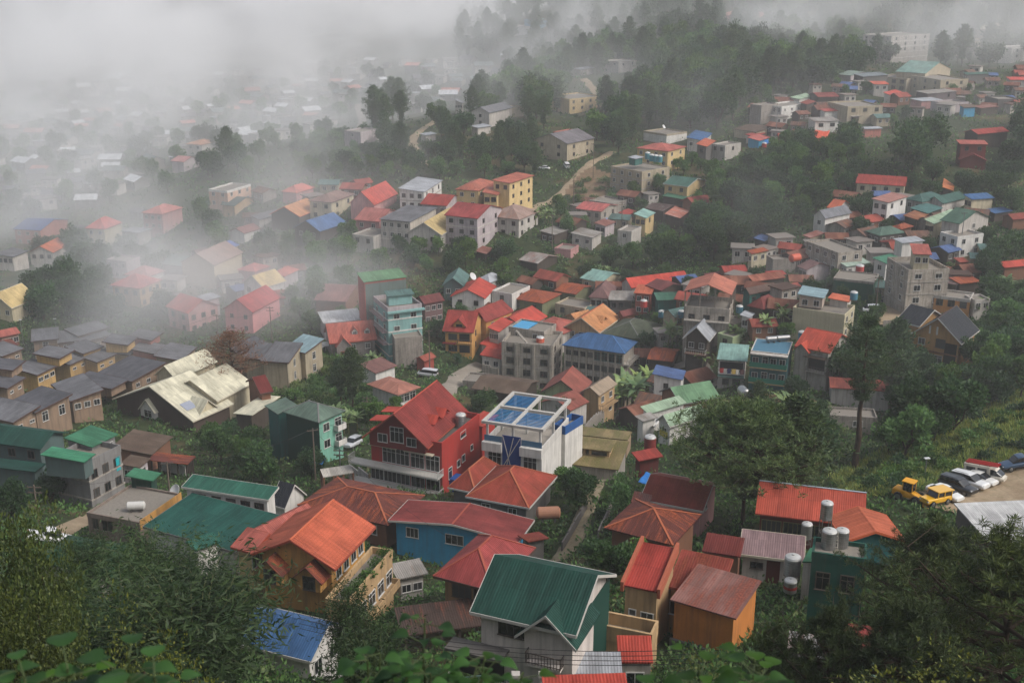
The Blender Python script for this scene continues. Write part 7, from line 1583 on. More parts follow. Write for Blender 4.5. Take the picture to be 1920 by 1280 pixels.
# near left: bamboo and glossy leaved trees
NEARB = [bamboo('bamboo_clump', 9, 3.6, 91 + i, leaf_mat('leaf_bamboo_near', (32, 54, 30), (70, 90, 46)), culms=64, per=190, leaf=0.34) for i in range(2)]  # near clumps get darker leaves, foreground shade put into the colour
for i, (px, py, t, ty, w, lab) in enumerate([(290, 1150, 80, 985, 1.05, 'tallest feathery bamboo below the grey flat roofed house'), (400, 1180, 78, 1020, 0.85, 'feathery bamboo below the dark green roof'), (170, 1140, 84, 985, 0.7, 'slim feathery bamboo column beside the moss green roof'), (655, 1240, 78, 1075, 0.55, 'arching bamboo across the planted terrace'), (360, 1220, 66, 1085, 1.2, 'dark bamboo mass at the bottom of the slope'), (700, 1280, 66, 1160, 0.7, 'low bamboo under the planted terrace'), (240, 1220, 70, 1080, 1.0, 'shaded bamboo behind the yellow green tree'), (100, 1180, 74, 1060, 1.1, 'dark bamboo behind the glossy leaved tree')]):
    tree_xy(NEARB[i % 2], 7.6, px, py, t, ty, lab, 'bamboo', rz=i * 1.3, wide=w)
GLOSS = broadleaf('broadleaf_tree', 10, 3.4, 95, leaf_mat('leaf_glossy', (36, 54, 26), (82, 92, 38), 0.25, 0.5), nclump=150, per=150, leaf=0.13, crown0=0.3, flat=0.9)
tree_xy(GLOSS, 10, 30, 1080, 52, 935, 'olive leaved tree at the frame edge beside the village lane', rz=0.5, wide=0.5); tree_xy(GLOSS, 10, 0, 1200, 46, 1080, 'lower olive leaved tree at the frame edge', rz=2.6, wide=0.6)
SPARSE = broadleaf('broadleaf_tree', 8, 2.9, 96, leaf_mat('leaf_yellow_green', (58, 76, 26), (118, 122, 46), 0.3, 0.5), nclump=60, per=80, leaf=0.1, crown0=0.3, flat=0.7)
tree_xy(SPARSE, 8, 215, 1180, 40, 1085, 'sparse tree with yellow green leaf tips before the bamboo', rz=0.8, wide=0.5); tree_xy(SPARSE, 8, 330, 1240, 38, 1190, 'small sparse yellow green tree with pale twigs', rz=3.8, wide=0.6)
tree_xy(SPARSE, 8, 1310, 1260, 48, 1225, 'sparse yellow green tree at the foot of the orange hut', rz=1.8); tree_xy(SPARSE, 8, 1790, 1230, 44, 1195, 'sparse yellow green tree under the near pines', rz=5.1)
FORE = [broad_leaf_plant('broad_leaf_weed', 101 + i, L_FORE, n_leaf=(300, 300, 240)[i], H=6.0, R=1.0, leaf=(0.25, 0.23, 0.22)[i], stems=14) for i in range(3)]
for px, py, t, ty, i, lab, w in [(20, 1290, 9, 1205, 0, 'broad leaved weed close to the camera at the lower frame corner', 1.0), (130, 1310, 9.5, 1240, 0, 'broad leaved weed beside the closest weed', 0.9), (790, 1270, 12.5, 1178, 1, 'sunlit broad leaved weed before the dark green gable house', 0.85), (860, 1300, 12, 1240, 2, 'smaller broad leaved weed before the dark green gable house', 0.8), (730, 1290, 13, 1225, 1, 'broad leaved weed shaded by the sunlit weed', 0.7), (1470, 1310, 12, 1266, 2, 'low broad leaved weed under the near pine', 1.0), (1400, 1320, 11, 1276, 1, 'broad leaved weed at the bottom edge by the orange hut', 0.8)]:
    c = P(px, py, t); top = P(px, ty, t)[2]; zg = ground(c[0], c[1]); o = tree_xy(FORE[i], 6.0, px, py, t, ty, lab, 'weed', rz=px * 0.1); k = min(1.0, (top - zg) / 6.0) * 0 + 1; o.scale = (w, w, (top - zg) / 6.0 * 0.97)

# ---- special mid trees
tree_at(BROAD[0], 12, (1085, 955), 880, 'round garden tree with yellow flowers by the garden path'); tree_at(BROAD[1], 12, (1060, 930), 868, 'bushy tree behind the rust red double hip roof')
tree_at(BROAD[3], 12, (1158, 975), 905, 'feathery garden tree on the far side of the garden path'); tree_at(BROAD[2], 12, (1150, 1090), 998, 'wide leafy tree beside the tan house with red strip roof', wide=1.1); tree_at(BROAD[1], 12, (1190, 1070), 1005, 'light green tree squeezed behind the tan house')
tree_at(BROAD[2], 12, (905, 770), 728, 'wide grey green tree below the weathered brown roof', wide=1.4); tree_at(BROAD[0], 12, (1062, 792), 745, 'dark tree between brown gable and white pergola house')
tree_at(BROAD[0], 12, (858, 685), 662, 'clipped round tree by the yellow balcony house'); tree_at(BROAD[3], 12, (1255, 235), 198, 'reddish bare tree on the far hill', rz=1.0).children[0]
for i, (x, y, ty, k) in enumerate([(1165, 772, 708, 0), (1190, 768, 700, 1), (1205, 742, 690, 0), (1255, 652, 604, 0), (1285, 640, 610, 1), (1450, 800, 738, 1), (1490, 800, 742, 0), (1420, 800, 750, 1), (1760, 812, 764, 0), (1720, 820, 768, 1), (640, 800, 758, 0), (655, 812, 772, 1), (1430, 626, 590, 0), (1460, 612, 572, 1), (1500, 620, 580, 0), (1380, 640, 612, 1), (1000, 424, 396, 0), (1022, 420, 392, 1), (1310, 690, 655, 0), (1872, 560, 520, 1), (1840, 600, 560, 0), (1130, 520, 498, 1), (700, 690, 660, 0)]):
    tree_at(BANANA[k], 4.2, (x, y), ty, LAB['ban'][0], 'banana plant', LAB['ban'][1])

for i, (px, py) in enumerate([(672, 1105), (690, 1085), (706, 1064), (722, 1044), (660, 1118)]):
    c = plane_pt(px, py, VILLA['slab_z']); put(SHRUBS[0], c[0], c[1], c[2], 0.42, None, 'leafy shrub overflowing the villa terrace parapet', 'shrub', 'shrubs on the villa terrace')
# ---- woods
scatter([(1640, 215), (1720, 195), (1800, 225), (1790, 320), (1660, 330), (1620, 290)], 13, [BROAD[0], BROAD[2]], 'bigR', 'tree', 1.75, 16, t_max=460); scatter([(1840, 250), (1930, 215), (1940, 330), (1870, 330)], 10, [BROAD[0], BROAD[2]], 'bigR', 'tree', 1.3, 10)
scatter([(1020, 500), (1060, 455), (1150, 455), (1220, 440), (1290, 420), (1330, 330), (1420, 285), (1600, 270), (1640, 340), (1560, 380), (1500, 430), (1420, 470), (1300, 495), (1180, 505), (1080, 515)], 6.5, [BROAD[0], BROAD[1], BROAD[3], BROAD[2]], 'gulB', 'tree', 0.72, 110, tries=5000)
scatter([(1250, 470), (1320, 380), (1440, 340), (1460, 420), (1380, 470)], 7, [BAMBOO_M], 'gulM', 'bamboo', 1.1, 14)
scatter([(1610, 640), (1700, 690), (1830, 660), (1930, 560), (1940, 740), (1830, 790), (1700, 870), (1600, 850), (1560, 730), (1650, 700)], 4.6, [BROAD[0], BROAD[2], BROAD[3]], 'sloB', 'tree', 0.66, 90, m=0.8, tries=5000)
scatter([(1815, 640), (1850, 570), (1930, 530), (1945, 760), (1880, 760), (1800, 730)], 4.2, [BROAD[0], BROAD[2]], 'sloB', 'tree', 0.72, 50, m=0.6, tries=4000); scatter([(1840, 440), (1930, 420), (1940, 560), (1880, 600), (1830, 560)], 7, [BROAD[0], BROAD[2]], 'sloB', 'tree', 0.75, 16)
scatter([(700, 300), (780, 265), (860, 250), (960, 265), (1010, 300), (1040, 340), (930, 325), (820, 320), (720, 330)], 8, [PINES[0], PINES[1], BROAD[0]], 'midP', 'tree', 0.75, 34)
scatter([(560, 275), (760, 255), (1000, 320), (1000, 335), (720, 345), (560, 335)], 6.5, [BROAD[0], BROAD[1], BROAD[3]], 'midB', 'tree', 0.62, 60, tries=4000); scatter([(1060, 380), (1090, 340), (1150, 340), (1150, 375)], 5, [SHRUBS[0], SHRUBS[2]], 'shS', 'shrub', 0.9, 12); scatter([(700, 240), (760, 200), (760, 280), (700, 290)], 9, PINES, 'fogP', 'tree', 0.95, 9); scatter([(340, 300), (420, 265), (450, 330), (380, 340)], 7, [PINES[0], BROAD[0]], 'fogP', 'tree', 0.95, 8)
scatter([(480, 500), (560, 460), (700, 455), (860, 470), (1000, 500), (1010, 530), (860, 520), (660, 500), (560, 520)], 6, [BROAD[1], BROAD[3], BROAD[2]], 'midB', 'tree', 0.6, 56)
scatter([(380, 430), (480, 410), (560, 440), (560, 470), (420, 500)], 8, [BROAD[0], BROAD[3]], 'fogB', 'tree', 0.8, 14); scatter([(60, 480), (200, 460), (330, 520), (320, 610), (60, 600), (90, 530)], 8, [BROAD[0], BROAD[2]], 'fogB', 'tree', 0.8, 30); scatter([(540, 560), (650, 520), (660, 620), (560, 640)], 8, [BROAD[3], BROAD[1]], 'fogB', 'tree', 0.6, 12)
scatter([(0, 180), (600, 130), (820, 130), (830, 260), (560, 300), (300, 380), (0, 420)], 17, [BROAD[0], BROAD[1], BROAD[3]], 'fogB', 'tree', 0.8, 110, tries=5000)
scatter([(380, 835), (500, 815), (600, 850), (590, 900), (480, 905), (400, 870)], 6, [BROAD[0], BROAD[2], BROAD[3]], 'garB', 'tree', 0.55, 22); scatter([(60, 880), (160, 900), (150, 960), (0, 980)], 7, [BROAD[0]], 'garB', 'tree', 0.45, 5)
scatter([(660, 740), (780, 760), (760, 800), (690, 820)], 5, [BROAD[1], BROAD[3]], 'garB', 'tree', 0.45, 10); scatter([(1260, 800), (1420, 760), (1540, 740), (1560, 900), (1300, 900)], 8, [BROAD[0], PINES[0]], 'garB', 'tree', 0.55, 14)
scatter([(980, 520), (1400, 500), (1480, 640), (1300, 700), (900, 700), (800, 640)], 7, [BROAD[0], BROAD[1]], 'garB', 'tree', 0.38, 24, m=0.8); scatter([(1480, 640), (1640, 620), (1700, 580), (1640, 520), (1480, 520)], 6, [BROAD[0], BROAD[1]], 'garB', 'tree', 0.4, 14, m=0.8)
scatter([(1180, 330), (1330, 300), (1320, 400), (1200, 430), (1060, 450), (1040, 400)], 7, [BROAD[1], BROAD[3]], 'garB', 'tree', 0.5, 22, m=1.0); scatter([(1600, 340), (1900, 330), (1900, 480), (1700, 500), (1580, 430)], 7, [BROAD[0], BROAD[2]], 'garB', 'tree', 0.5, 26, m=1.0); scatter([(1380, 180), (1700, 150), (1900, 160), (1900, 240), (1640, 250), (1400, 270)], 9, [BROAD[0], BROAD[3]], 'garB', 'tree', 0.5, 22, m=1.0)
HILL = [(860, 240), (960, 170), (960, 90), (1040, 60), (1300, 60), (1600, 90), (1600, 140), (1500, 165), (1420, 200), (1360, 245), (1210, 240), (1150, 300), (1100, 260), (1000, 240), (940, 260)]
scatter(HILL, 11, [BROAD[0], BROAD[1], BROAD[3], BROAD[1]], 'hillB', 'tree', 1.3, 120, t_max=680, tries=6000); scatter(HILL, 8.5, [PINES[0], PINES[1], PINES[2], PINES[0], PINES[1]], 'hillF', 'tree', 1.0, 140, t_max=680, tries=6000)
scatter([(1400, 130), (1600, 95), (1610, 150), (1480, 175)], 9, [BROAD[0], BROAD[2]], 'hillB', 'tree', 1.15, 20, t_max=680)
# ---- shrubs one can tell apart
scatter([(480, 680), (620, 660), (680, 720), (640, 800), (520, 780)], 3.4, [SHRUBS[2], SHRUBS[0]], 'shG', 'shrub', 0.9, 60); scatter([(1040, 880), (1180, 900), (1180, 1080), (1060, 1000)], 3.2, [SHRUBS[0], SHRUBS[1]], 'shG', 'shrub', 0.6, 30); scatter([(640, 1120), (760, 1080), (760, 1180), (680, 1220)], 2.6, [SHRUBS[0]], 'shG', 'shrub', 0.5, 14)
scatter([(1620, 900), (1720, 850), (1800, 800), (1930, 760), (1930, 850), (1800, 880), (1690, 925)], 3.0, [SHRUBS[0], SHRUBS[1]], 'shS', 'shrub', 0.75, 90, m=0.3); scatter([(1590, 900), (1700, 850), (1760, 870), (1690, 925), (1620, 925)], 2.6, [SHRUBS[0], SHRUBS[1]], 'shS', 'shrub', 0.8, 40, m=0.3)

# ---- the wood beyond: too many to count, one mass
def mass(name, pts, protos, sizes, label=None):
    """One mesh of many far tree crowns with their trunks."""
    VV, QQ, MI, off = [], [], [], 0
    for (x, y, z), pr, s in zip(pts, protos, sizes):
        a = random.uniform(0, 6.283); ca, sa = math.cos(a), math.sin(a)
        for k, ch in enumerate(pr.children):
            me = ch.data; n = len(me.vertices); v = np.empty(n * 3, np.float32); me.vertices.foreach_get('co', v); v = v.reshape(-1, 3) * s
            li = np.empty(len(me.loops), np.int32); me.loops.foreach_get('vertex_index', li); q = li.reshape(-1, 4)
            if ch.name.startswith('crown'):
                sel = RNG.permutation(len(q))[: int(len(q) * 0.4)]; q = q[sel]
                c = v[q].mean(1, keepdims=True); vv = (c + (v[q] - c) * 1.55).reshape(-1, 3); q = np.arange(len(vv), dtype=np.int32).reshape(-1, 4); mi = 0
            else: vv = v; mi = 1
            w = np.stack([vv[:, 0] * ca - vv[:, 1] * sa + x, vv[:, 0] * sa + vv[:, 1] * ca + y, vv[:, 2] + z], 1)
            VV.append(w); QQ.append(q + off); MI.append(np.full(len(q), mi)); off += len(w)
    o = link(name, np_mesh(name, np.concatenate(VV), np.concatenate(QQ), [L_PINE, BARK()], np.concatenate(MI)))
    return tag(o, label, 'wood' if label else None, kind='stuff')
pts = []
for _ in range(9000):
    if len(pts) > 420: break
    px, py = random.uniform(860, 1990), random.uniform(-40, 130); p = hit(px, py)
    if not 600 < project(p)[2] < 1150 or in_foot(p[0], p[1], 4) or any((p[0] - q[0]) ** 2 + (p[1] - q[1]) ** 2 < 81 for q in PLACED) or any((p[0] - q[0]) ** 2 + (p[1] - q[1]) ** 2 < 90 for q in pts): continue
    pts.append(p)
mass('far_forest', pts, [random.choice(PINES + BROAD[:3]) for _ in pts], [random.uniform(0.75, 1.15) for _ in pts])

# ---- undergrowth and grass: nobody could count it
def undergrowth(name, n, sampler, mats, per, size, leaf, up=0.35, aspect=0.5, thin=1.0):
    V, M = [], []
    for _ in range(n):
        p, t = sampler()
        if p is None: continue
        r = size * random.uniform(0.5, 1.3) * (0.55 + t / 420.0); L = leaf * (0.5 + t / 300.0)
        v = clump_leaves([(p[0], p[1], p[2] + r * 0.12)], [r], per, L, RNG, aspect=aspect, up=up, flat=0.55); V.append(v); M.append(np.full(len(v) // 4, random.randrange(len(mats))))
    v = np.concatenate(V)
    return tag(link(name, np_mesh(name, v, quads_of(v), mats, np.concatenate(M))), kind='stuff')
def any_ground():
    px, py = random.uniform(-60, 1980), 60 + 1260 * random.random() ** 0.85; p = hit(px, py); t = project(p)[2]
    if t > 640 or in_foot(p[0], p[1], 0.15) or in_path(p[0], p[1], -0.2) or any(in_poly(p[0], p[1], y) for y in YARDS): return None, 0
    return p, t
undergrowth('undergrowth', 22000, any_ground, [L_MID, L_DARK, L_DARK, L_MID, L_PALE], 18, 1.15, 0.5)
def spur_ground():
    while True:
        px, py = random.uniform(1560, 1960), random.uniform(720, 930)
        if in_poly(px, py, [(1560, 900), (1700, 830), (1800, 770), (1960, 720), (1960, 870), (1800, 885), (1690, 935), (1600, 935)]): break
    p = hit(px, py)
    if in_foot(p[0], p[1], 0.1) or any(in_poly(p[0], p[1], y) for y in YARDS): return None, 0
    return p, project(p)[2]
undergrowth('grass', 4200, spur_ground, [L_GRASS, L_YEL, L_PALE], 26, 0.75, 0.75, up=1.1, aspect=0.1)

for o in [q for q in COL.objects if q.type == 'EMPTY' and q.parent is None and not q.get('label')]:
    for c in list(o.children): bpy.data.objects.remove(c)
    bpy.data.objects.remove(o)
# ================================================================== vehicles
def loft(b, secs, mat=0, n=12, pw=3.2):
    """Rounded-box body through cross sections (x, half width, z low, z high)."""
    rings = []
    for x, w, z0, z1 in secs:
        r = []
        for k in range(n * 2):
            a = 2 * math.pi * (k + 0.5) / (n * 2); c, s_ = math.cos(a), math.sin(a)
            r.append((x, w * math.copysign(abs(c) ** (2 / pw), c), (z0 + z1) / 2 + (z1 - z0) / 2 * math.copysign(abs(s_) ** (2 / pw), s_)))
        rings.append(r)
    for p, q in zip(rings, rings[1:]):
        for k in range(len(p)): j = (k + 1) % len(p); b.face([p[k], q[k], q[j], p[j]][::-1], mat, None, True)
    b.face(rings[0][::-1], mat); b.face(rings[-1], mat)

def wheel(root, x, y, r=0.32, w=0.2):
    t = MB(); sg = 1 if y > 0 else -1
    def ring(prof, m):
        n = 18; L = []
        for rr, yy in prof: L.append([(rr * math.cos(2 * math.pi * k / n), yy, rr * math.sin(2 * math.pi * k / n)) for k in range(n)])
        for p, q in zip(L, L[1:]):
            for k in range(n): j = (k + 1) % n; m.face([p[k], p[j], q[j], q[k]], 0, None, True)
        m.face(L[0], 0); m.face(L[-1], 0)
    ring([(r * 0.9, -w / 2), (r, -w / 2 + 0.03), (r, w / 2 - 0.03), (r * 0.9, w / 2)], t); o = t.build('wheel', plain('tyre', (26, 26, 27), 0.9), root); o.location = (x, y, r)
    m = MB(); ring([(r * 0.6, w / 2 * sg), (r * 0.55, (w / 2 + 0.015) * sg), (0.05, (w / 2 + 0.03) * sg)], m); m.build('rim', plain('rim', (150, 152, 154), 0.35, 0.8), o)

def paint(rgb): return plain('car_paint', rgb, 0.32, 0.0, 0.06, 0.5, 0.6)
GL = lambda: plain('car_glass', (26, 30, 34), 0.08, 0, 0.0, 0.7)
def vehicle(name, label, cat, px, py, ang, rgb, kind, group=None, h=0.0):
    p = hit(px, py, 0.2); root = empty(name, (p[0], p[1], p[2] + 0.0), math.radians(ang)); tag(root, label, cat, group)
    f = np.array((math.cos(math.radians(ang)), math.sin(math.radians(ang)))); gz = lambda d: ground(p[0] + f[0] * d, p[1] + f[1] * d)
    root.location.z = (gz(1.5) + gz(-1.5)) / 2 + 0.24; root.rotation_euler.y = -math.atan2(gz(1.5) - gz(-1.5), 3.0)
    b = MB(); g = MB(); r = MB(); pm = paint(rgb)
    if kind == 'sedan':
        L = 4.5; loft(b, [(-2.25, .62, .38, .72), (-2.15, .78, .26, .92), (-1.5, .84, .2, .98), (0, .87, .18, .96), (1.2, .86, .2, .92), (1.95, .8, .24, .80), (2.2, .68, .32, .66)])
        loft(g, [(-1.72, .58, .88, 1.0), (-1.0, .66, .9, 1.38), (-.1, .68, .9, 1.44), (.45, .66, .9, 1.36), (1.22, .6, .86, .96)], pw=4); loft(r, [(-1.1, .56, 1.30, 1.40), (-.2, .6, 1.36, 1.47), (.42, .56, 1.30, 1.40)], pw=3); wx = (-1.35, 1.38); wr = .31; hl = 2.1; hz = .62
    elif kind == 'suv':
        L = 4.7; loft(b, [(-2.3, .72, .4, 1.0), (-2.2, .86, .3, 1.12), (-1, .92, .28, 1.12), (.6, .92, .28, 1.1), (1.3, .9, .3, 1.06), (2.1, .84, .34, .98), (2.3, .72, .42, .84)])
        loft(g, [(-2.15, .7, 1.0, 1.5), (-1.9, .76, 1.04, 1.7), (0, .77, 1.04, 1.74), (.5, .74, 1.02, 1.66), (1.15, .68, 1.0, 1.12)], pw=5); loft(r, [(-2.1, .68, 1.62, 1.72), (-.4, .72, 1.7, 1.79), (.48, .66, 1.6, 1.7)], pw=3); wx = (-1.4, 1.42); wr = .37; hl = 2.2; hz = .8
    elif kind == 'van':
        L = 4.6; loft(b, [(-2.25, .74, .35, 1.1), (-2.2, .84, .28, 1.2), (0, .86, .28, 1.2), (1.6, .85, .3, 1.15), (2.2, .78, .34, 1.0), (2.32, .66, .42, .8)])
        loft(g, [(-2.22, .74, 1.1, 1.8), (-1, .78, 1.1, 1.86), (.8, .76, 1.1, 1.84), (1.2, .72, 1.08, 1.7), (1.95, .66, 1.06, 1.14)], pw=6); loft(r, [(-2.2, .72, 1.76, 1.88), (0, .76, 1.84, 1.93), (1.18, .68, 1.7, 1.8)], pw=3); wx = (-1.4, 1.45); wr = .33; hl = 2.25; hz = .78
    elif kind == 'utility':                   # cab van with a boxy rear cabin
        L = 4.8; loft(b, [(-2.4, .8, .4, 1.0), (0.6, .84, .34, 1.0), (1.0, .82, .32, 1.1), (1.9, .8, .34, 1.05), (2.35, .7, .42, .85)]); b.box((-2.4, -.85, .85), (3.1, 0, 0), (0, 1.7, 0), (0, 0, 1.25))
        loft(g, [(.75, .7, 1.0, 1.75), (1.15, .72, 1.0, 1.78), (1.5, .7, 1.0, 1.6), (2.1, .62, .98, 1.1)], pw=5); loft(r, [(.72, .68, 1.72, 1.82), (1.2, .7, 1.74, 1.84), (1.48, .64, 1.56, 1.66)], pw=3); wx = (-1.5, 1.5); wr = .33; hl = 2.28; hz = .72
        for yy in (-.86, .852):
            for x0 in (-2.1, -.75): g.box((x0, yy, 1.3), (1.1, 0, 0), (0, .008, 0), (0, 0, .5))
    elif kind == 'pickup':
        L = 5.0; loft(b, [(-2.45, .8, .45, 1.0), (-2.4, .86, .36, 1.04), (0, .88, .34, 1.04), (1.4, .86, .36, 1.02), (2.3, .8, .4, .92), (2.45, .7, .5, .8)]); loft(g, [(-.6, .7, 1.0, 1.58), (-.3, .72, 1.0, 1.64), (.5, .7, 1.0, 1.6), (1.15, .64, .98, 1.08)], pw=5); loft(r, [(-.58, .66, 1.54, 1.64), (0, .68, 1.6, 1.69), (.48, .62, 1.54, 1.64)], pw=3); wx = (-1.5, 1.5); wr = .37; hl = 2.38; hz = .76
    elif kind == 'jeep':
        L = 4.0; loft(b, [(-1.9, .76, .4, 1.05), (0.6, .8, .36, 1.05), (1.0, .76, .38, 1.0), (1.95, .68, .42, .95)], pw=6); loft(g, [(-1.75, .7, 1.0, 1.66), (.5, .7, 1.0, 1.64), (.85, .66, 1.0, 1.1)], pw=7); r.box((-1.95, -.84, 1.68), (2.6, 0, 0), (0, 1.68, 0), (0, 0, .1)); wx = (-1.2, 1.2); wr = .38; hl = 1.94; hz = .7
        for x0 in (-1.8, -.6, .48):
            for yy in (-.78, .7): r.box((x0, yy, 1.0), (.1, 0, 0), (0, .08, 0), (0, 0, .69))
    b.build('body', pm, root); g.build('window', GL(), root); r.build('roof', pm, root)
    for x in wx:
        for y in (-.76, .76): wheel(root, x, y, wr)
    for y in (-.55, .55):
        q = MB(); loft(q, [(hl - .08, .16, hz - .08, hz + .08), (hl + .07, .12, hz - .06, hz + .06)]); q2 = q.build('headlight', plain('lamp_glass', (200, 204, 206), 0.15), root); q2.location.y = y
        q = MB(); q.box((-L / 2 - .02, y - .12, hz), (.06, 0, 0), (0, .24, 0), (0, 0, .16)); q.build('taillight', plain('lamp_red', (140, 20, 18), 0.3), root)
    if kind == 'utility':
        q = MB()
        for y in (-.5, -.15, .2, .5): q.bar((-2.3, y, 2.2), (1.6, y, 2.2), .09, 8)
        for x in (-2, -.6, .6): q.box((x, -.7, 2.1), (.08, 0, 0), (0, 1.4, 0), (0, 0, .06))
        q.build('roof_rack', plain('red_pipe', (176, 40, 32), 0.5), root)
    if kind == 'suv':
        q = MB()
        for y in (-.62, .62): q.bar((-1.7, y, 1.84), (.2, y, 1.84), .025, 6)
        q.build('roof_rail', plain('rail_grey', (90, 92, 94), 0.4, 0.7), root)
    return root
vehicle('parked_car', 'white sedan parked nearest the yellow jeep on the dirt car park', 'car', 1771, 932, -58, (224, 224, 220), 'sedan')
vehicle('parked_car', 'black sport utility car parked between white sedan and white wagon', 'car', 1796, 921, -56, (24, 24, 26), 'suv')
vehicle('parked_car', 'white sport utility car beside the black one on the car park', 'car', 1818, 912, -54, (222, 222, 220), 'suv')
vehicle('parked_car', 'white sedan tucked beside the utility van with red pipes', 'car', 1836, 905, -54, (218, 217, 212), 'sedan')
vehicle('utility_van', 'cream utility van carrying a rack of red pipes on its roof', 'van', 1848, 900, -40, (214, 206, 190), 'utility')
vehicle('jeep', 'yellow jeep with flat yellow canopy at the car park edge', 'jeep', 1752, 944, -150, (226, 172, 22), 'jeep')
vehicle('pickup_truck', 'dark blue pickup truck at the far side of the car park', 'truck', 1912, 876, 185, (28, 62, 92), 'pickup')
vehicle('parked_car', 'silver car parked beside the green house with balconies', 'car', 661, 838, -110, (190, 192, 194), 'suv'); vehicle('parked_car', 'silver car by the clipped hedge near the concrete road', 'car', 802, 706, 165, (196, 196, 198), 'van')
vehicle('van', 'long white van parked on the dirt yard below green flat block', 'van', 1636, 586, 170, (224, 224, 224), 'van'); vehicle('parked_car', 'dark car half seen behind the long white van', 'car', 1646, 566, 160, (40, 44, 52), 'sedan')
for px, py, lab, c, k in ((1703, 568, 'dark grey van in the row on the dirt yard', (80, 80, 80), 'van'), (1723, 572, 'dark blue sedan between grey van and silver van', (52, 60, 76), 'sedan'), (1744, 574, 'silver van in the row on the dirt yard', (190, 192, 196), 'van')): vehicle('parked_car', lab, 'car', px, py, -105, c, k)
vehicle('parked_car', 'white pickup waiting on the village lane below the grey house', 'car', 92, 1016, 15, (214, 214, 214), 'pickup'); vehicle('parked_car', 'white car on the dirt road below the far grey gable house', 'car', 1020, 318, 150, (226, 226, 226), 'sedan'); vehicle('parked_car', 'white van at the roadside by the far grey gable house', 'car', 1062, 314, 100, (220, 220, 222), 'van')
# loader
p = hit(1706, 940, 0); root = empty('wheel_loader', p + np.array((0, 0, 0.1)), math.radians(-40)); root.scale = (.78, .78, .78); tag(root, 'yellow wheel loader with cab parked beside the jeep', 'loader'); ym = plain('machine_yellow', (222, 158, 18), 0.45)
b = MB(); loft(b, [(-2.6, .7, .7, 1.5), (-2.3, .9, .6, 1.8), (-.5, .9, .6, 1.75), (.2, .7, .6, 1.4), (1.6, .55, .6, 1.2)], pw=5); b.build('body', ym, root)
b = MB(); b.box((-1.1, -.7, 1.7), (1.5, 0, 0), (0, 1.4, 0), (0, 0, 1.35)); b.build('cab_window', GL(), root)
b = MB(); b.box((-1.25, -.85, 3.05), (1.8, 0, 0), (0, 1.7, 0), (0, 0, .14))
for x in (-1.12, .3):
    for y in (-.74, .62): b.box((x, y, 1.65), (.12, 0, 0), (0, .12, 0), (0, 0, 1.42))
b.build('cab', ym, root)
b = MB()
for y in (-.55, .45): b.bar((.2, y, 1.5), (2.4, y, .7), .11, 6)
b.build('arm', ym, root); b = MB(); b.slab([(2.3, -1.2, .2), (2.3, 1.2, .2), (2.3, 1.2, 1.1), (2.3, -1.2, 1.1)], (.12, 0, 0)); b.slab([(2.3, -1.2, .2), (3.2, -1.2, .15), (3.2, 1.2, .15), (2.3, 1.2, .2)], (0, 0, .1)); b.build('bucket', ym, root)
for x in (-1.5, 1.1):
    for y in (-.95, .95): wheel(root, x, y, .68, .45)

# ================================================================== water tanks, barrels, poles, cloth
STEEL = plain('stainless_steel', (176, 176, 174), 0.3, 0.85, 0.35)
def water_tank(p, r, hgt, label, mat=None, stand=0.0, group=None, band=None, cat='water tank'):
    root = empty('water_tank', p); tag(root, label, cat, group); mat = mat or STEEL; b = MB(); z = stand; prof = [(0, z), (r, z)]
    n = 7
    for i in range(n): a = z + hgt * (i + .35) / n; prof += [(r, a - .05), (r * 1.03, a), (r, a + .05)]
    prof += [(r, z + hgt)]; b.lathe(prof, 20); b.build('tank', mat, root)
    b = MB(); b.lathe([(r * 1.02, z + hgt), (r * .9, z + hgt + r * .22), (r * .5, z + hgt + r * .38), (r * .22, z + hgt + r * .42), (r * .2, z + hgt + r * .52), (0, z + hgt + r * .54)], 20); b.build('lid', plain('tank_lid', (206, 206, 202), 0.4, 0.3), root)
    if band: b = MB(); b.lathe([(r * 1.035, z + hgt * .35), (r * 1.035, z + hgt * .62)], 20); b.build('band', band, root)
    if stand > 0.2:
        b = MB()
        for x in (-.75, .75):
            for y in (-.75, .75): b.bar((x * r, y * r, 0), (x * r, y * r, stand), .05, 6)
        for zz in (.35, .98):
            b.bar((-.75 * r, -.75 * r, stand * zz), (.75 * r, -.75 * r, stand * zz), .04, 5); b.bar((.75 * r, -.75 * r, stand * zz), (.75 * r, .75 * r, stand * zz), .04, 5); b.bar((-.75 * r, .75 * r, stand * zz), (.75 * r, .75 * r, stand * zz), .04, 5); b.bar((-.75 * r, -.75 * r, stand * zz), (-.75 * r, .75 * r, stand * zz), .04, 5)
        b.build('stand_frame', plain('stand_steel', (110, 104, 98), 0.6, 0.4), root)
    return root
def on(blk, px, py, z=None): return plane_pt(px, py, blk['slab_z'] if z is None else z)
water_tank(on(TANKDECK, 1553, 1026), .6, 1.5, 'steel water tank on the green block deck, beside the little ladder'); water_tank(on(TANKDECK, 1577, 1024), .55, 1.45, 'steel water tank on the green block deck, farther from the ladder')
water_tank(on(TANKDECK, 1545, 1010), .5, 1.4, 'tall steel water tank raised on an iron stand above the green deck', stand=1.9); water_tank(hit(1510, 1022, 1.6), .55, 1.5, 'steel water tank behind the ribbed mauve roof', stand=.9)
q = MB(); p = on(TANKDECK, 1560, 1031)
for y in (0, .45): q.bar(p + np.array((y, 0, 0)), p + np.array((y, .3, 1.5)), .04, 5)
for i in range(4): q.bar(p + np.array((0, .06 * i + .05, .3 * i + .25)), p + np.array((.45, .06 * i + .05, .3 * i + .25)), .035, 5)
tag(q.build('ladder', plain('ladder_wood', (196, 190, 178), 0.7)), 'pale little ladder leaning among the tanks on the green deck', 'ladder')
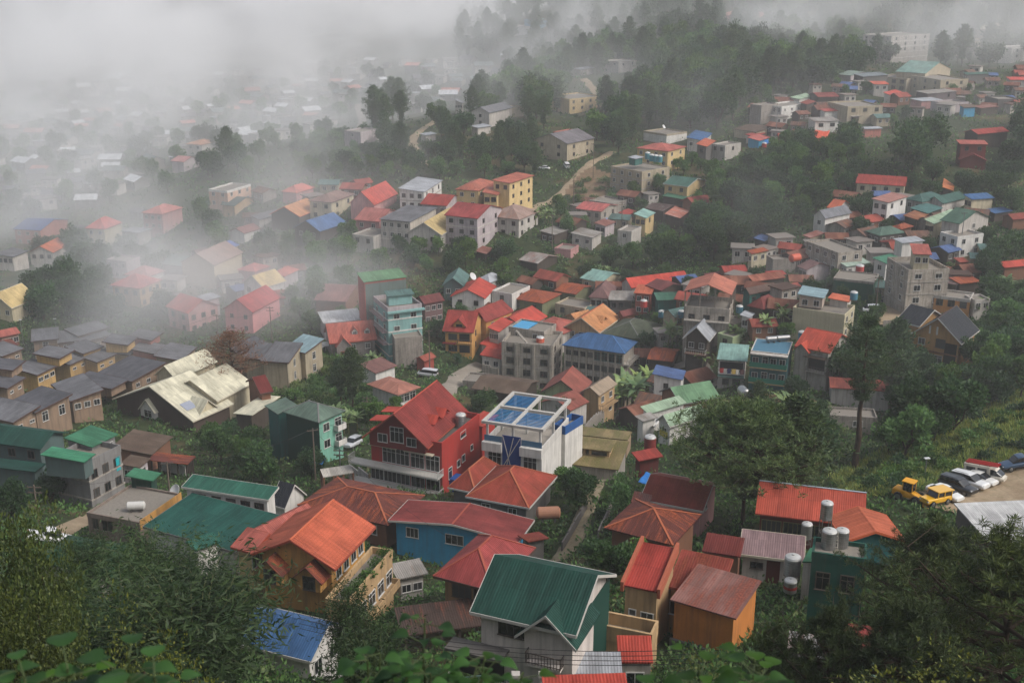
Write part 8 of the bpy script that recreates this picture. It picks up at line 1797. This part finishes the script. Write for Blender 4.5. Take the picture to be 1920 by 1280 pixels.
water_tank(hit(1484, 1084, 1.6), .78, 1.7, 'big ribbed steel water tank in front of the mauve roofed house', stand=.5); water_tank(hit(1481, 1108, 1.0), .6, 1.1, 'shorter steel tank with red label band before the big ribbed tank', band=plain('band_red', (150, 36, 34), 0.5))
water_tank(on(BIGRED, 864, 800), .75, 1.9, 'steel water tank on the big red house terrace'); water_tank(hit(422, 1024, 1.5), .6, 1.5, 'steel tank with rusty side at the corner of the dark green roof', band=plain('band_rust', (150, 82, 64), 0.7))
orange = plain('plastic_orange', (196, 84, 52), 0.5); redp = plain('plastic_red', (176, 46, 36), 0.5); bluep = plain('plastic_blue', (58, 120, 140), 0.5); redd = plain('plastic_dark_red', (128, 36, 32), 0.5)
water_tank(on(CONCRETE, 1013, 641), .95, 1.1, 'round orange tank on the unfinished concrete block', orange); water_tank(hit(1612, 508, 5.0), 1.0, 1.3, 'round red tank on the dark green flat block', redp); water_tank(hit(1218, 852, 1.0), 1.0, 3.2, 'tall dark red tank beside the pale green roofed house', redd); water_tank(hit(1207, 575, 3.6), .9, 1.6, 'square shouldered red tank on the narrow red house balcony', redp); water_tank(hit(1433, 276, 2.0), .9, 1.4, 'small red tank among the shacks above the gully', redp)
water_tank(hit(1575, 262, 3.0), 1.0, 1.6, 'red drum tank beside the white and tin roofed house', redp)
for i, (x, y, h_) in enumerate(((1222, 302, 8.3), (1229, 303, 8.3), (1237, 304, 8.3), (1214, 298, 8.3))): water_tank(hit(x, y, h_), .9, 2.0, 'turquoise tank in the row on the grey three tier block', plain('plastic_turquoise', (60, 130, 140), 0.5), group='turquoise tanks on the three tier block')
for x, y, h_, lab in ((1240, 598, 2.0, 'blue barrel at the corner of the unfinished block house'), (1386, 590, 2.0, 'blue green barrel by the wine red hipped house'), (1277, 598, 2.0, 'teal barrel below the green and white sheets'), (1503, 640, 8.0, 'small blue tank behind the orange crossed roof'), (1600, 565, 11.0, 'blue tank pair corner of the beige building roof')): water_tank(hit(x, y, h_), .8, 1.5, lab, bluep, stand=.5)
def lying_tank(p, r, L, ang, label, mat):
    root = empty('lying_tank', p + np.array((0, 0, r + .25)), math.radians(ang)); tag(root, label, 'water tank'); b = MB(); b.lathe([(0, -L / 2 - r * .35), (r * .6, -L / 2 - r * .25), (r, -L / 2), (r, L / 2), (r * .6, L / 2 + r * .25), (0, L / 2 + r * .35)], 18, axis='x'); b.build('tank', mat, root)
    b = MB()
    for x in (-L * .3, L * .3): b.box((x - .1, -r * .7, -r - .25), (.2, 0, 0), (0, r * 1.4, 0), (0, 0, r * .6))
    b.build('saddle', plain('saddle', (96, 92, 88), 0.8), root)
lying_tank(on(TEALDECK, 1446, 642), .55, 2.0, 10, 'silver lying tank on the teal house deck, nearer its corner', STEEL); lying_tank(on(TEALDECK, 1468, 640), .55, 2.6, 10, 'silver lying tank on the teal house deck, beside the orange roof', STEEL); lying_tank(on(FLATGREY, 256, 958), .5, 1.9, 5, 'white lying tank on the grey flat roof', plain('tank_white', (206, 204, 198), 0.4)); lying_tank(hit(1490, 492, 4.8), 1.0, 2.6, 30, 'big orange lying tank in the mist above the gully shacks', orange); lying_tank(hit(1340, 680, 2.0) if False else hit(1394, 745, 3.0), .9, 2.4, 100, 'round steel tank under the mint roofed house', STEEL); lying_tank(hit(1028, 975, 2.5), .8, 2.6, 5, 'rust streaked lying tank beside the double hip roof', plain('rusty_tank', (170, 120, 92), 0.7))

def pole(px, py, top, label, wood=True, arms=1, lamp=False):
    p = hit(px, py); t = project(p)[2]; hgt = (py - top) * t / FPX / .95; root = empty('lamp_post' if lamp else 'utility_pole', p, random.uniform(-.4, .4)); tag(root, label, 'lamp post' if lamp else 'utility pole'); b = MB(); b.bar((0, 0, -.5), (0, 0, hgt), .15 if not lamp else .07, 8, 0, .1 if not lamp else .05)
    b.build('pole', plain('pole_wood', (112, 100, 88), 0.9) if wood else plain('pole_steel', (136, 138, 138), 0.5, 0.5), root)
    if lamp: b = MB(); b.box((-.35, -.2, hgt), (.7, 0, 0), (0, .4, 0), (0, 0, .12)); b.build('lamp_head', plain('lamp_head', (206, 208, 208), 0.4), root)
    else:
        for i in range(arms):
            b = MB(); z = hgt - .4 - .7 * i; b.box((-.9, -.06, z), (1.8, 0, 0), (0, .12, 0), (0, 0, .12))
            for x in (-.8, 0, .7): b.bar((x, 0, z + .12), (x, 0, z + .3), .04, 5)
            b.build('crossarm', plain('arm_wood', (96, 86, 76), 0.9), root)
    return np.array((p[0], p[1], p[2] + hgt))
tops = {}
for i, a in enumerate([(592, 905, 800, 'utility pole by the white canvas canopy'), (640, 915, 838, 'slanting utility pole before the big red house'), (806, 700, 618, 'utility pole beside the concrete road and brick hut'), (690, 800, 742, 'utility pole above the silver parked car'), (1268, 650, 590, 'utility pole among the palms behind the brown green roof'), (1322, 600, 548, 'utility pole before the unfinished block house'), (1112, 335, 272, 'utility pole on the dirt road bend'), (1290, 300, 238, 'utility pole beside the blue tarpaulin roof'), (1075, 400, 330, 'utility pole on the earth bank'), (1640, 600, 520, 'utility pole beside the dirt yard'), (1800, 470, 400, 'utility pole by the stepped green gable house'), (74, 985, 905, 'utility pole on the village lane'), (320, 940, 862, 'utility pole behind the rooftop shack'), (203, 662, 628, 'pale pole between the townhouses'), (410, 640, 590, 'pale pole in fog beside the coral red roof'), (510, 640, 575, 'thin pale pole in fog near the pink gabled house'), (972, 1165, 1065, 'utility pole behind the dark green gable') , (1165, 440, 380, 'thin pole among the gully shacks'), (1035, 470, 405, 'thin pole by the tin roofed gully shack'), (1454, 262, 205, 'utility pole on the ridge slope'), (1716, 640, 585, 'short pole beside the gold timber house')]): tops[i] = pole(*a, wood=i % 3 != 1, arms=1 + (i % 2))
pole(1733, 902, 858, 'lamp post with white head at the car park edge', False, 1, True); pole(44, 645, 600, 'lamp post with flat head above the townhouses', False, 1, True); pole(108, 640, 598, 'second lamp post with flat head above the townhouses', False, 1, True)
def wire(a, b, sag, label, off=0.0):
    q = MB(); n = 14; pr = None; d = np.array((off, 0, -abs(off) * .2))
    for i in range(n + 1):
        u = i / n; p = a + (b - a) * u + d + np.array((0, 0, -sag * 4 * u * (1 - u)))
        if pr is not None: q.bar(pr, p, .022, 4)
        pr = p
    tag(q.build('power_line', plain('cable', (36, 34, 34), 0.7)), label, 'cable')
wire(tops[0], tops[1], .6, 'power cable strung past the white canvas canopy'); wire(tops[1], tops[16], 2.0, 'long power cable from the red house to the dark green gable'); wire(tops[2], tops[4], 3.0, 'power cable crossing above the concrete block roofs'); wire(tops[4], tops[5], 1.2, 'power cable running to the unfinished block house'); wire(tops[6], tops[8], 1.0, 'power cable along the dirt road bend'); wire(tops[3], tops[2], 1.5, 'power cable from the green slope to the concrete road'); wire(tops[11], tops[12], 1.4, 'power cable over the grey flat roofed house')
for i_, (a_, b_, w_) in enumerate(((5, 9, 'toward the dirt yard'), (9, 10, 'up to the stepped green gable house'), (6, 7, 'over the grey three tier block'), (7, 19, 'up to the ridge village'), (17, 18, 'above the gully shacks'), (14, 15, 'through the drifting fog'), (13, 14, 'above the grey townhouses'), (20, 9, 'past the gold timber house'), (3, 0, 'down the bamboo green slope'), (12, 0, 'along the garden trees'))): wire(tops[a_], tops[b_], 1.6, 'thin power cable ' + w_)
e0, e1 = P(560, 1150, 74), P(1330, 1215, 66)
for i in range(4): wire(e0 + np.array((0, 0, -.35 * i)), e1 + np.array((0, 0, -.3 * i)), 1.1, 'power cables in a bundle across the pale grey house front'); COL.objects[-1]['group'] = 'cables across the pale grey house'

def sheet(name, corners, label, cat, mat, wrinkle=.12, h=1.5, seed=0):
    """Sagging cloth through four photo corners, held h metres above the ground."""
    p = [hit(x, y, h) for x, y in corners]; n = 10; rng = np.random.default_rng(seed + 5); V, Q = [], []
    for i in range(n + 1):
        for j in range(n + 1):
            u, v = i / n, j / n; c = (p[0] * (1 - u) + p[1] * u) * (1 - v) + (p[3] * (1 - u) + p[2] * u) * v; V.append(c + np.array((0, 0, rng.normal() * wrinkle * .5 - .35 * 4 * u * (1 - u) * v * (1 - v))))
    for i in range(n):
        for j in range(n): k = i * (n + 1) + j; Q.append((k, k + n + 1, k + n + 2, k + 1))
    o = link(name, np_mesh(name, np.array(V), np.array(Q), mat, smooth=True), None); md = o.modifiers.new('thick', 'SOLIDIFY'); md.thickness = .03
    return tag(o, label, cat)
TB = plain('tarp_blue', (34, 128, 208), 0.5); TO = plain('tarp_orange', (228, 120, 30), 0.5); TW = plain('tarp_white', (212, 210, 204), 0.6); TR = plain('tarp_red', (214, 82, 44), 0.55)
sheet('tarp', [(1196, 902), (1218, 910), (1232, 892), (1212, 884)], 'bright blue tarp between the garden and the rust red roofs', 'tarp', TB, h=1.8); sheet('tarp', [(580, 866), (604, 870), (610, 860), (586, 856)], 'blue awning cloth beside the white canvas canopy', 'tarp', TB, h=2.6); sheet('tarp', [(1146, 738), (1160, 742), (1166, 732), (1150, 728)], 'orange tarp behind the banana clump', 'tarp', TO, h=3.0); sheet('tarp', [(1520, 262), (1546, 268), (1556, 246), (1528, 244)], 'bright orange tarps heaped under the tin roofed ridge house', 'tarp', TR, h=2.0, wrinkle=.5); sheet('tarp', [(1430, 268), (1452, 272), (1456, 264), (1434, 262)], 'blue sheet below the red shack roofs on the ridge', 'tarp', TB, h=1.5); sheet('tarp', [(1462, 266), (1486, 268), (1490, 260), (1466, 258)], 'pale blue sheet beside the ridge shacks', 'tarp', plain('tarp_pale', (90, 140, 190), 0.5), h=1.5); sheet('tarp', [(1896, 200), (1914, 202), (1918, 194), (1900, 194)], 'turquoise tarp at the edge of the ridge village', 'tarp', TB, h=1.5); sheet('tarp', [(1124, 412), (1136, 416), (1140, 406), (1128, 404)], 'blue cloth hung by the patched block house', 'tarp', TB, h=3.0); sheet('tarp', [(1205, 788), (1228, 800), (1240, 784), (1218, 776)], 'white plastic sheeting over junk by the pale green roof', 'tarp', TW, h=3.0, wrinkle=.4)
def cloth_line(pts, cols, label, h, size=.8):
    for i, ((x, y), c) in enumerate(zip(pts, cols)):
        p = hit(x, y, h); b = MB(); w = size * random.uniform(.7, 1.1); n = 5; up = np.array((0, 0, 1.0))
        for k in range(n): b.slab([p + np.array((w * k / n, .05 * math.sin(k * 2.1), -size * 1.3)), p + np.array((w * (k + 1) / n, .05 * math.sin((k + 1) * 2.1), -size * 1.3)), p + np.array((w * (k + 1) / n, 0, 0)), p + np.array((w * k / n, 0, 0))], (0, .015, 0))
        tag(b.build('hanging_cloth', plain('cloth', c, 0.9)), label, 'laundry', label.replace('piece of', 'pieces of'))
W3 = (206, 202, 196)
cloth_line([(514, 1082), (526, 1084), (538, 1086), (550, 1087)], [W3] * 4, 'white piece of washing on the orange villa porch rail', 2.6, .85)
cloth_line([(1350, 690), (1357, 691), (1364, 691), (1372, 692), (1380, 693), (1388, 693)], [(190, 60, 60), W3, (60, 70, 110), (200, 170, 90), W3, (90, 60, 60)], 'piece of washing on the mint roofed house balcony', 6.0, .8)
cloth_line([(730, 640), (736, 641), (742, 642)], [W3, (80, 90, 120), W3], 'piece of washing under the mint tower', 2.2, .8); cloth_line([(1645, 500), (1650, 501), (1656, 502)], [(60, 110, 180), W3, (190, 90, 80)], 'piece of washing beside the pink balconies', 5.0, .9)
def umbrella(px, py, label):
    p = hit(px, py); root = empty('garden_umbrella', p); tag(root, label, 'umbrella', 'white garden umbrellas by the chapel'); b = MB(); b.bar((0, 0, 0), (0, 0, 2.5), .04, 6); b.build('pole', plain('pole_white', (190, 190, 188), 0.5), root); b = MB(); b.lathe([(1.6, 2.0), (1.5, 2.08), (.8, 2.4), (0, 2.6)], 8); b.build('canopy', TW, root)
for x, y in ((560, 676), (573, 672), (586, 668), (598, 664), (611, 660), (592, 680)): umbrella(x, y, 'white garden umbrella on the terrace by the salmon chapel')
def dish(px, py, h_, label, r=.6):
    p = hit(px, py, h_); root = empty('satellite_dish', p, random.uniform(-1, 1)); tag(root, label, 'satellite dish'); b = MB(); b.bar((0, 0, -.8), (0, 0, .3), .04, 6); b.build('mast', plain('mast', (120, 120, 118), 0.5), root); b = MB(); b.lathe([(0, 0), (r * .5, .06), (r, .24), (r * .98, .27), (r * .5, .1), (0, .04)], 18); o = b.build('reflector', plain('dish_white', (204, 204, 202), 0.45), root); o.location = (0, 0, .35); o.rotation_euler = (math.radians(55), 0, 0)
dish(408, 950, 4.6, 'satellite dish on the dark green roof slope'); dish(330, 925, 4.4, 'satellite dish on the grey flat roof corner', .9); dish(1244, 240, 5.0, 'satellite dish on the white box house', .9); dish(886, 521, 6.8, 'white round dish on the sea green gabled roof', 1.1); dish(1340, 570, 6.0, 'satellite dish before the unfinished block house')
# arched steel gate and posts of the pale grey house
p = P(905, 1262, 78); zg = ground(p[0], p[1]); root = empty('gate', (p[0], p[1], zg)); tag(root, 'arched steel gate in front of the carport of the pale grey house', 'gate'); b = MB()
for i in range(13): x = -1.8 + 3.6 * i / 12; b.bar((x, 0, .1), (x, 0, 2.0 + .6 * math.sqrt(max(0, 1 - (x / 1.85) ** 2))), .03, 5)
for i in range(12):
    x0, x1 = -1.8 + 3.6 * i / 12, -1.8 + 3.6 * (i + 1) / 12; f = lambda x: 2.0 + .6 * math.sqrt(max(0, 1 - (x / 1.85) ** 2)); b.bar((x0, 0, f(x0)), (x1, 0, f(x1)), .05, 6); b.bar((x0, 0, 1.0), (x1, 0, 1.0), .03, 5)
b.build('grille', plain('gate_green', (92, 120, 108), 0.5, 0.3), root)
for x in (-2.2, 2.0, 3.8): b = MB(); b.box((x, -.2, -.4), (.4, 0, 0), (0, .4, 0), (0, 0, 3.0)); b.box((x - .08, -.28, 2.6), (.56, 0, 0), (0, .56, 0), (0, 0, .2)); b.build('post', W_LGREY, root)

def low_wall(a, b, hgt, label, mat, name='boundary_wall'):
    p, q = hit(*a), hit(*b); n = max(2, int(np.linalg.norm(q - p) / 2.5)); m = MB(); d = (q - p) / np.linalg.norm(q - p); sd = np.cross(d, (0, 0, 1.0)); sd = sd / np.linalg.norm(sd) * .2
    for i in range(n):
        u, v = p + (q - p) * i / n, p + (q - p) * (i + 1) / n; z = max(ground(*u[:2]), ground(*v[:2])) + hgt; w = np.array((v[0] - u[0], v[1] - u[1], 0)); c = np.array((u[0], u[1], z - hgt - 1.5)); m.box(c, w, sd, (0, 0, hgt + 1.5))
    tag(m.build(name, mat), label, 'wall', None, 'thing')
for a, b, hh, lab, mt in [((1092, 822), (1135, 788), 2.0, 'grey boundary wall along the lane below the brown gable house', W_CONC2), ((1150, 800), (1195, 772), 1.6, 'plank fence on the far side of the lane', W_WOOD), ((905, 700), (935, 712), 2.4, 'block wall between the concrete road and the weathered roof', W_CONC), ((690, 905), (655, 893), 1.4, 'pale wall before the white canvas canopy', W_LGREY), ((840, 905), (905, 850), 2.2, 'cream boundary wall climbing beside the big red house', W_CREAM), ((1120, 1010), (1145, 955), 1.2, 'low garden wall beside the garden path', W_CONC2), ((1052, 1035), (1098, 955), 1.3, 'mesh topped wall along the near side of the garden path', W_DGREY), ((1400, 765), (1500, 775), 2.6, 'tan retaining wall under the teal balcony house', W_TAN), ((1250, 770), (1330, 790), 1.6, 'pale yard wall in front of the bright green roof', W_LGREY), ((300, 880), (350, 892), 1.8, 'whitewashed wall beside the dark carport roof', W_WHITE), ((1655, 612), (1740, 604), 1.4, 'yard wall at the edge of the dirt yard', W_CONC2), ((1000, 745), (960, 760), 1.8, 'old wall below the weathered grey brown roof', W_CONC2)]: low_wall(a, b, hh, lab, mt)
# ================================================================== air: even haze box, and the drifting fog bank
def volume_mat(name, density, attr=False, aniso=0.2, color=(0.97, 0.975, 0.985)):
    m = bpy.data.materials.new(name); m.use_nodes = True; nt = m.node_tree; nt.nodes.clear()
    out = nt.nodes.new('ShaderNodeOutputMaterial'); v = nt.nodes.new('ShaderNodeVolumePrincipled')
    v.inputs['Color'].default_value = (*color, 1); v.inputs['Anisotropy'].default_value = aniso
    v.inputs['Density'].default_value = density
    v.inputs['Density Attribute'].default_value = 'density' if attr else ''
    nt.links.new(v.outputs[0], out.inputs['Volume'])
    return m
_top = max(float(HZ.max()) + 36.0, 124.0)
b = MB(); b.box((-580, -40, float(HZ.min()) - 9), (1200, 0, 0), (0, 1260, 0), (0, 0, _top - float(HZ.min()) + 9))
haze = tag(b.build('haze', volume_mat('thin_haze', 0.0003)), kind='stuff')

FOG = [  # photo x, y, depth of the centre; half sizes across, along the view, up (metres); density per metre
 (330, 60, 950, 420, 260, 120, 0.012), (760, 40, 930, 200, 230, 110, 0.010), (60, 170, 760, 260, 220, 90, 0.0095),
 (250, 290, 560, 190, 190, 55, 0.0065), (520, 220, 580, 120, 130, 46, 0.008), (40, 400, 440, 100, 110, 45, 0.011),
 (350, 460, 370, 75, 60, 30, 0.011), (620, 300, 420, 60, 55, 26, 0.009), (560, 470, 330, 60, 42, 24, 0.010), (700, 410, 345, 42, 38, 22, 0.012),
 (430, 560, 285, 52, 42, 19, 0.012), (660, 560, 258, 34, 34, 14, 0.009), (200, 520, 330, 60, 45, 22, 0.009), (120, 620, 275, 60, 35, 14, 0.005),
 (900, 160, 600, 110, 110, 50, 0.006), (960, 60, 720, 130, 110, 50, 0.008), (1180, 20, 720, 150, 70, 34, 0.006), (1500, 30, 660, 90, 70, 30, 0.012),
 (1720, 40, 610, 90, 70, 32, 0.014), (1880, 50, 620, 80, 80, 40, 0.008), (1740, 110, 500, 26, 30, 20, 0.012), (1430, 90, 640, 60, 50, 26, 0.007),
 (1470, 430, 318, 26, 18, 12, 0.0045), (1530, 520, 285, 18, 14, 8, 0.012), (1150, 200, 520, 200, 90, 40, 0.0022), (1600, 240, 440, 150, 80, 30, 0.0016), (960, 420, 350, 90, 50, 22, 0.002),
]
def fog_object():
    ng = bpy.data.node_groups.new('drifting_fog', 'GeometryNodeTree')
    ng.interface.new_socket('Geometry', in_out='INPUT', socket_type='NodeSocketGeometry'); ng.interface.new_socket('Geometry', in_out='OUTPUT', socket_type='NodeSocketGeometry')
    s = N(ng); out = s.n('NodeGroupOutput'); pos = s.n('GeometryNodeInputPosition').outputs[0]
    w = s.n('ShaderNodeTexNoise'); s.set(w.inputs['Vector'], pos); w.inputs['Scale'].default_value = 0.02; w.inputs['Detail'].default_value = 2.0
    wv = s.n('ShaderNodeVectorMath', operation='SUBTRACT'); s.set(wv.inputs[0], w.outputs['Color']); wv.inputs[1].default_value = (0.5, 0.5, 0.5)
    wm = s.n('ShaderNodeVectorMath', operation='SCALE'); s.set(wm.inputs[0], wv.outputs[0]); wm.inputs['Scale'].default_value = 45.0
    wp = s.n('ShaderNodeVectorMath', operation='ADD'); s.set(wp.inputs[0], pos); s.set(wp.inputs[1], wm.outputs[0]); tot = None
    for px, py, t, rx, ry, rz, dn in FOG:
        c = P(px, py, t)
        a = s.n('ShaderNodeVectorMath', operation='SUBTRACT'); s.set(a.inputs[0], wp.outputs[0]); a.inputs[1].default_value = tuple(map(float, c))
        d = s.n('ShaderNodeVectorMath', operation='DIVIDE'); s.set(d.inputs[0], a.outputs[0]); d.inputs[1].default_value = (rx, ry, rz)
        l = s.n('ShaderNodeVectorMath', operation='LENGTH'); s.set(l.inputs[0], d.outputs[0])
        f = s.mapr(l.outputs['Value'], 0.1, 1.0, dn, 0.0, True)
        tot = f if tot is None else s.math('ADD', tot, f)
    n1 = s.noise(pos, 0.022, 4.0, 0.58, 0.6)
    n2 = s.noise(s.mapping(pos, (0.011, 0.008, 0.016)) if False else pos, 0.009, 2.0, 0.5)
    k = s.math('MULTIPLY', s.mapr(n1, 0.40, 0.64, 0.05, 1.65), s.mapr(n2, 0.35, 0.6, 0.5, 1.35))
    den = s.math('MULTIPLY', tot, k)
    vc = s.n('GeometryNodeVolumeCube'); s.set(vc.inputs['Density'], s.math('MAXIMUM', s.math('SUBTRACT', den, 0.0003), 0.0))
    lo, hi = (-560.0, 150.0, -25.0), (560.0, 1190.0, 190.0)
    vc.inputs['Min'].default_value = lo; vc.inputs['Max'].default_value = hi
    for i, nme in enumerate(('Resolution X', 'Resolution Y', 'Resolution Z')): vc.inputs[nme].default_value = int((hi[i] - lo[i]) / (6.5 if i < 2 else 5.0))
    m = volume_mat('fog_vapour', 1.0, True, 0.15, (0.992, 0.99, 0.99))
    sm = s.n('GeometryNodeSetMaterial'); sm.inputs['Material'].default_value = m
    ng.links.new(vc.outputs[0], sm.inputs[0]); ng.links.new(sm.outputs[0], out.inputs[0])
    me = bpy.data.meshes.new('fog'); me.materials.append(m)
    o = link('fog', me); md = o.modifiers.new('fog', 'NODES'); md.node_group = ng
    return tag(o, kind='stuff')
fog = fog_object()
